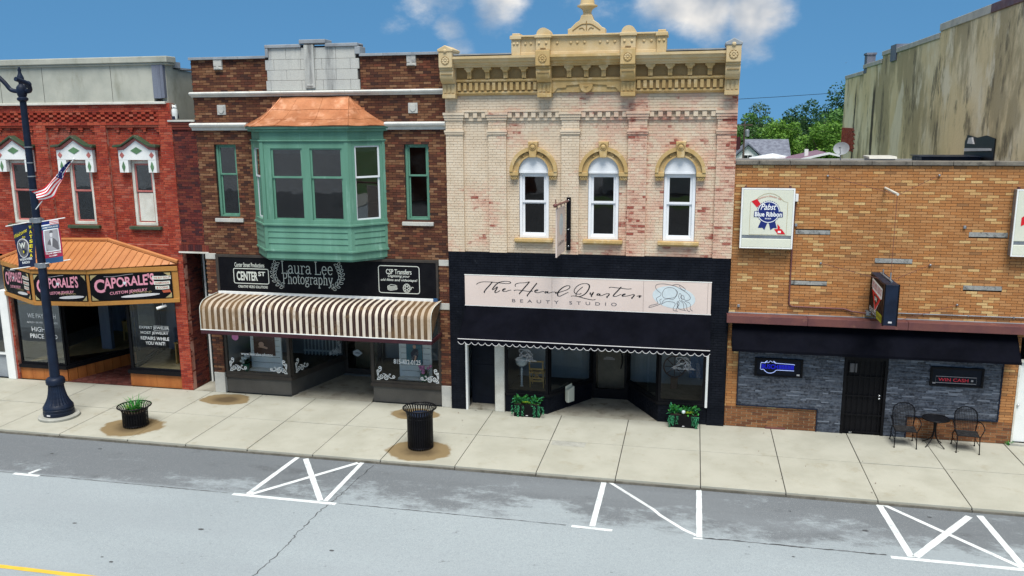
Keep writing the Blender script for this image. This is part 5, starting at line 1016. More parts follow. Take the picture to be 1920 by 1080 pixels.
LOGO=[[(-0.746,3.523),(-0.833,3.591),(-0.878,3.677),(-0.837,3.74),(-0.685,3.763),(-0.515,3.742),(-0.379,3.712),(-0.224,3.63),(-0.087,3.547),(0.009,3.437),(-0.014,3.366),(-0.089,3.345),(-0.166,3.386)],[(-0.455,3.727),(-0.38,3.756),(-0.279,3.75),(-0.193,3.701),(-0.124,3.642),(-0.139,3.589)],[(-0.27,3.733),(-0.242,3.664),(-0.139,3.589)],[(-0.696,3.534),(-0.647,3.624),(-0.547,3.668),(-0.428,3.658),(-0.341,3.591),(-0.338,3.485),(-0.403,3.413),(-0.538,3.386),(-0.641,3.39),(-0.693,3.446),(-0.696,3.534)],[(-0.733,3.524),(-0.744,3.453),(-0.845,3.37),(-0.807,3.256),(-0.858,3.218),(-0.994,3.181),(-1.036,3.131),(-0.959,3.143),(-0.823,3.193),(-0.739,3.241),(-0.758,3.329),(-0.708,3.362)],[(-0.713,3.224),(-0.656,3.333),(-0.538,3.372),(-0.419,3.368),(-0.345,3.45),(-0.315,3.557),(-0.367,3.599)],[(-0.729,3.215),(-0.587,3.296),(-0.417,3.289),(-0.364,3.238),(-0.412,3.13),(-0.393,3.069),(-0.325,3.063)],[(-0.291,3.055),(-0.342,3.079),(-0.287,3.223),(-0.327,3.257),(-0.29,3.32),(-0.266,3.242),(-0.327,3.116)],[(-0.29,3.294),(-0.312,3.187),(-0.242,3.11),(-0.122,3.088)],[(-0.266,3.347),(-0.162,3.263),(-0.14,3.123),(-0.088,3.076)],[(-0.215,3.349),(-0.094,3.248),(-0.055,3.091),(0.014,3.062)],[(-0.13,3.326),(0.006,3.27),(0.02,3.129),(0.08,3.076)],[(-0.25,3.366),(-0.286,3.435),(-0.263,3.523),(-0.22,3.49),(-0.234,3.419),(-0.182,3.368),(-0.218,3.437),(-0.186,3.482),(-0.142,3.422),(-0.157,3.36)]]
m = MB()
for s in SCRIPT:
    m.ribbon(spline(s, 6), lambda i, d: .012+.022*max(0, -d.y if d.y < 0 else d.y*.4), Z0)
m.build('script_lettering', 'ink_black', sg3, recalc=False)
text('BEAUTY STUDIO', sg3, 'ink_line', front(-3.265, 3.17, -.139), 2.8, .088, space=2.1, bold=.004)
MB().poly([(-.425+.545*math.cos(q*.2618)+.02, -.1375, 3.415+.29*math.sin(q*.2618)-.05*math.cos(q*.2618)) for q in range(24)]).build('oval', 'ink_sky', sg3, recalc=False)
m = MB()
for s in LOGO: m.ribbon(spline(s, 5), .011, Z0)
m.build('line_drawing', 'ink_line', sg3, recalc=False)
# ---- black awning with scalloped valance
aw = thing('black_awning', (-2.7, -.5, 2.1), 'plain black sloped awning with white scalloped edge over the beauty studio', 'awning')
A0, A1 = -5.95, .535
m = MB(); n = 40
for i in range(n+1):
    x = A0+(A1-A0)*i/n
    for k, f in enumerate((0, .25, .5, .75, 1)): m.v.append((x, -.12-.88*f, 2.975-.70*f-.02*math.sin(math.pi*f)+.004*math.sin(i*1.7+k)))
m.f += [(i*5+k, (i+1)*5+k, (i+1)*5+k+1, i*5+k+1) for i in range(n) for k in range(4)]
m.build('canvas', 'fabric_black', aw, smooth=60)
for x in (A0, A1): MB().slab([(x, -.12, 2.97), (x, -1.0, 2.27), (x, -.12, 2.27)], (.01 if x < 0 else -.01, 0, 0)).build('end_panel', 'fabric_black', aw)
NS = 35; st = (A1-A0)/NS; edge = []
for k in range(NS):
    edge += [(A0+st*(k+u), v) for u, v in ((0, 2.195), (.12, 2.165), (.28, 2.135), (.5, 2.125), (.72, 2.135), (.88, 2.165))]
edge.append((A1, 2.195))
m = MB()
for (xa, za), (xb, zb) in zip(edge, edge[1:]): m.add([(xa, -1.0, za), (xb, -1.0, zb), (xb, -1.0, 2.28), (xa, -1.0, 2.28), (xa, -.99, za), (xb, -.99, zb), (xb, -.99, 2.28), (xa, -.99, 2.28)], [(0, 1, 2, 3), (7, 6, 5, 4), (0, 4, 5, 1)])
m.build('valance', 'fabric_black', aw, recalc=False)
MB().tube([(x, -1.004, z) for x, z in edge], .0075, 5).build('scallop_piping', 'ink_palegrey', aw, smooth=60); MB().tube([(A0, -1.006, 2.275), (A1, -1.006, 2.275)], .011, 6).build('edge_piping', 'ink_palegrey', aw, smooth=60)
# ---- shopfront
MB().box(-6.0, -5.945, -.1, .05, 0, 2.6).build('door_jamb', 'white_paint', b3); MB().box(-5.17, -4.90, -.12, .3, 0, 2.7).build('post', 'white_old', b3, bevel=.015); MB().box(.475, .535, -.1, .03, .48, 2.6).build('window_jamb', 'white_paint', b3)
MB().box(-5.945, -5.17, -.05, .42, -.03, .05).build('door_step', 'concrete_entry', b3)
d = MB().box(-5.945, -5.17, .36, .42, .055, 2.9).build('door', 'navy_door', b3); MB().box(-5.85, -5.27, .345, .36, .3, 1.2).box(-5.85, -5.27, .345, .36, 1.35, 2.2).build('door_panel', 'navy_door', d, bevel=.006); MB().ball((-5.25, .33, 1.05), .03, 8, 6).build('handle', 'chrome', d)
pts = [(-4.89, -.04), (-3.70, -.04), (-2.68, 1.50), (-2.68, 1.7), (-4.89, 1.7)]; pt2 = [(-.74, -.04), (.53, -.04), (.53, 1.7), (-1.66, 1.7), (-1.66, 1.56)]
for x0_, x1_, p, q in ((-4.89, -3.70, (-3.70, -.04), (-2.68, 1.5)), (-.74, .53, (-1.66, 1.56), (-.74, -.04))):
    BK = Brickwork(b3, 'black_brick', 'black_mortar', part='bulkhead', seed=15)
    BK.wall(x0_, x1_, 0, .48, -.05, l=.2)
    P, Q = Vector((p[0], p[1], 0)), Vector((q[0], q[1], 0)); d = (Q-P).normalized(); nn_ = Vector((d.y, -d.x, 0)); ln = (Q-P).length
    BK.mortar.slab([P-nn_*.004, Q-nn_*.004, Q-nn_*.12, P-nn_*.12], (0, 0, .48)); sb = MB()
    for r_ in range(7):
        u = -(r_ % 2)*.1
        while u < ln:
            a, b = max(u, 0), min(u+.2, ln); zz = Vector((0, 0, r_*.0677+.005))
            if b-a > .03: sb.slab([P+d*(a+.004)+zz, P+d*(b-.004)+zz, P+d*(b-.004)-nn_*.03+zz, P+d*(a+.004)-nn_*.03+zz], (0, 0, .058))
            u += .208
    w_ = BK.finish(30); sb.build('brickwork', 'black_brick', w_, kind='stuff', recalc=False)
MB().prismz(pts, .485, .52).build('display_floor', 'deck_brown', b3); MB().prismz(pt2, .485, .52).build('display_floor', 'deck_brown', b3)
MB().prismz([(-4.9, -.09), (-3.67, -.09), (-2.62, 1.5), (-2.74, 1.52), (-3.74, .04), (-4.9, .04)], .49, .56).prismz([(-.77, -.09), (.53, -.09), (.53, .04), (-.70, .04), (-1.6, 1.58), (-1.72, 1.56)], .49, .56).build('window_ledge', 'black_frame', b3, bevel=.008)
q1, _ = glazing(b3, (-4.89, -.03), (-3.70, -.03), .56, 2.7, t=.07); q2, _ = glazing(b3, (-3.69, -.02), (-2.68, 1.5), .56, 2.7, t=.07, mull=(.05,)); q3, _ = glazing(b3, (-1.66, 1.56), (-.75, -.02), .56, 2.7, t=.07); q4, _ = glazing(b3, (-.74, -.03), (.47, -.03), .56, 2.7, t=.07)
MB().prismz([(-3.72, -.06), (-.74, -.06), (-1.66, 1.6), (-2.68, 1.6)], -.04, .006).build('recess_floor', 'concrete_entry', b3)
MB().box(-4.9, .53, .0, 3.2, 2.7, 2.78).build('display_ceiling', 'interior_dark', b3)
dr = MB().box(-2.68, -2.58, 1.56, 1.63, 0, 2.7).box(-1.76, -1.66, 1.56, 1.63, 0, 2.7).box(-2.58, -1.76, 1.56, 1.63, .01, .30).box(-2.58, -1.76, 1.56, 1.63, 2.2, 2.7).build('door', 'black_frame', b3); MB().box(-2.58, -1.76, 1.59, 1.6, .3, 2.2).build('pane', 'glass_shop', dr); MB().tube([(-1.86, 1.5, .95), (-1.82, 1.48, 1.1), (-1.82, 1.48, 1.3), (-1.86, 1.5, 1.45)], .018).build('handle', 'black_metal', dr)
MB().box(-2.55, -1.78, 1.9, 1.95, 0, 2.3).build('door_blind', 'deck_brown', dr)
MB().box(-4.85, -2.7, 1.75, 1.85, .5, 2.7).box(-1.64, .5, 1.75, 1.85, .5, 2.7).build('display_backdrop', 'interior', b3)
for q, cx_ in ((q1, -4.31), (q4, -.10)):
    fr = front(cx_-.0, 1.66, -.05); m = MB(); sx = .42
    for s in LOGO: m.ribbon([((a+.42)*sx, (b-3.42)*sx) for a, b in spline(s, 3)], .009, fr)
    m.build('line_drawing', 'ink_palegrey', q, recalc=False); m = MB(); fr = front(cx_, 1.49, -.05)
    for s in SCRIPT: m.ribbon([((a+3.43)*.138, (b-3.45)*.155) for a, b in spline(s, 3)], .010, fr)
    m.build('script_lettering', 'ink_palegrey', q, recalc=False); text('BEAUTY STUDIO', q, 'ink_grey', front(cx_, 1.42, -.05), .42, .022, space=1.6)
for k_, w_ in ((0, .2), (1, .3), (2, .32)): MB().ribbon([(-w_/2, 0), (-.03, .003), (.02, 0), (w_/2, 0)], .012, front(-2.2, 1.24-.03*k_, 1.585)).build('fine_print', 'ink_grey', dr, recalc=False)
ch = thing('wooden_chair', (-4.1, .75, .52), 'light wooden chair in the left window of the beauty studio', 'chair')
for x in (-4.32, -3.94):
    MB().tube([(x, .62, .52), (x-.02, .58, 1.32)], .018).build('back_post', 'wood_yellow', ch); MB().tube([(x, .98, .52), (x, .96, .95)], .018).build('leg', 'wood_yellow', ch)
for z in (.70, .78, 1.05, 1.27): MB().box(-4.33, -3.93, .585, .605, z, z+.045).build('back_rail', 'wood_yellow', ch)
MB().tube([(-4.30, .6, .74), (-3.96, .6, 1.04)], .012).tube([(-3.96, .6, .74), (-4.30, .6, 1.04)], .012).build('cross_brace', 'wood_yellow', ch); MB().box(-4.34, -3.92, .6, .98, .94, .975).build('seat', 'wood_yellow', ch)
lp = thing('table_lamp', (-4.58, .7, .52), 'clear twisted lamp with a round pale shade in the left studio window', 'lamp')
MB().lathe([(.05, .52)]+[(.022+.012*(k % 2), .55+k*.035) for k in range(14)]+[(.02, 1.06)], (-4.58, .7), 12).build('stem', 'rose_white', lp, smooth=50); MB().lathe([(.06, 1.1), (.15, 1.16), (.17, 1.24), (.15, 1.33), (.08, 1.38)], (-4.58, .7), 18).build('lamp_shade', 'rose_white', lp, smooth=60)
solo(MB().prism([(.05, .95), (.45, .93), (.44, 2.65), (.12, 2.65)], 1.0, 1.06), 'curtain', 'ink_blue', 'dull blue curtain hanging in the right studio window', 'curtain')
wh = thing('wheel_ornament', (-.35, 1.3, .52), 'dark spoked wheel ornament in the right studio window', 'wheel')
MB().tube([(-.35+.3*math.cos(q*.2618), 1.3, 1.15+.3*math.sin(q*.2618)) for q in range(24)], .02, 6, True).build('rim', 'ink_brown', wh); 
for q in range(8): MB().tube([(-.35, 1.3, 1.15), (-.35+.29*math.cos(q*.785), 1.3, 1.15+.29*math.sin(q*.785))], .012, 5).build('spoke', 'ink_brown', wh)
MB().box(-.45, -.25, 1.25, 1.35, .52, .84).build('stand', 'ink_brown', wh)
mt = thing('literature_holder', (-3.1, .62, .25), 'cream open-topped paper holder fixed to the black slanted wall', 'holder')
P = Vector((-3.30, .46, 0)); d = Vector((1.02, 1.54, 0)).normalized(); nn_ = Vector((d.y, -d.x, 0))
z = lambda v: Vector((0, 0, v))
MB().slab([P+nn_*.02+z(.20), P+d*.26+nn_*.02+z(.20), P+d*.26+nn_*.02+z(.64), P+nn_*.02+z(.58)], nn_*.10).build('body', 'cream_sign', mt, bevel=.02); MB().slab([P+nn_*.004+z(.24), P+d*.26+nn_*.004+z(.24), P+d*.26+nn_*.004+z(.70), P+nn_*.004+z(.66)], nn_*.015).build('back_plate', 'cream_sign', mt)
# ---- projecting sign on its bracket
hs_ = thing('hanging_sign', (-3.2, -.1, 4.6), 'blush pink projecting sign hung from a black iron bracket between the arched windows', 'sign')
MB().box(-3.205, -3.095, -.14, -.08, 4.57, 5.95).build('wall_bar', 'black_metal', hs_, bevel=.006)
for z_ in (4.68, 5.12, 5.88): MB().ball((-3.15, -.145, z_), .022, 8, 6).build('bolt', 'chrome', hs_, smooth=60)
MB().tube([(-3.16, -.1, 5.86), (-3.20, -2.0, 5.92)], .03, 8).build('arm', 'rust_ledge', hs_, smooth=60)
for y_ in (-.55, -1.1, -1.75): MB().tube([(-3.19, y_, 5.89), (-3.2, y_, 5.80)], .010, 6).build('hook', 'black_metal', hs_)
MB().ball((-3.2, -2.02, 5.92), .05, 10, 6).tube([(-3.2, -1.92, 5.92), (-3.2, -1.92, 6.06)], .012, 6).build('arm_end', 'rust_ledge', hs_, smooth=60)
MB().slab([(-3.235, -.40, 5.78), (-3.235, -1.72, 5.82), (-3.235, -1.72, 4.62), (-3.235, -.40, 4.60)], (.03, 0, 0)).build('board', 'blush', hs_, bevel=.004)
MB().poly([(-3.2035, -1.02+.3*math.cos(q*.2618), 5.36+.27*math.sin(q*.2618)) for q in range(24)]).build('oval', 'ink_sky', hs_, recalc=False)
fr = (Vector((-3.2025, -1.02, 5.36)), Vector((0, 1, 0)), Vector((0, 0, 1))); m = MB()
for s in LOGO: m.ribbon([((a+.42)*.5, (b-3.42)*.8) for a, b in spline(s, 3)], .006, fr)
m.build('line_drawing', 'ink_grey', hs_, recalc=False); text('The Head Quarters', hs_, 'ink_line', (Vector((-3.2025, -1.05, 4.9)), Vector((0, 1, 0)), Vector((0, 0, 1))), .9, .1, shear=.3)

# ------------------------------------------------------------------ tan brick bar (right)
b4 = thing('brick_building', (4.7, 0, 0), 'low tan brick bar with pale scattered bricks and slate stone facing', 'building')
BW = Brickwork(b4, 'brick_tan', 'mortar_tan', seed=16)
XL, XR = .99, 8.5
lime = [(2.50, 3.32, 5.10, 5.205), (6.44, 7.29, 5.115, 5.235), (4.39, 5.25, 4.43, 4.545), (2.46, 3.32, 3.825, 3.925), (6.43, 7.29, 3.83, 3.94), (7.9, 8.5, 4.43, 4.545)]
sth = [(1.28, 3.88, .59, 2.7), (3.28, 3.88, -1, .6), (3.86, 4.90, -1, 2.7), (4.88, 7.50, .57, 2.7), (4.88, 5.43, -1, .6), (7.84, 8.42, -1, 2.7)]
BW.wall(XL, XR, .5417, 6.79, 0, lime+sth, l=.245, j=.010, hide=[(1.1, 2.5, 4.7, 6.3), (1, 8, 2.0, 3.05), (7.3, 8.5, 4.6, 6.3)])
BW.finish()
BL = Brickwork(b4, 'brick_low', 'mortar_pale', part='base_wall', seed=18)
BL.wall(XL, XR, 0, .5417, 0, sth, l=.245, j=.014)
BL.finish(120)
for q in lime: MB().box(q[0]+.004, q[1]-.004, -.006, .1, q[2]+.003, q[3]-.003).build('stone_block', 'lime_block', b4, bevel=.006)
for a, b in zip((.99, 1.55, 2.28, 3.2, 4.15, 5.05, 5.95, 6.85, 7.7, 8.5), (1.55, 2.28, 3.2, 4.15, 5.05, 5.95, 6.85, 7.7, 8.5)): MB().box(a+.004, b-.004, -.06, .32, 6.80, 6.90).build('coping_stone', 'coping_dark', b4, bevel=.012)
ST = Brickwork(b4, 'stone_ledger', 'concrete_dark', piece='stone', part='stone_panel', seed=17)
kw = dict(c=.034, j=.0015, lens=(.10, .34), jit=.009, rec=.004, hide=[(1, 8, 2.05, 3)])
ST.wall(1.30, 3.86, .61, 2.7, -.015, **kw); ST.wall(3.30, 3.86, 0, .61, -.015, **kw); ST.wall(4.90, 7.48, .59, 2.7, -.015, **kw); ST.wall(4.90, 5.41, 0, .59, -.015, **kw)
ST.finish()
MB().box(1.275, 1.30, -.05, .05, .585, 2.7).box(1.275, 3.28, -.05, .05, .585, .61).box(3.275, 3.30, -.05, .05, 0, .585).build('panel_trim', 'navy_metal', b4); MB().box(7.48, 7.505, -.05, .05, .565, 2.7).box(5.43, 7.48, -.05, .05, .565, .59).box(5.41, 5.435, -.05, .05, 0, .565).build('panel_trim', 'navy_metal', b4)
shell(b4, XL+.02, XR-.02, .3, 10.5, 6.5, (.0,), rz=6.35)
# security door with bars
dr = MB().box(3.87, 4.89, .06, .12, 0, 2.6).build('door', 'black_frame', b4)
MB().box(3.87, 3.93, -.04, .06, 0, 2.05).box(4.83, 4.89, -.04, .06, 0, 2.05).box(3.93, 4.83, -.04, .06, 1.98, 2.05).build('door_frame', 'black_metal', dr)
for k in range(7): MB().box(3.99+k*.128, 4.005+k*.128, .0, .015, .04, 1.97).build('bar', 'black_metal', dr)
for z_ in (.04, .5, 1.0, 1.5, 1.94): MB().box(3.93, 4.83, .002, .02, z_, z_+.03).build('cross_bar', 'black_metal', dr)
for z_ in (.98, 1.06): MB().ball((4.74, -.03, z_), .032, 10, 7).build('handle', 'chrome', dr, smooth=60)
MB().box(4.0, 4.18, .03, .034, 1.62, 1.85).build('notice', 'ink_darkgrey', dr); text('11', dr, 'ink_white', front(4.12, .035, -.003), .05, .05)
# rusty ledge and awning
MB().box(.93, 2.88, -.34, .0, 2.85, 3.05).build('ledge', 'rust_ledge', b4, bevel=.01); MB().box(2.885, 5.2, -.34, .0, 2.85, 3.05).build('ledge', 'rust_ledge', b4, bevel=.01); MB().box(5.205, 8.5, -.34, .0, 2.85, 3.05).build('ledge', 'rust_ledge', b4, bevel=.01)
MB().box(.93, 8.5, -.05, .0, 3.052, 3.066).build('ledge_flashing', 'coping_grey', b4)
aw = thing('black_awning', (4.4, -.3, 2.2), 'low dark awning without edging under the rusty ledge of the tan bar', 'awning')
m = MB(); n = 30; a0, a1 = 1.08, 7.70
for i in range(n+1):
    x = a0+(a1-a0)*i/n
    for k, f in enumerate((0, .3, .6, 1)): m.v.append((x, -.06-.50*f, 2.84-.62*f-.025*math.sin(math.pi*f)+.006*math.sin(i*2.1+k*2)))
m.f += [(i*4+k, (i+1)*4+k, (i+1)*4+k+1, i*4+k+1) for i in range(n) for k in range(3)]; m.build('canvas', 'fabric_black', aw, smooth=60)
for x in (a0, a1): MB().slab([(x, -.06, 2.84), (x, -.56, 2.22), (x, -.06, 2.22)], (.012 if x < 2 else -.012, 0, 0)).build('end_panel', 'fabric_black', aw)
MB().box(a0, a1, -.568, -.55, 2.175, 2.235).build('valance', 'fabric_black', aw)
# white side door at the frame edge
d = MB().box(7.88, 8.40, .05, .1, .06, 2.1).build('door', 'white_paint', b4, bevel=.005); MB().box(7.84, 7.88, -.02, .1, 0, 2.14).box(7.88, 8.42, -.02, .1, 2.1, 2.15).build('door_frame', 'white_old', d); MB().ball((7.93, .02, 1.0), .03).build('handle', 'chrome', d, smooth=60); MB().box(7.80, 8.5, -.12, .0, 0, .05).build('door_step', 'concrete_base', b4)
MB().box(2.03, 2.53, -.05, -.008, -.02, .045).build('vent_grate', 'rust_ledge', b4)
# small neon-lit windows
def sign_window(x0, x1, z0, z1, label):
    t = thing('neon_window', ((x0+x1)/2, -.04, z0), label, 'window sign')
    MB().box(x0, x0+.05, -.08, .0, z0, z1).box(x1-.05, x1, -.08, .0, z0, z1).box(x0+.05, x1-.05, -.08, .0, z1-.05, z1).box(x0+.05, x1-.05, -.08, .0, z0, z0+.04).build('frame', 'black_frame', t, bevel=.005)
    MB().box(x0+.05, x1-.05, -.054, -.01, z0+.04, z1-.05).build('pane', 'navy_door', t); return t
t = sign_window(1.69, 2.87, 1.42, 1.90, 'lit blue beer sign in the small window left of the bar door'); yn = -.066
fr = front(0, 0, yn)
m = MB(); m.ribbon([(1.84, 1.78), (1.90, 1.78)]+[(2.07+.17*math.cos(R(a)), 1.68+.17*math.sin(R(a))) for a in (146, 130, 115)], .018, fr); m.ribbon([(2.07+.17*math.cos(R(a)), 1.68+.17*math.sin(R(a))) for a in (65, 50, 36)]+[(2.66, 1.765), (2.66, 1.745)], .016, fr)
m.ribbon([(1.84, 1.60), (1.90, 1.60)]+[(2.07+.17*math.cos(R(a)), 1.68+.17*math.sin(R(a))) for a in range(208, 338, 12)]+[(2.25, 1.60), (2.66, 1.60)], .016, fr); m.ribbon([(1.83, 1.61), (1.84, 1.77)], .012, fr); m.ribbon([(1.94, 1.775), (1.98, 1.80), (2.02, 1.785), (2.07, 1.835), (2.12, 1.80), (2.15, 1.81), (2.20, 1.775)], .014, fr); m.build('neon_outline', 'neon_pale', t, recalc=False)
text('BUSCH', t, 'neon_blue', front(2.06, 1.685, yn-.003), .40, .125, bold=.03); MB().box(2.28, 2.65, yn, yn+.008, 1.63, 1.74).build('neon_panel', 'neon_blue', t); mk = MB()
for k_ in range(9): mk.ribbon([(2.31+.037*k_, 1.64), (2.31+.037*k_, 1.73)], .010, front(0, 0, yn-.004))
mk.build('neon_ribs', 'ink_blackblue', t, recalc=False); MB().box(2.73, 2.80, yn, yn+.01, 1.47, 1.51).build('sticker', 'ink_palegrey', t)
t = sign_window(5.87, 7.08, 1.41, 1.90, 'dark small window with a red WIN CASH sign right of the bar door')
MB().ribbon([(6.0, 1.50), (6.92, 1.50), (6.92, 1.66), (6.0, 1.66)], .012, front(0, 0, yn), True).build('border_line', 'ink_grey', t, recalc=False); text('WIN CASH', t, 'neon_red', front(6.40, 1.58, yn), .68, .085, bold=.005); MB().box(6.80, 6.85, yn, yn+.006, 1.555, 1.60).build('sticker', 'ink_grey', t); MB().box(5.93, 6.0, yn, yn+.006, 1.47, 1.50).build('sticker', 'ink_grey', t)
# beer sign boxes on the wall
t = thing('wall_sign', (1.79, -.1, 4.75), 'cream square beer sign with a blue rosette on the tan brick wall', 'sign')
MB().box(1.16, 2.42, -.22, -.02, 4.75, 6.24).build('cabinet', 'grey_metal', t, bevel=.012); MB().box(1.16, 1.20, -.235, -.2, 4.75, 6.24).box(2.38, 2.42, -.235, -.2, 4.75, 6.24).box(1.20, 2.38, -.235, -.2, 6.20, 6.24).box(1.20, 2.38, -.235, -.2, 4.75, 4.78).build('frame', 'white_paint', t, bevel=.006)
MB().box(1.20, 2.38, -.232, -.2, 5.075, 6.20).build('face_panel', 'cream_sign', t, bevel=.015); MB().box(1.20, 2.38, -.232, -.2, 4.78, 5.0).build('lower_panel', 'cream_sign', t, bevel=.015)
yq = -.236; fr = front(0, 0, yq); cx_, cz_ = 1.815, 5.66
MB().ribbon([(1.38, 5.10), (2.26, 5.10), (2.26, 5.90), (2.16, 5.93), (2.05, 6.04), (1.94, 6.10), (1.82, 6.12), (1.70, 6.10), (1.59, 6.04), (1.48, 5.93), (1.38, 5.90)], .009, fr, True).build('border_line', 'ink_gold', t, recalc=False)
P = lambda pts, m, o=0., nm='print': MB().poly([(a, yq-o, b) for a, b in pts]).build(nm, m, t, recalc=False)
P([(1.40, 5.92), (1.53, 5.98), (1.62, 5.86), (1.54, 5.77)], 'ink_red', .001); P([(2.04, 5.37), (2.11, 5.29), (2.10, 5.25), (2.15, 5.24), (2.24, 5.12), (2.06, 5.12), (1.97, 5.24), (2.05, 5.25)], 'ink_red', .001); P([(2.06, 5.15), (2.13, 5.15), (2.13, 5.20), (2.06, 5.20)], 'ink_white', .002)
P([(1.66, 5.48), (1.81, 5.42), (1.74, 5.22), (1.69, 5.27), (1.58, 5.27)], 'ink_navy', .001); P([(1.83, 5.42), (1.97, 5.48), (2.03, 5.27), (1.95, 5.27), (1.88, 5.22)], 'ink_navy', .001)
n = 32; P([(cx_+(.285 if k % 2 else .262)*math.cos(k*math.pi/n), cz_+(.285 if k % 2 else .262)*math.sin(k*math.pi/n)) for k in range(2*n)], 'ink_navy', .002); P([(cx_+.262*math.cos(k*math.pi/16), cz_+.262*math.sin(k*math.pi/16)) for k in range(32)], 'ink_white', .003); P([(cx_+.245*math.cos(k*math.pi/16), cz_+.245*math.sin(k*math.pi/16)) for k in range(32)], 'ink_navy', .004)
P([(1.47, 5.54), (2.16, 5.54), (2.15, 5.67), (1.48, 5.68)], 'ink_navy', .005)
text('Pabst', t, 'ink_white', front(1.81, 5.79, yq-.006), .37, .15, shear=.35, bold=.01); text('Blue Ribbon', t, 'ink_white', front(1.815, 5.607, yq-.007), .64, .115, bold=.025); text('BEER', t, 'ink_white', front(1.815, 5.50, yq-.006), .15, .03, bold=.01); text('Established in Milwaukee 1844', t, 'ink_rust', front(1.82, 5.98, yq-.002), .56, .045, shear=.3, warp=lambda u, b, a: (a, b+.07-.34*(u-.5)**2))
for x in (1.26, 2.32): MB().box(x-.02, x+.02, -.08, .0, 6.24, 6.29).build('bracket', 'rust_ledge', t)
t = thing('wall_sign', (7.95, -.1, 4.7), 'cream sign box cut off by the right edge, red bow tie print', 'sign')
MB().box(7.31, 8.49, -.22, -.02, 4.70, 6.27).build('cabinet', 'grey_metal', t, bevel=.012); MB().box(7.31, 7.345, -.235, -.2, 4.7, 6.27).box(7.345, 8.49, -.235, -.2, 6.235, 6.27).box(7.345, 8.49, -.235, -.2, 4.7, 4.73).build('frame', 'white_paint', t, bevel=.006); MB().box(7.345, 8.49, -.232, -.2, 5.06, 6.235).build('face_panel', 'cream_sign', t, bevel=.015); MB().box(7.345, 8.49, -.232, -.2, 4.73, 4.98).build('lower_panel', 'cream_sign', t, bevel=.015)
P([(7.46, 5.62), (7.80, 5.88), (8.2, 5.6), (8.2, 5.3), (7.8, 5.6), (7.46, 5.42)], 'ink_red', .001); P([(7.46, 6.08), (7.8, 6.08), (7.62, 5.92)], 'ink_yellow', .001); P([(7.50, 6.06), (7.8, 6.06), (7.64, 5.94)], 'ink_red', .002)
for x in (7.4,): MB().box(x-.02, x+.02, -.08, .0, 6.27, 6.32).build('bracket', 'rust_ledge', t)
# projecting black box sign
t = thing('box_sign', (4.5, -.9, 3.27), 'black projecting box sign with a red triangle over the bar door', 'sign')
MB().box(4.31, 4.60, -1.76, -.10, 3.27, 4.22).build('cabinet', 'navy_metal', t, bevel=.012)
MB().box(4.295, 4.32, -1.77, -1.71, 3.26, 4.23).box(4.59, 4.615, -1.77, -1.71, 3.26, 4.23).build('edge_trim', 'black_metal', t)
fr = lambda u, v, o=.004: (Vector((4.31-o, -.10-u*1.17, 3.27+v)), Vector((0, -1.17, 0)), Vector((0, 0, 1)))
MB().slab([(4.310, -.14, 3.31), (4.310, -1.70, 3.31), (4.310, -1.70, 4.18), (4.310, -.14, 4.18)], (-.003, 0, 0)).build('face_panel', 'sign_black', t)
Q = lambda pts, m, o: MB().poly([fr(u, v, o)[0] for u, v in pts]).build('print', m, t, recalc=False)
Q([(.22, .86), (1.20, .80), (1.20, .56), (1.1, .52), (.64, .10), (.28, .62), (.22, .64)], 'ink_white', .006); Q([(.26, .60), (1.12, .53), (.65, .15)], 'ink_red', .008); Q([(.46, .53), (.94, .50), (.68, .29)], 'ink_black', .009)
mk = MB()
for k_ in range(9): mk.ribbon([(-.40+.1*k_, -.08), (-.40+.1*k_, .08)], .045 if k_ % 3 else .06, fr(.70, .70-.05*(k_/9-.5), .008))
mk.build('faded_lettering', 'ink_maroon', t, recalc=False); text('BAR', t, 'ink_white', fr(.69, .44, .011), .24, .10, bold=.02); text('PLAY SLOTS', t, 'ink_white', fr(.46, .10, .008), .62, .13, bold=.01); Q([(.82, .02), (1.30, .02), (1.30, .20), (.82, .20)], 'ink_lime', .007)
mk = MB()
for k_ in range(5): mk.ribbon([(-.17+.085*k_, -.04), (-.15+.085*k_, .05)], .03, fr(1.06, .11, .009))
mk.build('faded_lettering', 'ink_black', t, recalc=False)
MB().box(4.42, 4.50, -1.764, -1.76, 3.33, 3.37).build('plate', 'ink_palegrey', t)
MB().tube([(4.5, -.25, 4.23), (4.5, -1.45, 4.24)], .025, 6).tube([(4.5, -1.3, 4.22), (4.5, -1.3, 4.42)], .018, 6).tube([(4.5, -.5, 4.22), (4.5, -.5, 4.36)], .018, 6).build('top_rail', 'grey_metal', t)
# stay wires, anchors, conduits
def wire(p, q, label, r=.006, m='rust_ledge', sag=0.):
    P, Q_ = Vector(p), Vector(q); pts = [P.lerp(Q_, k/6)-Vector((0, 0, sag*math.sin(math.pi*k/6))) for k in range(7)]
    t = thing('stay_wire', p, label, 'wire'); MB().tube(pts, r, 5).build('cable', m, t); a = MB().ball(p, .03, 8, 6); a.build('anchor', 'grey_metal', t, smooth=60)
wire((3.17, -.03, 6.54), (4.45, -1.3, 6.22), 'thin stay wire from the upper left anchor of the bar wall'); wire((5.67, -.03, 6.57), (4.55, -1.3, 6.22), 'thin stay wire from the upper right anchor of the bar wall')
wire((3.14, -.03, 4.39), (4.4, -1.0, 4.2), 'thin stay wire left of the black box sign'); wire((5.65, -.03, 4.42), (4.62, -1.0, 4.2), 'thin stay wire right of the black box sign'); wire((6.33, -.03, 3.46), (4.66, -1.4, 3.3), 'rusty stay wire running low to the right of the box sign')
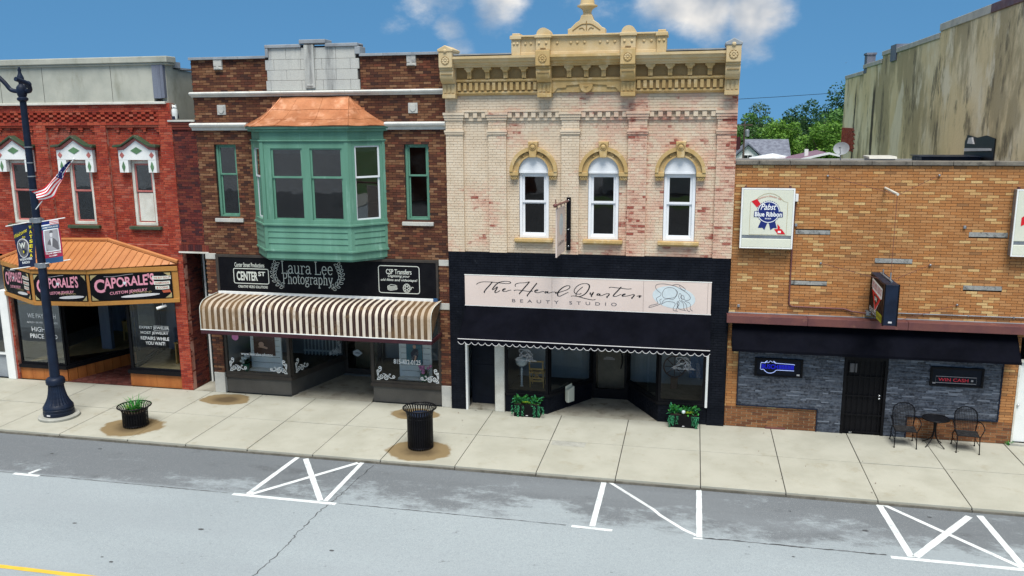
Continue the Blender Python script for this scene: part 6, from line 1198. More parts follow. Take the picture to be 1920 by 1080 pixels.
t = thing('support_arm', (4.5, 0, 6.26), 'rusty iron arm sticking out high on the tan brick wall', 'bracket'); MB().tube([(4.5, .02, 6.26), (4.5, -1.35, 6.22)], .03, 8).build('arm', 'white_old', t, smooth=60); MB().tube([(4.5, -1.3, 6.2), (4.5, -1.3, 4.42)], .006, 5).build('cable', 'rust_ledge', t)
t = thing('conduit', (2.42, -.03, 3.2), 'rusty conduit running down from the cream beer sign to the box sign', 'pipe'); MB().tube([(2.50, -.1, 6.0), (2.46, -.04, 5.85), (2.44, -.035, 5.2), (2.44, -.035, 3.45)]+[(2.54-.10*math.cos(R(a)), -.035, 3.37-.10*math.sin(R(a))) for a in (20, 45, 70, 90)]+[(3.75, -.035, 3.26), (3.95, -.035, 3.20), (4.36, -.2, 3.19)], .020, 8).build('pipe', 'rust_ledge', t, smooth=60); MB().box(2.44, 2.51, -.12, -.02, 5.92, 6.1).build('junction_box', 'white_paint', t); MB().box(4.25, 4.36, -.2, -.02, 3.15, 3.25).build('junction_box', 'grey_metal', t)
t = thing('conduit', (6.5, -.03, 3.2), 'straight grey conduit above the rusty ledge, right of the box sign', 'pipe'); MB().tube([(4.6, -.2, 3.2), (4.9, -.03, 3.2), (8.5, -.03, 3.2)], .015, 8).build('pipe', 'grey_metal', t, smooth=60)
for x in (5.6, 6.6, 7.6): MB().box(x-.015, x+.015, -.05, -.005, 3.18, 3.22).build('clip', 'grey_metal', t)
for (x, z_, lab) in ((2.50, 5.33, 'small grey wall anchor beside the beer sign conduit'), (6.33, 5.35, 'small grey wall anchor above a limestone block on the right'), (1.22, 3.24, 'small grey wall box just above the left end of the rusty ledge')): solo(MB().box(x-.03, x+.03, -.05, -.003, z_-.035, z_+.035), 'wall_anchor', 'grey_metal', lab, 'anchor', bevel=.008)
# ------------------------------------------------------------------ tall stained side wall behind the bar
b5 = thing('tall_building', (9.5, 15, 0), 'tall building whose stained grey-yellow side wall rises behind the tan bar', 'building')
XW = 8.52; steps = [(0.3, 6.9, 11.02), (6.9, 12.4, 11.02), (12.4, 19.5, 10.78), (19.5, 22.2, 10.85), (22.2, 26.8, 10.52), (26.8, 32.3, 10.22)]
BWs = MB()
for a, b, h in steps: BWs.box(XW, XW+.4, a, b, 0, h)
BWs.build('side_wall', 'stucco_stained', b5)
for a, b, h in steps: MB().box(XW-.05, XW+.5, a, b-.005, h-.06, h+.14+(.06 if a < 8 else 0)).build('parapet_coping', 'rust_ledge' if a < 6 else 'limestone', b5, bevel=.015)
MB().box(XW+.4, 20, .3, 32.3, 0, 9.8).build('building_mass', 'stucco_grey', b5); MB().box(XW+.01, 20, .0, .3, 0, 11.0).build('front_wall', 'stucco_grey', b5)
BP5 = Brickwork(b5, 'brick_red', 'mortar_red', part='bare_brick_patch', seed=19)
for k_ in range(16): BP5.wall(28.2+.3*math.sin(k_*2.1)+(.3 if k_ > 12 else 0), 32.28, 6.1+k_*.08, 6.18+k_*.08, XW-.03, ax='y', sgn=-1, c=.08, thick=.02)
BP5.finish(0)
ch = MB().box(XW-.02, XW+.4, 26.0, 26.7, 10.2, 11.12).build('chimney', 'slate', b5, bevel=.02); MB().box(XW-.06, XW+.44, 25.95, 26.75, 11.12, 11.22).build('chimney_cap', 'slate', ch); MB().box(XW-.06, XW+.5, 19.2, 20.3, 10.4, 11.1).build('vent_hood', 'slate', b5)
# broken opening with its torn lining, low on the wall
ho = MB().prismx([(5.4, 6.2), (5.4, 7.30), (6.2, 7.38), (7.0, 7.30), (8.0, 7.36), (8.2, 7.15), (8.2, 6.2)], XW-.04, XW-.01).build('wall_opening', 'ink_black', b5); MB().prismx([(5.6, 6.95), (8.0, 6.85), (8.0, 6.95), (5.6, 7.02)], XW-.10, XW-.03).build('torn_lining', 'ink_palegrey', ho); MB().prismx([(7.2, 7.1), (7.8, 7.1), (7.7, 7.28), (7.4, 7.3)], XW-.09, XW-.03).build('torn_lining', 'ink_palegrey', ho)
# things on the flat roof
t = thing('satellite_dish', (4.75, 9, 6.35), 'grey satellite dish on the flat roof of the bar', 'satellite dish')
m = MB(); k = 20; c = Vector((4.8, 8.6, 6.92)); n_ = Vector((-.35, -1, .35)).normalized(); u_ = n_.cross(Vector((0, 0, 1))).normalized(); v_ = u_.cross(n_)*-1
for i, r_ in enumerate((0.001, .1, .19, .26)): m.v += [tuple(c-n_*(.06-r_*r_*.9)+(u_*math.cos(2*math.pi*j_/k)+v_*math.sin(2*math.pi*j_/k)*.85)*r_) for j_ in range(k)]
m.f += [(i*k+j_, i*k+(j_+1) % k, (i+1)*k+(j_+1) % k, (i+1)*k+j_) for i in range(3) for j_ in range(k)]; m.build('dish', 'coping_grey', t, smooth=60, recalc=False)
MB().tube([c+Vector((0, .05, -.2)), c+n_*.3+Vector((0, 0, -.05))], .012, 6).ball(c+n_*.3+Vector((0, 0, -.05)), .035, 8, 6).build('feed_arm', 'grey_metal', t); MB().tube([(4.8, 8.7, 6.8), (4.82, 8.75, 6.35)], .02, 6).build('mast', 'grey_metal', t)
t = thing('roof_hatch', (5.9, 8, 6.35), 'low pale roof hatch on the bar roof', 'roof hatch'); MB().box(5.55, 6.3, 7.6, 8.6, 6.35, 6.62).build('curb', 'coping_grey', t); MB().prismx([(7.5, 6.62), (8.7, 6.62), (8.6, 6.70), (7.6, 6.70)], 5.5, 6.35).build('lid', 'limestone', t, bevel=.02)
t = thing('roof_duct', (7.6, 7, 6.35), 'dark flat duct cover on the bar roof before the torn opening', 'duct'); MB().prismx([(6.2, 6.35), (6.2, 6.74), (7.4, 6.72), (7.4, 6.35)], 6.75, 8.4).build('casing', 'navy_metal', t, bevel=.01); MB().box(6.7, 8.42, 6.1, 7.5, 6.745, 6.76).build('lid', 'navy_metal', t)

# ------------------------------------------------------------------ street furniture
sl = thing('street_lamp', (-16.85, -2.8, 0), 'tall dark blue street lamp post with fluted base and two curled arms', 'street lamp'); c = (-16.85, -2.8)
MB().lathe([(.50, -.02), (.52, .02), (.52, .06), (.49, .085)], c, 32).build('footing', 'concrete_base', sl, smooth=30)
MB().lathe([(.385, .085), (.39, .12), (.39, .19), (.375, .20), (.385, .22), (.385, .27), (.37, .285), (.385, .30), (.38, .33), (.33, .40)], c, 28).build('base_drum', 'navy_metal', sl, smooth=35)
m = MB(); prof = [(.345, .38), (.30, .46), (.255, .56), (.225, .68), (.205, .80), (.195, .93)]; k = 48
for r_, z_ in prof: m.v += [(c[0]+r_*(1-.045*(j_ % 2))*math.cos(2*math.pi*j_/k), c[1]+r_*(1-.045*(j_ % 2))*math.sin(2*math.pi*j_/k), z_) for j_ in range(k)]
m.f += [(i*k+j_, i*k+(j_+1) % k, (i+1)*k+(j_+1) % k, (i+1)*k+j_) for i in range(len(prof)-1) for j_ in range(k)]; m.build('fluted_bell', 'navy_metal', sl, recalc=False)
MB().lathe([(.19, .92), (.235, .95), (.245, 1.02), (.23, 1.09), (.20, 1.12), (.14, 1.15)], c, 28).build('collar', 'navy_metal', sl, smooth=40)
MB().lathe([(.13, 1.12), (.122, 2), (.10, 5), (.078, 8.5)], c, 20).build('shaft', 'navy_metal', sl, smooth=50)
MB().lathe([(.08, 8.46), (.13, 8.50), (.13, 8.55), (.09, 8.58), (.11, 8.62), (.12, 8.68), (.12, 8.82), (.09, 8.86), (.05, 8.9), (.06, 8.96), (.085, 9.0), (.085, 9.06), (.05, 9.14), (.035, 9.2), (.045, 9.24), (.02, 9.32)], c, 18).build('finial', 'navy_metal', sl, smooth=40)
MB().tube([(c[0], c[1], 8.74)]+spline([Vector((c[0]-.12, c[1], 8.72)), Vector((c[0]-.3, c[1]-.02, 8.76)), Vector((c[0]-.42, c[1]-.05, 8.92)), Vector((c[0]-.62, c[1]-.08, 9.12)), Vector((c[0]-.9, c[1]-.1, 9.28)), Vector((c[0]-1.2, c[1]-.1, 9.2))], 4), .055, 10).build('arm', 'navy_metal', sl, smooth=60)
MB().tube([(c[0], c[1], 8.74)]+spline([Vector((c[0]+.12, c[1]+.02, 8.72)), Vector((c[0]+.25, c[1]-.02, 8.73)), Vector((c[0]+.33, c[1]-.10, 8.82)), Vector((c[0]+.34, c[1]-.22, 8.92)), Vector((c[0]+.30, c[1]-.5, 9.0))], 4), .058, 10).build('arm', 'navy_metal', sl, smooth=60); MB().ball((c[0]+.31, c[1]-.12, 8.88), .085, 14, 10, (1, 1, 1.1)).build('arm_socket', 'navy_metal', sl, smooth=60)
for z_ in (4.22, 5.42): MB().lathe([(.115, z_-.07), (.125, z_-.06), (.125, z_+.06), (.115, z_+.07)], c, 16).box(c[0]-.17, c[0]+.17, c[1]-.07, c[1]+.07, z_-.05, z_+.05).build('clamp', 'grey_metal', sl, smooth=30)
for z_ in (6.2, 6.55, 6.9, 7.3): MB().lathe([(.097, z_), (.099, z_+.015), (.097, z_+.03)], c, 16).build('strap', 'grey_metal', sl)
MB().box(c[0]-.05, c[0]+.05, c[1]-.395, c[1]-.38, .13, .17).build('number_plate', 'ink_palegrey', sl)
def cloth(x0, x1, z0, z1, y, tilt, amp, nx=14, nz=20, ph=0):
    """wind-rippled banner grid; returns point function and mesh"""
    def pt(u, v, o=0.):
        x = x0+(x1-x0)*u+amp*.6*math.sin(v*3.1+ph)*(1-abs(2*v-1))*.6; return Vector((x, y+amp*math.sin(u*4+v*5+ph)-o, z0+(z1-z0)*v+tilt*u))
    m = MB(); m.v = [tuple(pt(i/nx, k/nz)) for k in range(nz+1) for i in range(nx+1)]; m.f = [(k*(nx+1)+i, k*(nx+1)+i+1, (k+1)*(nx+1)+i+1, (k+1)*(nx+1)+i) for k in range(nz) for i in range(nx)]
    return pt, m
def cpoly(pt, uv, m, par, name='print', o=.006): return MB().poly([pt(u, v, o) for u, v in uv]).build(name, m, par, recalc=False)
def cgrid(pt, u0, u1, v0, v1, m, par, name='print', o=.005, n=8):
    q = MB(); q.v = [tuple(pt(u0+(u1-u0)*i/n, v0+(v1-v0)*k/n, o)) for k in range(n+1) for i in range(n+1)]; q.f = [(k*(n+1)+i, k*(n+1)+i+1, (k+1)*(n+1)+i+1, (k+1)*(n+1)+i) for k in range(n) for i in range(n)]; return q.build(name, m, par, recalc=False)
def ctext(s, pt, u, v, w_, h, m, par, **kw):
    o = text(s, par, m, (Vector((0, 0, 0)), Vector((1, 0, 0)), Vector((0, 0, 1))), w_, h, **kw); off = ORG[par]
    for q in o.data.vertices:
        a = q.co+off; q.co = pt(u+a.x, v+a.z, .010)-off
    return o
bl = thing('banner', (-17.27, -2.8, 4.1), 'navy welcome banner with yellow letters on the left of the lamp post', 'banner')
pt, m = cloth(-17.58, -16.99, 4.10, 5.27, -2.82, .09, .025, ph=.5); m.build('cloth', 'banner_navy', bl, smooth=60, recalc=False)
MB().tube([(-17.82, -2.81, 5.24), (-16.9, -2.81, 5.40)], .013, 6).tube([(-17.84, -2.81, 4.08), (-16.9, -2.81, 4.22)], .013, 6).build('rod', 'white_paint', bl)
ctext('Welcome', pt, .36, .80, .62, .09, 'ink_yellow', bl, shear=.4, warp=lambda u, b, a: (a, b+.12*(u-.5))); ctext('to', pt, .50, .70, .14, .05, 'ink_yellow', bl, shear=.3)
for i, ch_ in enumerate('WATSEKA'): ctext(ch_, pt, .86-.01*i, .90-.105*i, .15, .075, 'ink_yellow', bl, bold=.03)
for rx, rz, m_, o in ((.32, .20, 'ink_palegrey', .006), (.28, .175, 'ink_darkgrey', .007)): cpoly(pt, [(.40+rx*math.cos(q*.3927), .48+rz*math.sin(q*.3927)-(.05 if 9 < q < 15 else 0)) for q in range(16)], m_, bl, 'emblem', o)
ctext('W', pt, .40, .52, .32, .13, 'ink_cream', bl, bold=.04); cpoly(pt, [(.38, .40), (.46, .40), (.44, .34), (.40, .34)], 'ink_yellow', bl, o=.009)
ctext('WGFA/WIBK', pt, .48, .20, .74, .055, 'ink_white', bl, bold=.02); ctext('RADIO', pt, .46, .125, .46, .055, 'ink_white', bl, bold=.02)
br = thing('banner', (-16.43, -2.8, 4.3), 'red and blue service banner with a grey soldier portrait, right of the post', 'banner')
pt, m = cloth(-16.71, -16.16, 4.26, 5.38, -2.82, .085, .015, ph=2); m.build('cloth', 'ink_maroon', br, smooth=60, recalc=False)
MB().tube([(-16.8, -2.81, 5.37), (-15.98, -2.81, 5.50)], .013, 6).tube([(-16.8, -2.81, 4.26), (-15.95, -2.81, 4.40)], .013, 6).build('rod', 'white_paint', br)
cgrid(pt, 0, 1, 0, .13, 'ink_blue', br); cgrid(pt, 0, 1, .80, .89, 'ink_blue', br); cgrid(pt, 0, 1, .89, 1, 'ink_white', br)
for k in range(3): cgrid(pt, .45, 1, .90+k*.035, .915+k*.035, 'ink_red', br, o=.007)
cgrid(pt, .0, .45, .92, 1, 'ink_navy', br, o=.007); ctext('HOMETOWN HEROES', pt, .5, .845, .88, .035, 'ink_white', br, bold=.02)
cgrid(pt, .05, .10, .3, .8, 'ink_blue', br); cgrid(pt, .09, .92, .27, .80, 'ink_white', br, o=.006); cgrid(pt, .13, .88, .29, .78, 'ink_grey', br, o=.008)
cpoly(pt, [(.40, .66), (.46, .60), (.54, .62), (.56, .70), (.50, .74), (.42, .73)], 'ink_palegrey', br, 'portrait', .011); cpoly(pt, [(.38, .71), (.58, .71), (.56, .76), (.44, .77)], 'ink_darkgrey', br, 'portrait', .012); cpoly(pt, [(.20, .30), (.84, .30), (.80, .48), (.66, .56), (.55, .59), (.42, .58), (.28, .50)], 'ink_darkgrey', br, 'portrait', .010); cpoly(pt, [(.42, .58), (.54, .59), (.50, .40), (.46, .40)], 'ink_palegrey', br, 'portrait', .0115)
ctext('WILLIAM SIMMONS', pt, .5, .235, .86, .035, 'ink_white', br, bold=.02); ctext('U.S. ARMY', pt, .5, .175, .46, .035, 'ink_white', br, bold=.02)
# flag, furled along its staff
fg = thing('flag', (-16.75, -2.85, 5.7), 'small furled American flag on a slanted white staff fixed to the lamp post', 'flag')
p0, p1 = Vector((-16.75, -2.9, 5.72)), Vector((-15.45, -2.9, 7.02)); MB().tube([p0, p1], .013, 6).build('staff', 'white_paint', fg); MB().ball(p1, .03, 8, 6).build('staff_tip', 'white_paint', fg)
dr_ = (p1-p0).normalized(); nu = Vector((-dr_.z, 0, dr_.x))
def lerp_tab(tab, s):
    for (a, va), (b, vb) in zip(tab, tab[1:]):
        if s <= b: return va+(vb-va)*(s-a)/(b-a)
    return tab[-1][1]
UP, LO = [(0, .03), (.3, .09), (.6, .13), (.8, .21), (1, .34)], [(0, -.04), (.3, -.10), (.55, -.14), (.75, -.19), (.9, -.10), (1, .0)]
def fl_pt(s, t_):      # s along the staff from its tip, t_ across the gathered cloth
    a, b = lerp_tab(LO, s), lerp_tab(UP, s); q = p1-dr_*(.12+1.42*s)
    return q+nu*(a+(b-a)*t_+.012*math.sin(s*14))+Vector((0, -.03-.045*math.sin(t_*7+s*6), 0))
ns = 30
for j_ in range(9):
    m = MB(); s0 = 12 if j_ > 1 else 0; m.v = [tuple(fl_pt(s/ns, (j_+e)/9)) for s in range(ns+1) for e in (0, 1)]; m.f = [(2*s, 2*s+1, 2*s+3, 2*s+2) for s in range(s0, ns)]
    m.build('stripe', 'ink_red' if j_ % 2 == 0 else 'ink_white', fg, recalc=False)
m = MB(); m.v = [tuple(fl_pt(s/ns, 2/9+e/6*7/9)) for s in range(13) for e in range(7)]; m.f = [(s*7+e, s*7+e+1, (s+1)*7+e+1, (s+1)*7+e) for s in range(12) for e in range(6)]; m.build('canton', 'ink_navy', fg, recalc=False)
rs = random.Random(4); m = MB()
for k in range(26):
    s, t_ = rs.uniform(.06, .39), rs.uniform(.3, .95); q = fl_pt(s, t_)+Vector((0, -.012, 0)); m.poly([q+Vector((.012*math.cos(a*1.2566), 0, .012*math.sin(a*1.2566))) for a in range(5)])
m.build('stars', 'ink_white', fg, kind='stuff', recalc=False)
# slatted steel planter and litter bin
def slatted(t, c, r, h, rim, flare, n, ms, inner):
    MB().lathe([(r-.05, .03), (r-.03, h*.5), (r-.04, h-.02)], c, 28).build('liner', inner, t, smooth=60)
    for z_ in (.05, h*.92): MB().tube([(c[0]+r*math.cos(2*math.pi*j_/40), c[1]+r*math.sin(2*math.pi*j_/40), z_) for j_ in range(40)], .016, 6, True).build('hoop', ms, t, smooth=60)
    MB().tube([(c[0]+(r+flare)*math.cos(2*math.pi*j_/40), c[1]+(r+flare)*math.sin(2*math.pi*j_/40), rim) for j_ in range(40)], .018, 6, True).build('rim', ms, t, smooth=60)
    me = None
    for k in range(n):
        a = 2*math.pi*k/n; ca, sa = math.cos(a), math.sin(a)
        def rp(rad, z_, w_): return [(rad*1, w_, z_), (rad*1, -w_, z_)]
        if me is None:
            b = MB(); P = [(r+.004, .02), (r+.004, h*.9), (r+.01, h), (r+flare*.45, h+(rim-h)*.7), (r+flare, rim)]
            for (ra, za), (rb, zb) in zip(P, P[1:]): b.slab([(ra, -.017, za), (ra, .017, za), (rb, .017, zb), (rb, -.017, zb)], (.008, 0, 0))
            o = b.build('slat', ms, t, recalc=False); me = o.data; me.transform(Matrix.Translation(ORG[t]))
            o.location = Vector((c[0], c[1], 0))-ORG[t]; o.rotation_euler = (0, 0, a)
        else:
            o = bpy.data.objects.new('slat', me); COL.objects.link(o); o.parent = t; o.location = Vector((c[0], c[1], 0))-ORG[t]; o.rotation_euler = (0, 0, a)
pc = (-14.33, -3.0); t = thing('street_planter', (pc[0], pc[1], 0), 'round black slatted planter at the kerb with tufted grass', 'planter')
slatted(t, pc, .31, .42, .55, .11, 30, 'black_metal', 'black_frame'); MB().lathe([(.27, .36), (.26, .40), (.1, .42)], pc, 20).build('soil', 'soil', t, smooth=60)
g = random.Random(9)
def blades(mb, c0, n, L0, L1, w_, spread=1.):
    for k in range(n):
        a = g.random()*6.28; r_ = g.random()*.16*spread; L_ = g.uniform(L0, L1); e = g.uniform(.2, 1.0); b = Vector((c0[0]+r_*math.cos(a), c0[1]+r_*math.sin(a), c0[2])); d = Vector((math.cos(a), math.sin(a), 0)); s = Vector((-d.y, d.x, 0))*w_
        pts = [b+d*(L_*e*u**1.6)+Vector((0, 0, L_*(u-.55*e*u*u))) for u in (0, .35, .7, 1)]
        mb.add([pts[0]-s, pts[0]+s, pts[1]+s, pts[1]-s, pts[2]+s*.7, pts[2]-s*.7, pts[3]], [(0, 1, 2, 3), (3, 2, 4, 5), (5, 4, 6)])
m = MB(); blades(m, (pc[0], pc[1], .40), 130, .2, .54, .009)
t = thing('tufted_grass', (pc[0], pc[1], .4), 'bright green spiky grass growing in the round kerbside planter', 'plant'); m.build('blades', 'leaf_green', t, recalc=False); m = MB(); blades(m, (pc[0]-.06, pc[1], .40), 30, .1, .28, .012); m.build('leaves', 'leaf_lime', t, recalc=False); MB().ball((pc[0]+.13, pc[1]-.1, .47), .025, 8, 5).build('bloom', 'ink_pink', t, smooth=60)
bc = (-6.39, -2.98); t = thing('litter_bin', (bc[0], bc[1], 0), 'tall black slatted steel litter bin at the kerb', 'litter bin')
slatted(t, bc, .305, .86, 1.02, .10, 34, 'black_metal', 'black_frame'); MB().lathe([(.24, .80), (.255, .83), (.25, .86), (.22, .87)], bc, 28).build('bin_ring', 'navy_metal', t, smooth=60)
# planter boxes by the beauty studio
def planter_box(x0, x1, y, label, plabel, seed, extra):
    t = thing('planter_box', ((x0+x1)/2, y, 0), label, 'planter'); MB().box(x0, x1, y-.13, y+.13, 0, .34).build('box', 'black_metal', t, bevel=.012); MB().box(x0+.02, x1-.02, y-.11, y+.11, .34, .35).build('soil', 'soil', t); MB().box((x0+x1)/2-.03, (x0+x1)/2+.03, y-.134, y-.13, .035, .055).build('plate', 'ink_palegrey', t)
    p = thing('trailing_plant', ((x0+x1)/2, y, .35), plabel, 'plant'); g_ = random.Random(seed); lf, lt, ll = MB(), MB(), MB()
    def leaf(mb, b, d, L_, w_):
        s = d.cross(Vector((0, 0, 1))); s = (s if s.length > .01 else Vector((1, 0, 0))).normalized()*w_; mid = b+d*L_*.5+Vector((0, 0, .012)); mb.add([b, mid+s, b+d*L_, mid-s], [(0, 1, 2, 3)])
    for k in range(230):
        x = g_.uniform(x0-.02, x1+.02); b = Vector((x, y+g_.uniform(-.12, .1), g_.uniform(.33, .52))); a = g_.random()*6.28; e = g_.uniform(-.4, 1.1); leaf(lt if g_.random() < .4 else lf, b, Vector((math.cos(a)*math.cos(e), math.sin(a)*math.cos(e), math.sin(e))), g_.uniform(.05, .13), g_.uniform(.012, .03))
    for k in range(11):     # strands over the rim
        x = g_.choice((g_.uniform(x0-.06, x0+.1), g_.uniform(x1-.12, x1+.06), g_.uniform(x0, x1))); n = g_.randint(5, 9); b = Vector((x, y-.14, .36))
        for i in range(n):
            b = b+Vector((g_.uniform(-.012, .012), g_.uniform(-.006, .004), -.038))
            for q in range(3): a = g_.random()*6.28; leaf(lt, b, Vector((math.cos(a)*.8, -abs(math.sin(a))*.5, -.6)).normalized(), .05, .014)
    for k in range(16):
        a = g_.random()*6.28; leaf(lf, Vector((x0+.12+(k % 2)*(x1-x0-.28), y, .42)), Vector((math.cos(a)*.7, math.sin(a)*.7, .7)), .2, .035)
    for k in range(40): a = g_.random()*6.28; leaf(ll, Vector((extra+g_.uniform(-.1, .1), y-.1+g_.uniform(-.04, .04), .40)), Vector((math.cos(a), math.sin(a)-.4, .5)).normalized(), .06, .022)
    lf.build('broad_leaves', 'leaf_green', p, recalc=False); lt.build('trailing_leaves', 'leaf_teal', p, recalc=False); ll.build('lime_leaves', 'leaf_lime', p, recalc=False); return p
planter_box(-4.58, -3.86, -.26, 'black planter box under the left studio window', 'green trailing plants in the planter under the left studio window', 5, -4.25)
p = planter_box(-.41, .30, -.28, 'black planter box under the right studio window', 'green trailing plants with a blue flower under the right studio window', 6, .06)
MB().ball((-.06, -.42, .44), .05, 8, 6).build('bloom', 'ink_sky', p, smooth=60)
# iron patio set
def patio_chair(x, y, rot, label):
    t = thing('patio_chair', (0, 0, 0), label, 'chair', 'black iron patio chairs by the bar'); I = 'black_metal'
    MB().tube([(-.23, -.2, .42), (.23, -.2, .42), (.25, .2, .42), (-.25, .2, .42)], .012, 6, True).build('seat_frame', I, t)
    m = MB()
    for k in range(15): m.tube([(-.23+.033*k, -.2, .423), (-.23+.033*k, .2, .423)], .004, 4)
    for k in range(12): m.tube([(-.24, -.19+.034*k, .425), (.24, -.19+.034*k, .425)], .004, 4)
    m.build('seat_mesh', I, t, kind='stuff', recalc=False); MB().box(-.23, .23, -.19, .19, .405, .415).build('seat_pan', I, t)
    bk_ = [(-.22, .22, .42), (-.25, .25, .6), (-.25, .28, .78)]+[(.25*math.cos(R(a)), .30, .80+.20*math.sin(R(a))) for a in (160, 140, 115, 90, 65, 40, 20)]+[(.25, .28, .78), (.25, .25, .6), (.22, .22, .42)]
    MB().tube(bk_, .013, 6).build('back_frame', I, t, smooth=60); m = MB()
    for k in range(13):
        u = -.22+.0367*k; zt = .80+.19*math.sqrt(max(0, 1-(u/.25)**2)); m.tube([(u, .225, .43), (u, .285, .78), (u, .30, zt)], .004, 4)
    for k in range(13): z_ = .46+.038*k; hw = .24 if z_ < .8 else .24*math.sqrt(max(.05, 1-((z_-.8)/.2)**2)); m.tube([(-hw, .23+.06*(z_-.42)/.4, z_), (hw, .23+.06*(z_-.42)/.4, z_)], .004, 4)
    m.build('back_mesh', I, t, kind='stuff', recalc=False)
    for s in (-1, 1):
        MB().tube(spline([Vector((s*.25, .27, .66)), Vector((s*.31, .1, .68)), Vector((s*.32, -.12, .66)), Vector((s*.32, -.2, .60)), Vector((s*.25, -.2, .42))], 4), .012, 6).build('arm', I, t, smooth=60)
        MB().tube([(s*.24, -.2, .42), (s*.245, -.22, .2), (s*.25, -.24, .02)], .012, 6).ball((s*.25, -.24, .012), .022, 8, 4).build('leg', I, t, smooth=60)
        MB().tube(spline([Vector((s*.23, .2, .42)), Vector((s*.25, .30, .30)), Vector((s*.25, .30, .16)), Vector((s*.26, .34, .02))], 4), .012, 6).ball((s*.26, .34, .012), .022, 8, 4).build('leg', I, t, smooth=60)
        MB().tube([(s*.245, -.22, .2), (s*.25, .3, .2)], .008, 6).build('stretcher', I, t)
    t.location = (x, y, 0); t.rotation_euler = (0, 0, rot); return t
patio_chair(5.27, -.56, R(-3), 'black iron patio chair nearest the bar door'); patio_chair(6.66, -.62, R(-5), 'black iron patio chair right of the round table')
t = thing('patio_table', (5.98, -.45, 0), 'small round black iron table between two patio chairs', 'table'); c = (5.98, -.45)
MB().tube([(c[0]+.30*math.cos(q*.2618), c[1]+.30*math.sin(q*.2618), .70) for q in range(24)], .016, 6, True).build('rim', 'black_metal', t, smooth=60); MB().lathe([(.29, .69), (.295, .70), (.0001, .705)], c, 24).build('table_top', 'black_metal', t)
MB().tube([(c[0], c[1], .69), (c[0], c[1], .36)], [.05, .03], 8).build('stem', 'black_metal', t)
for k in range(4): a = R(40+90*k); MB().tube(spline([Vector((c[0]+.035*math.cos(a), c[1]+.035*math.sin(a), .66)), Vector((c[0]+.03*math.cos(a), c[1]+.03*math.sin(a), .35)), Vector((c[0]+.10*math.cos(a), c[1]+.10*math.sin(a), .16)), Vector((c[0]+.27*math.cos(a), c[1]+.27*math.sin(a), .03)), Vector((c[0]+.30*math.cos(a), c[1]+.30*math.sin(a), .01))], 4), .013, 6).build('leg', 'black_metal', t, smooth=60)

m = MB(); blades(m, (7.78, -.06, .0), 40, .05, .17, .006, .5)
solo(m, 'weed', 'leaf_green', 'small green weed at the foot of the bar wall beside the white door', 'weed', recalc=False)
g5 = random.Random(31); m = MB()
for k in range(46):      # dry leaves and grit on the paving
    x, y = g5.uniform(-18, 7.5), g5.choice((g5.uniform(-.35, -.03), g5.uniform(-3.9, -.2))); s_ = g5.uniform(.012, .03); a = g5.random()*6.28; u = Vector((math.cos(a), math.sin(a), .2))*s_; v = Vector((-math.sin(a), math.cos(a), .1))*s_*.5; c0 = Vector((x, y, .012)); m.add([c0-u, c0+v, c0+u, c0-v], [(0, 1, 2, 3)])
tag(m.build('leaf_litter', 'ink_brown', None, kind='stuff', recalc=False), 'scattered dry leaf bits lying on the pale pavement', 'litter')
m = MB()
for k in range(32):
    x, y = g5.uniform(-16, 6.5), g5.uniform(-12, -4.3); s_ = g5.uniform(.01, .045); m.poly([(x+s_*1.6*math.cos(q*1.05)*g5.uniform(.7, 1.2), y+s_*math.sin(q*1.05)*g5.uniform(.7, 1.2), ZR+.0025) for q in range(6)])
m.build('oil_spots', 'crack_seal', road, kind='stuff', recalc=False)

# ------------------------------------------------------------------ behind the bar: house, sheds, pole, trees
hs2 = thing('house', (6.2, 60, 0), 'white clapboard house with a grey gabled roof behind the bar', 'house')
MB().prismx([(57.5, 0), (57.5, 4.6), (62.5, 4.6), (62.5, 0)], 4.6, 8.1).prism([(3.3, 0), (3.3, 4.5), (4.55, 5.65), (5.8, 4.5), (5.8, 0)], 56.0, 58).build('wall', 'white_paint', hs2)
MB().prismx([(57.0, 4.5), (60, 5.95), (63.0, 4.5), (63, 4.65), (60, 6.1), (57.0, 4.65)], 4.4, 8.3).build('roof', 'slate', hs2)
MB().prism([(3.0, 4.35), (4.55, 5.72), (6.1, 4.35), (6.1, 4.5), (4.55, 5.87), (3.0, 4.5)], 55.7, 60).build('roof', 'slate', hs2)
W = MB().box(4.15, 4.95, 55.93, 56.0, 4.15, 4.85).build('window', 'white_paint', hs2); MB().box(4.22, 4.53, 55.9, 55.93, 4.2, 4.8).build('pane', 'glass_tint', W); MB().box(4.57, 4.88, 55.9, 55.93, 4.2, 4.8).build('pane', 'glass_tint', W)
MB().box(3.6, 3.95, 57.6, 58, 5.2, 6.35).build('chimney', 'brick_maroon', hs2)
t = thing('shed', (7.0, 46, 0), 'low white roofed building behind the bar', 'shed'); MB().box(4.7, 8.0, 46, 52, 0, 4.75).build('wall', 'white_paint', t); MB().prism([(4.4, 4.75), (6.3, 5.12), (8.2, 4.75)], 45.8, 52.2).build('roof', 'pvc_white', t)
t = thing('shed', (8.9, 42, 0), 'long low shed with a purple metal roof behind the bar', 'shed'); MB().box(6.0, 12, 41, 47, 0, 4.9).build('wall', 'white_paint', t)
mat('roof_purple', (.22, .12, .16), (.18, .10, .14), 2, rough=.5); MB().prism([(5.6, 4.75), (9.1, 5.56), (12.3, 4.75), (12.3, 4.67), (9.1, 5.47), (5.6, 4.67)], 40.8, 47.2).build('roof', 'roof_purple', t); MB().prism([(5.5, 4.78), (9.1, 5.62), (12.4, 4.78), (12.4, 4.66), (9.1, 5.48), (5.5, 4.66)], 40.6, 40.8).build('fascia', 'pvc_white', t); MB().box(7.75, 8.0, 43, 43.3, 5.2, 5.75).build('flue', 'rose_white', t)
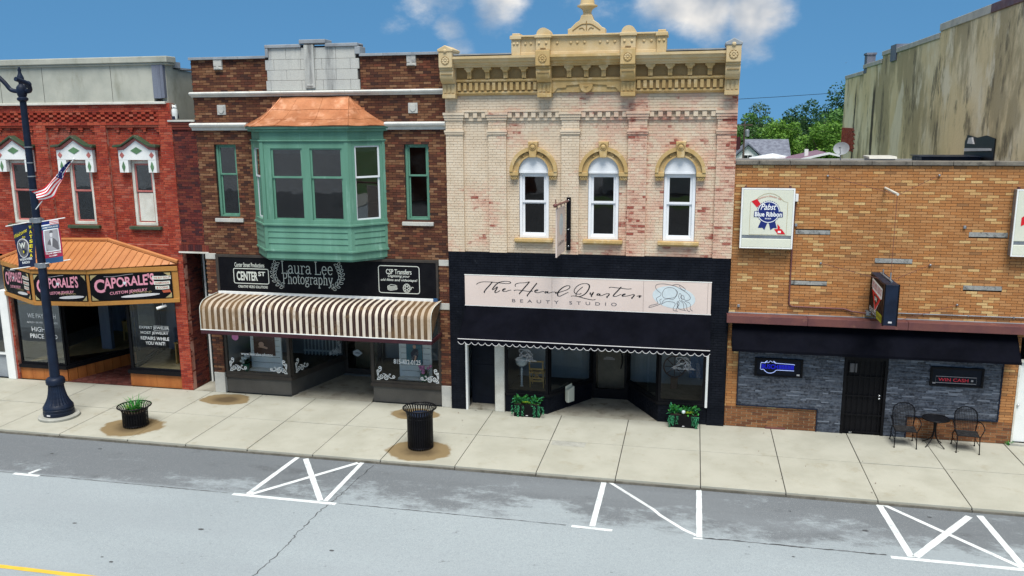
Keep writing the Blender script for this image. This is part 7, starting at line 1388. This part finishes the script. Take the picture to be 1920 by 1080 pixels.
t = thing('utility_pole', (3.9, 52, 0), 'thin grey utility pole with a transformer behind the bar', 'utility pole'); MB().tube([(3.95, 52, 0), (3.95, 52, 7.75)], [.11, .07], 8).build('pole', 'bark', t, smooth=60); MB().lathe([(.16, 6.5), (.18, 6.55), (.18, 7.0), (.1, 7.08)], (4.18, 51.9), 14).build('transformer', 'grey_metal', t, smooth=40); MB().box(3.3, 4.6, 51.95, 52.05, 7.4, 7.5).build('cross_arm', 'bark', t)
def cable(p, q, sag, label, r=.02):
    P, Q_ = Vector(p), Vector(q); solo(MB().tube([P.lerp(Q_, k/12)-Vector((0, 0, sag*math.sin(math.pi*k/12))) for k in range(13)], r, 5), 'overhead_cable', 'black_frame', label, 'cable')
cable((-25, 42, 9.2), (22, 56, 10.8), .7, 'overhead cable crossing the sky above the trees'); cable((3.4, 52, 7.45), (30, 58, 6.6), .5, 'thin overhead cable in front of the trees', .012); cable((-30, 52, 7.2), (3.4, 52, 7.45), .5, 'overhead cable running left from the utility pole', .012)
def tree(x, y, h, rx, m, seed, label, base=.28, n=5200, leaf=.34, ry=None):
    g = random.Random(seed); t = thing('tree', (x, y, -.3), label, 'tree', 'trees behind the bar'); ry = ry or rx
    MB().tube([(x, y, -.3), (x+.1, y, h*.3), (x-.1, y+.1, h*.6)], [rx*.09, rx*.065, rx*.02], 8).build('trunk', 'bark', t, smooth=60)
    for k in range(6):
        a = g.random()*6.28; z0 = h*g.uniform(.25, .5); e = Vector((x+rx*.6*math.cos(a), y+ry*.6*math.sin(a), z0+h*g.uniform(.15, .35))); MB().tube([(x, y, z0), Vector((x, y, z0)).lerp(e, .5)+Vector((0, 0, .2)), e], [rx*.035, rx*.025, rx*.01], 6).build('limb', 'bark', t, smooth=60)
    cl = []; zc = h*(base+1)/2; rz = h*(1-base)/2
    for k in range(34):
        while True:
            p = Vector((g.uniform(-1, 1), g.uniform(-1, 1), g.uniform(-1, 1)))
            if .35 < p.length < 1: break
        s = g.uniform(.2, .38); cl.append((Vector((x+p.x*rx*.82, y+p.y*ry*.82, zc+p.z*rz*.84)), s*rx, s*rz*.9))
    mb = MB()
    for k in range(n):
        c, r_, rz_ = cl[k % len(cl)]
        d = Vector((g.gauss(0, 1), g.gauss(0, 1), g.gauss(.15, 1))).normalized(); q = c+Vector((d.x*r_, d.y*r_, d.z*rz_))*g.uniform(.7, 1.06); u = Vector((g.gauss(0, 1), g.gauss(0, 1), g.gauss(0, .6))).normalized(); v = u.cross(d+Vector((g.gauss(0, .4), g.gauss(0, .4), g.gauss(0, .4)))).normalized(); L_ = leaf*g.uniform(.5, 1.1)
        mb.add([q-u*L_*.5, q+v*L_*.28, q+u*L_*.5, q-v*L_*.28], [(0, 1, 2, 3)])
    mb.build('crown', m, t, recalc=False); return t
tree(4.0, 70, 9.2, 3.2, 'tree_mid', 1, 'mid green tree at the left, beside the cream building'); tree(6.6, 76, 9.5, 3.2, 'tree_blue', 2, 'dusky blue-green tree standing behind the others')
tree(9.0, 74, 9.2, 3.2, 'tree_mid', 3, 'rounded mid green tree in the middle of the trees behind the bar'); tree(11.2, 70, 10.1, 2.9, 'tree_dark', 4, 'dark pointed tree behind the bright green one'); tree(11.6, 60, 8.1, 3.1, 'tree_bright', 5, 'bright yellow-green tree in front, beside the stained wall', n=7000); tree(15.2, 74, 12.6, 3.4, 'tree_dark', 6, 'tallest dark tree against the edge of the stained wall', n=6000)
tree(8.2, 66, 8.3, 2.4, 'tree_bright', 8, 'light green tree left of the dark pointed one'); tree(13.4, 66, 9.3, 2.6, 'tree_mid', 9, 'mid green tree close beside the stained wall'); tree(2.3, 66, 8.3, 2.2, 'tree_mid', 10, 'green tree half hidden by the edge of the cream building')
tree(6.6, 62, 6.0, 2.0, 'tree_bright', 7, 'small light green tree above the grey house roof', n=3500)
solo(MB().add([(9.6, 40, 11.55), (9.75, 40, 11.62), (9.68, 40, 11.57), (9.9, 40, 11.66), (9.7, 40.15, 11.58)], [(0, 2, 1), (2, 4, 3), (0, 4, 2)]), 'bird', 'ink_darkgrey', 'small dark bird flying in the sky above the stained wall', 'bird')
# ------------------------------------------------------------------ across the street, seen only in the window reflections
struct(MB().box(-90, 60, -70.9, -19.62, -.3, -.05), 'parking_lot', 'crack_seal'); struct(MB().box(-200, 120, -420, -71, -.3, -.05), 'far_yard', 'roofing'); struct(MB().box(-14, 10, -68, -57, -.05, -.04), 'lawn', 'grass_ground')
# the street, seen only in the window reflections
t = thing('opposite_house', (-4, -75, 0), 'pale house with a dark roof mirrored in the arched windows', 'house'); MB().box(-10, 2, -80, -72, 0, 4.0).build('wall', 'white_paint', t); MB().prismx([(-81, 4.0), (-76, 7.5), (-71, 4.0)], -10.6, 2.6).build('roof', 'slate', t)
t = thing('opposite_house', (-24, -62, 0), 'brown building across the street mirrored in the bay window', 'building'); MB().box(-32, -18, -75, -60, 0, 8.5).build('wall', 'brick_brown', t); MB().box(-32.2, -17.8, -75.2, -59.8, 8.5, 8.8).build('roof', 'roofing', t)
t = thing('opposite_house', (12, -70, 0), 'tan hall across the street mirrored in the upper windows', 'building'); MB().box(6, 22, -80, -66, 0, 6).build('wall', 'brick_tan', t); MB().box(5.8, 22.2, -80.2, -65.8, 6, 6.3).build('roof', 'roofing', t)
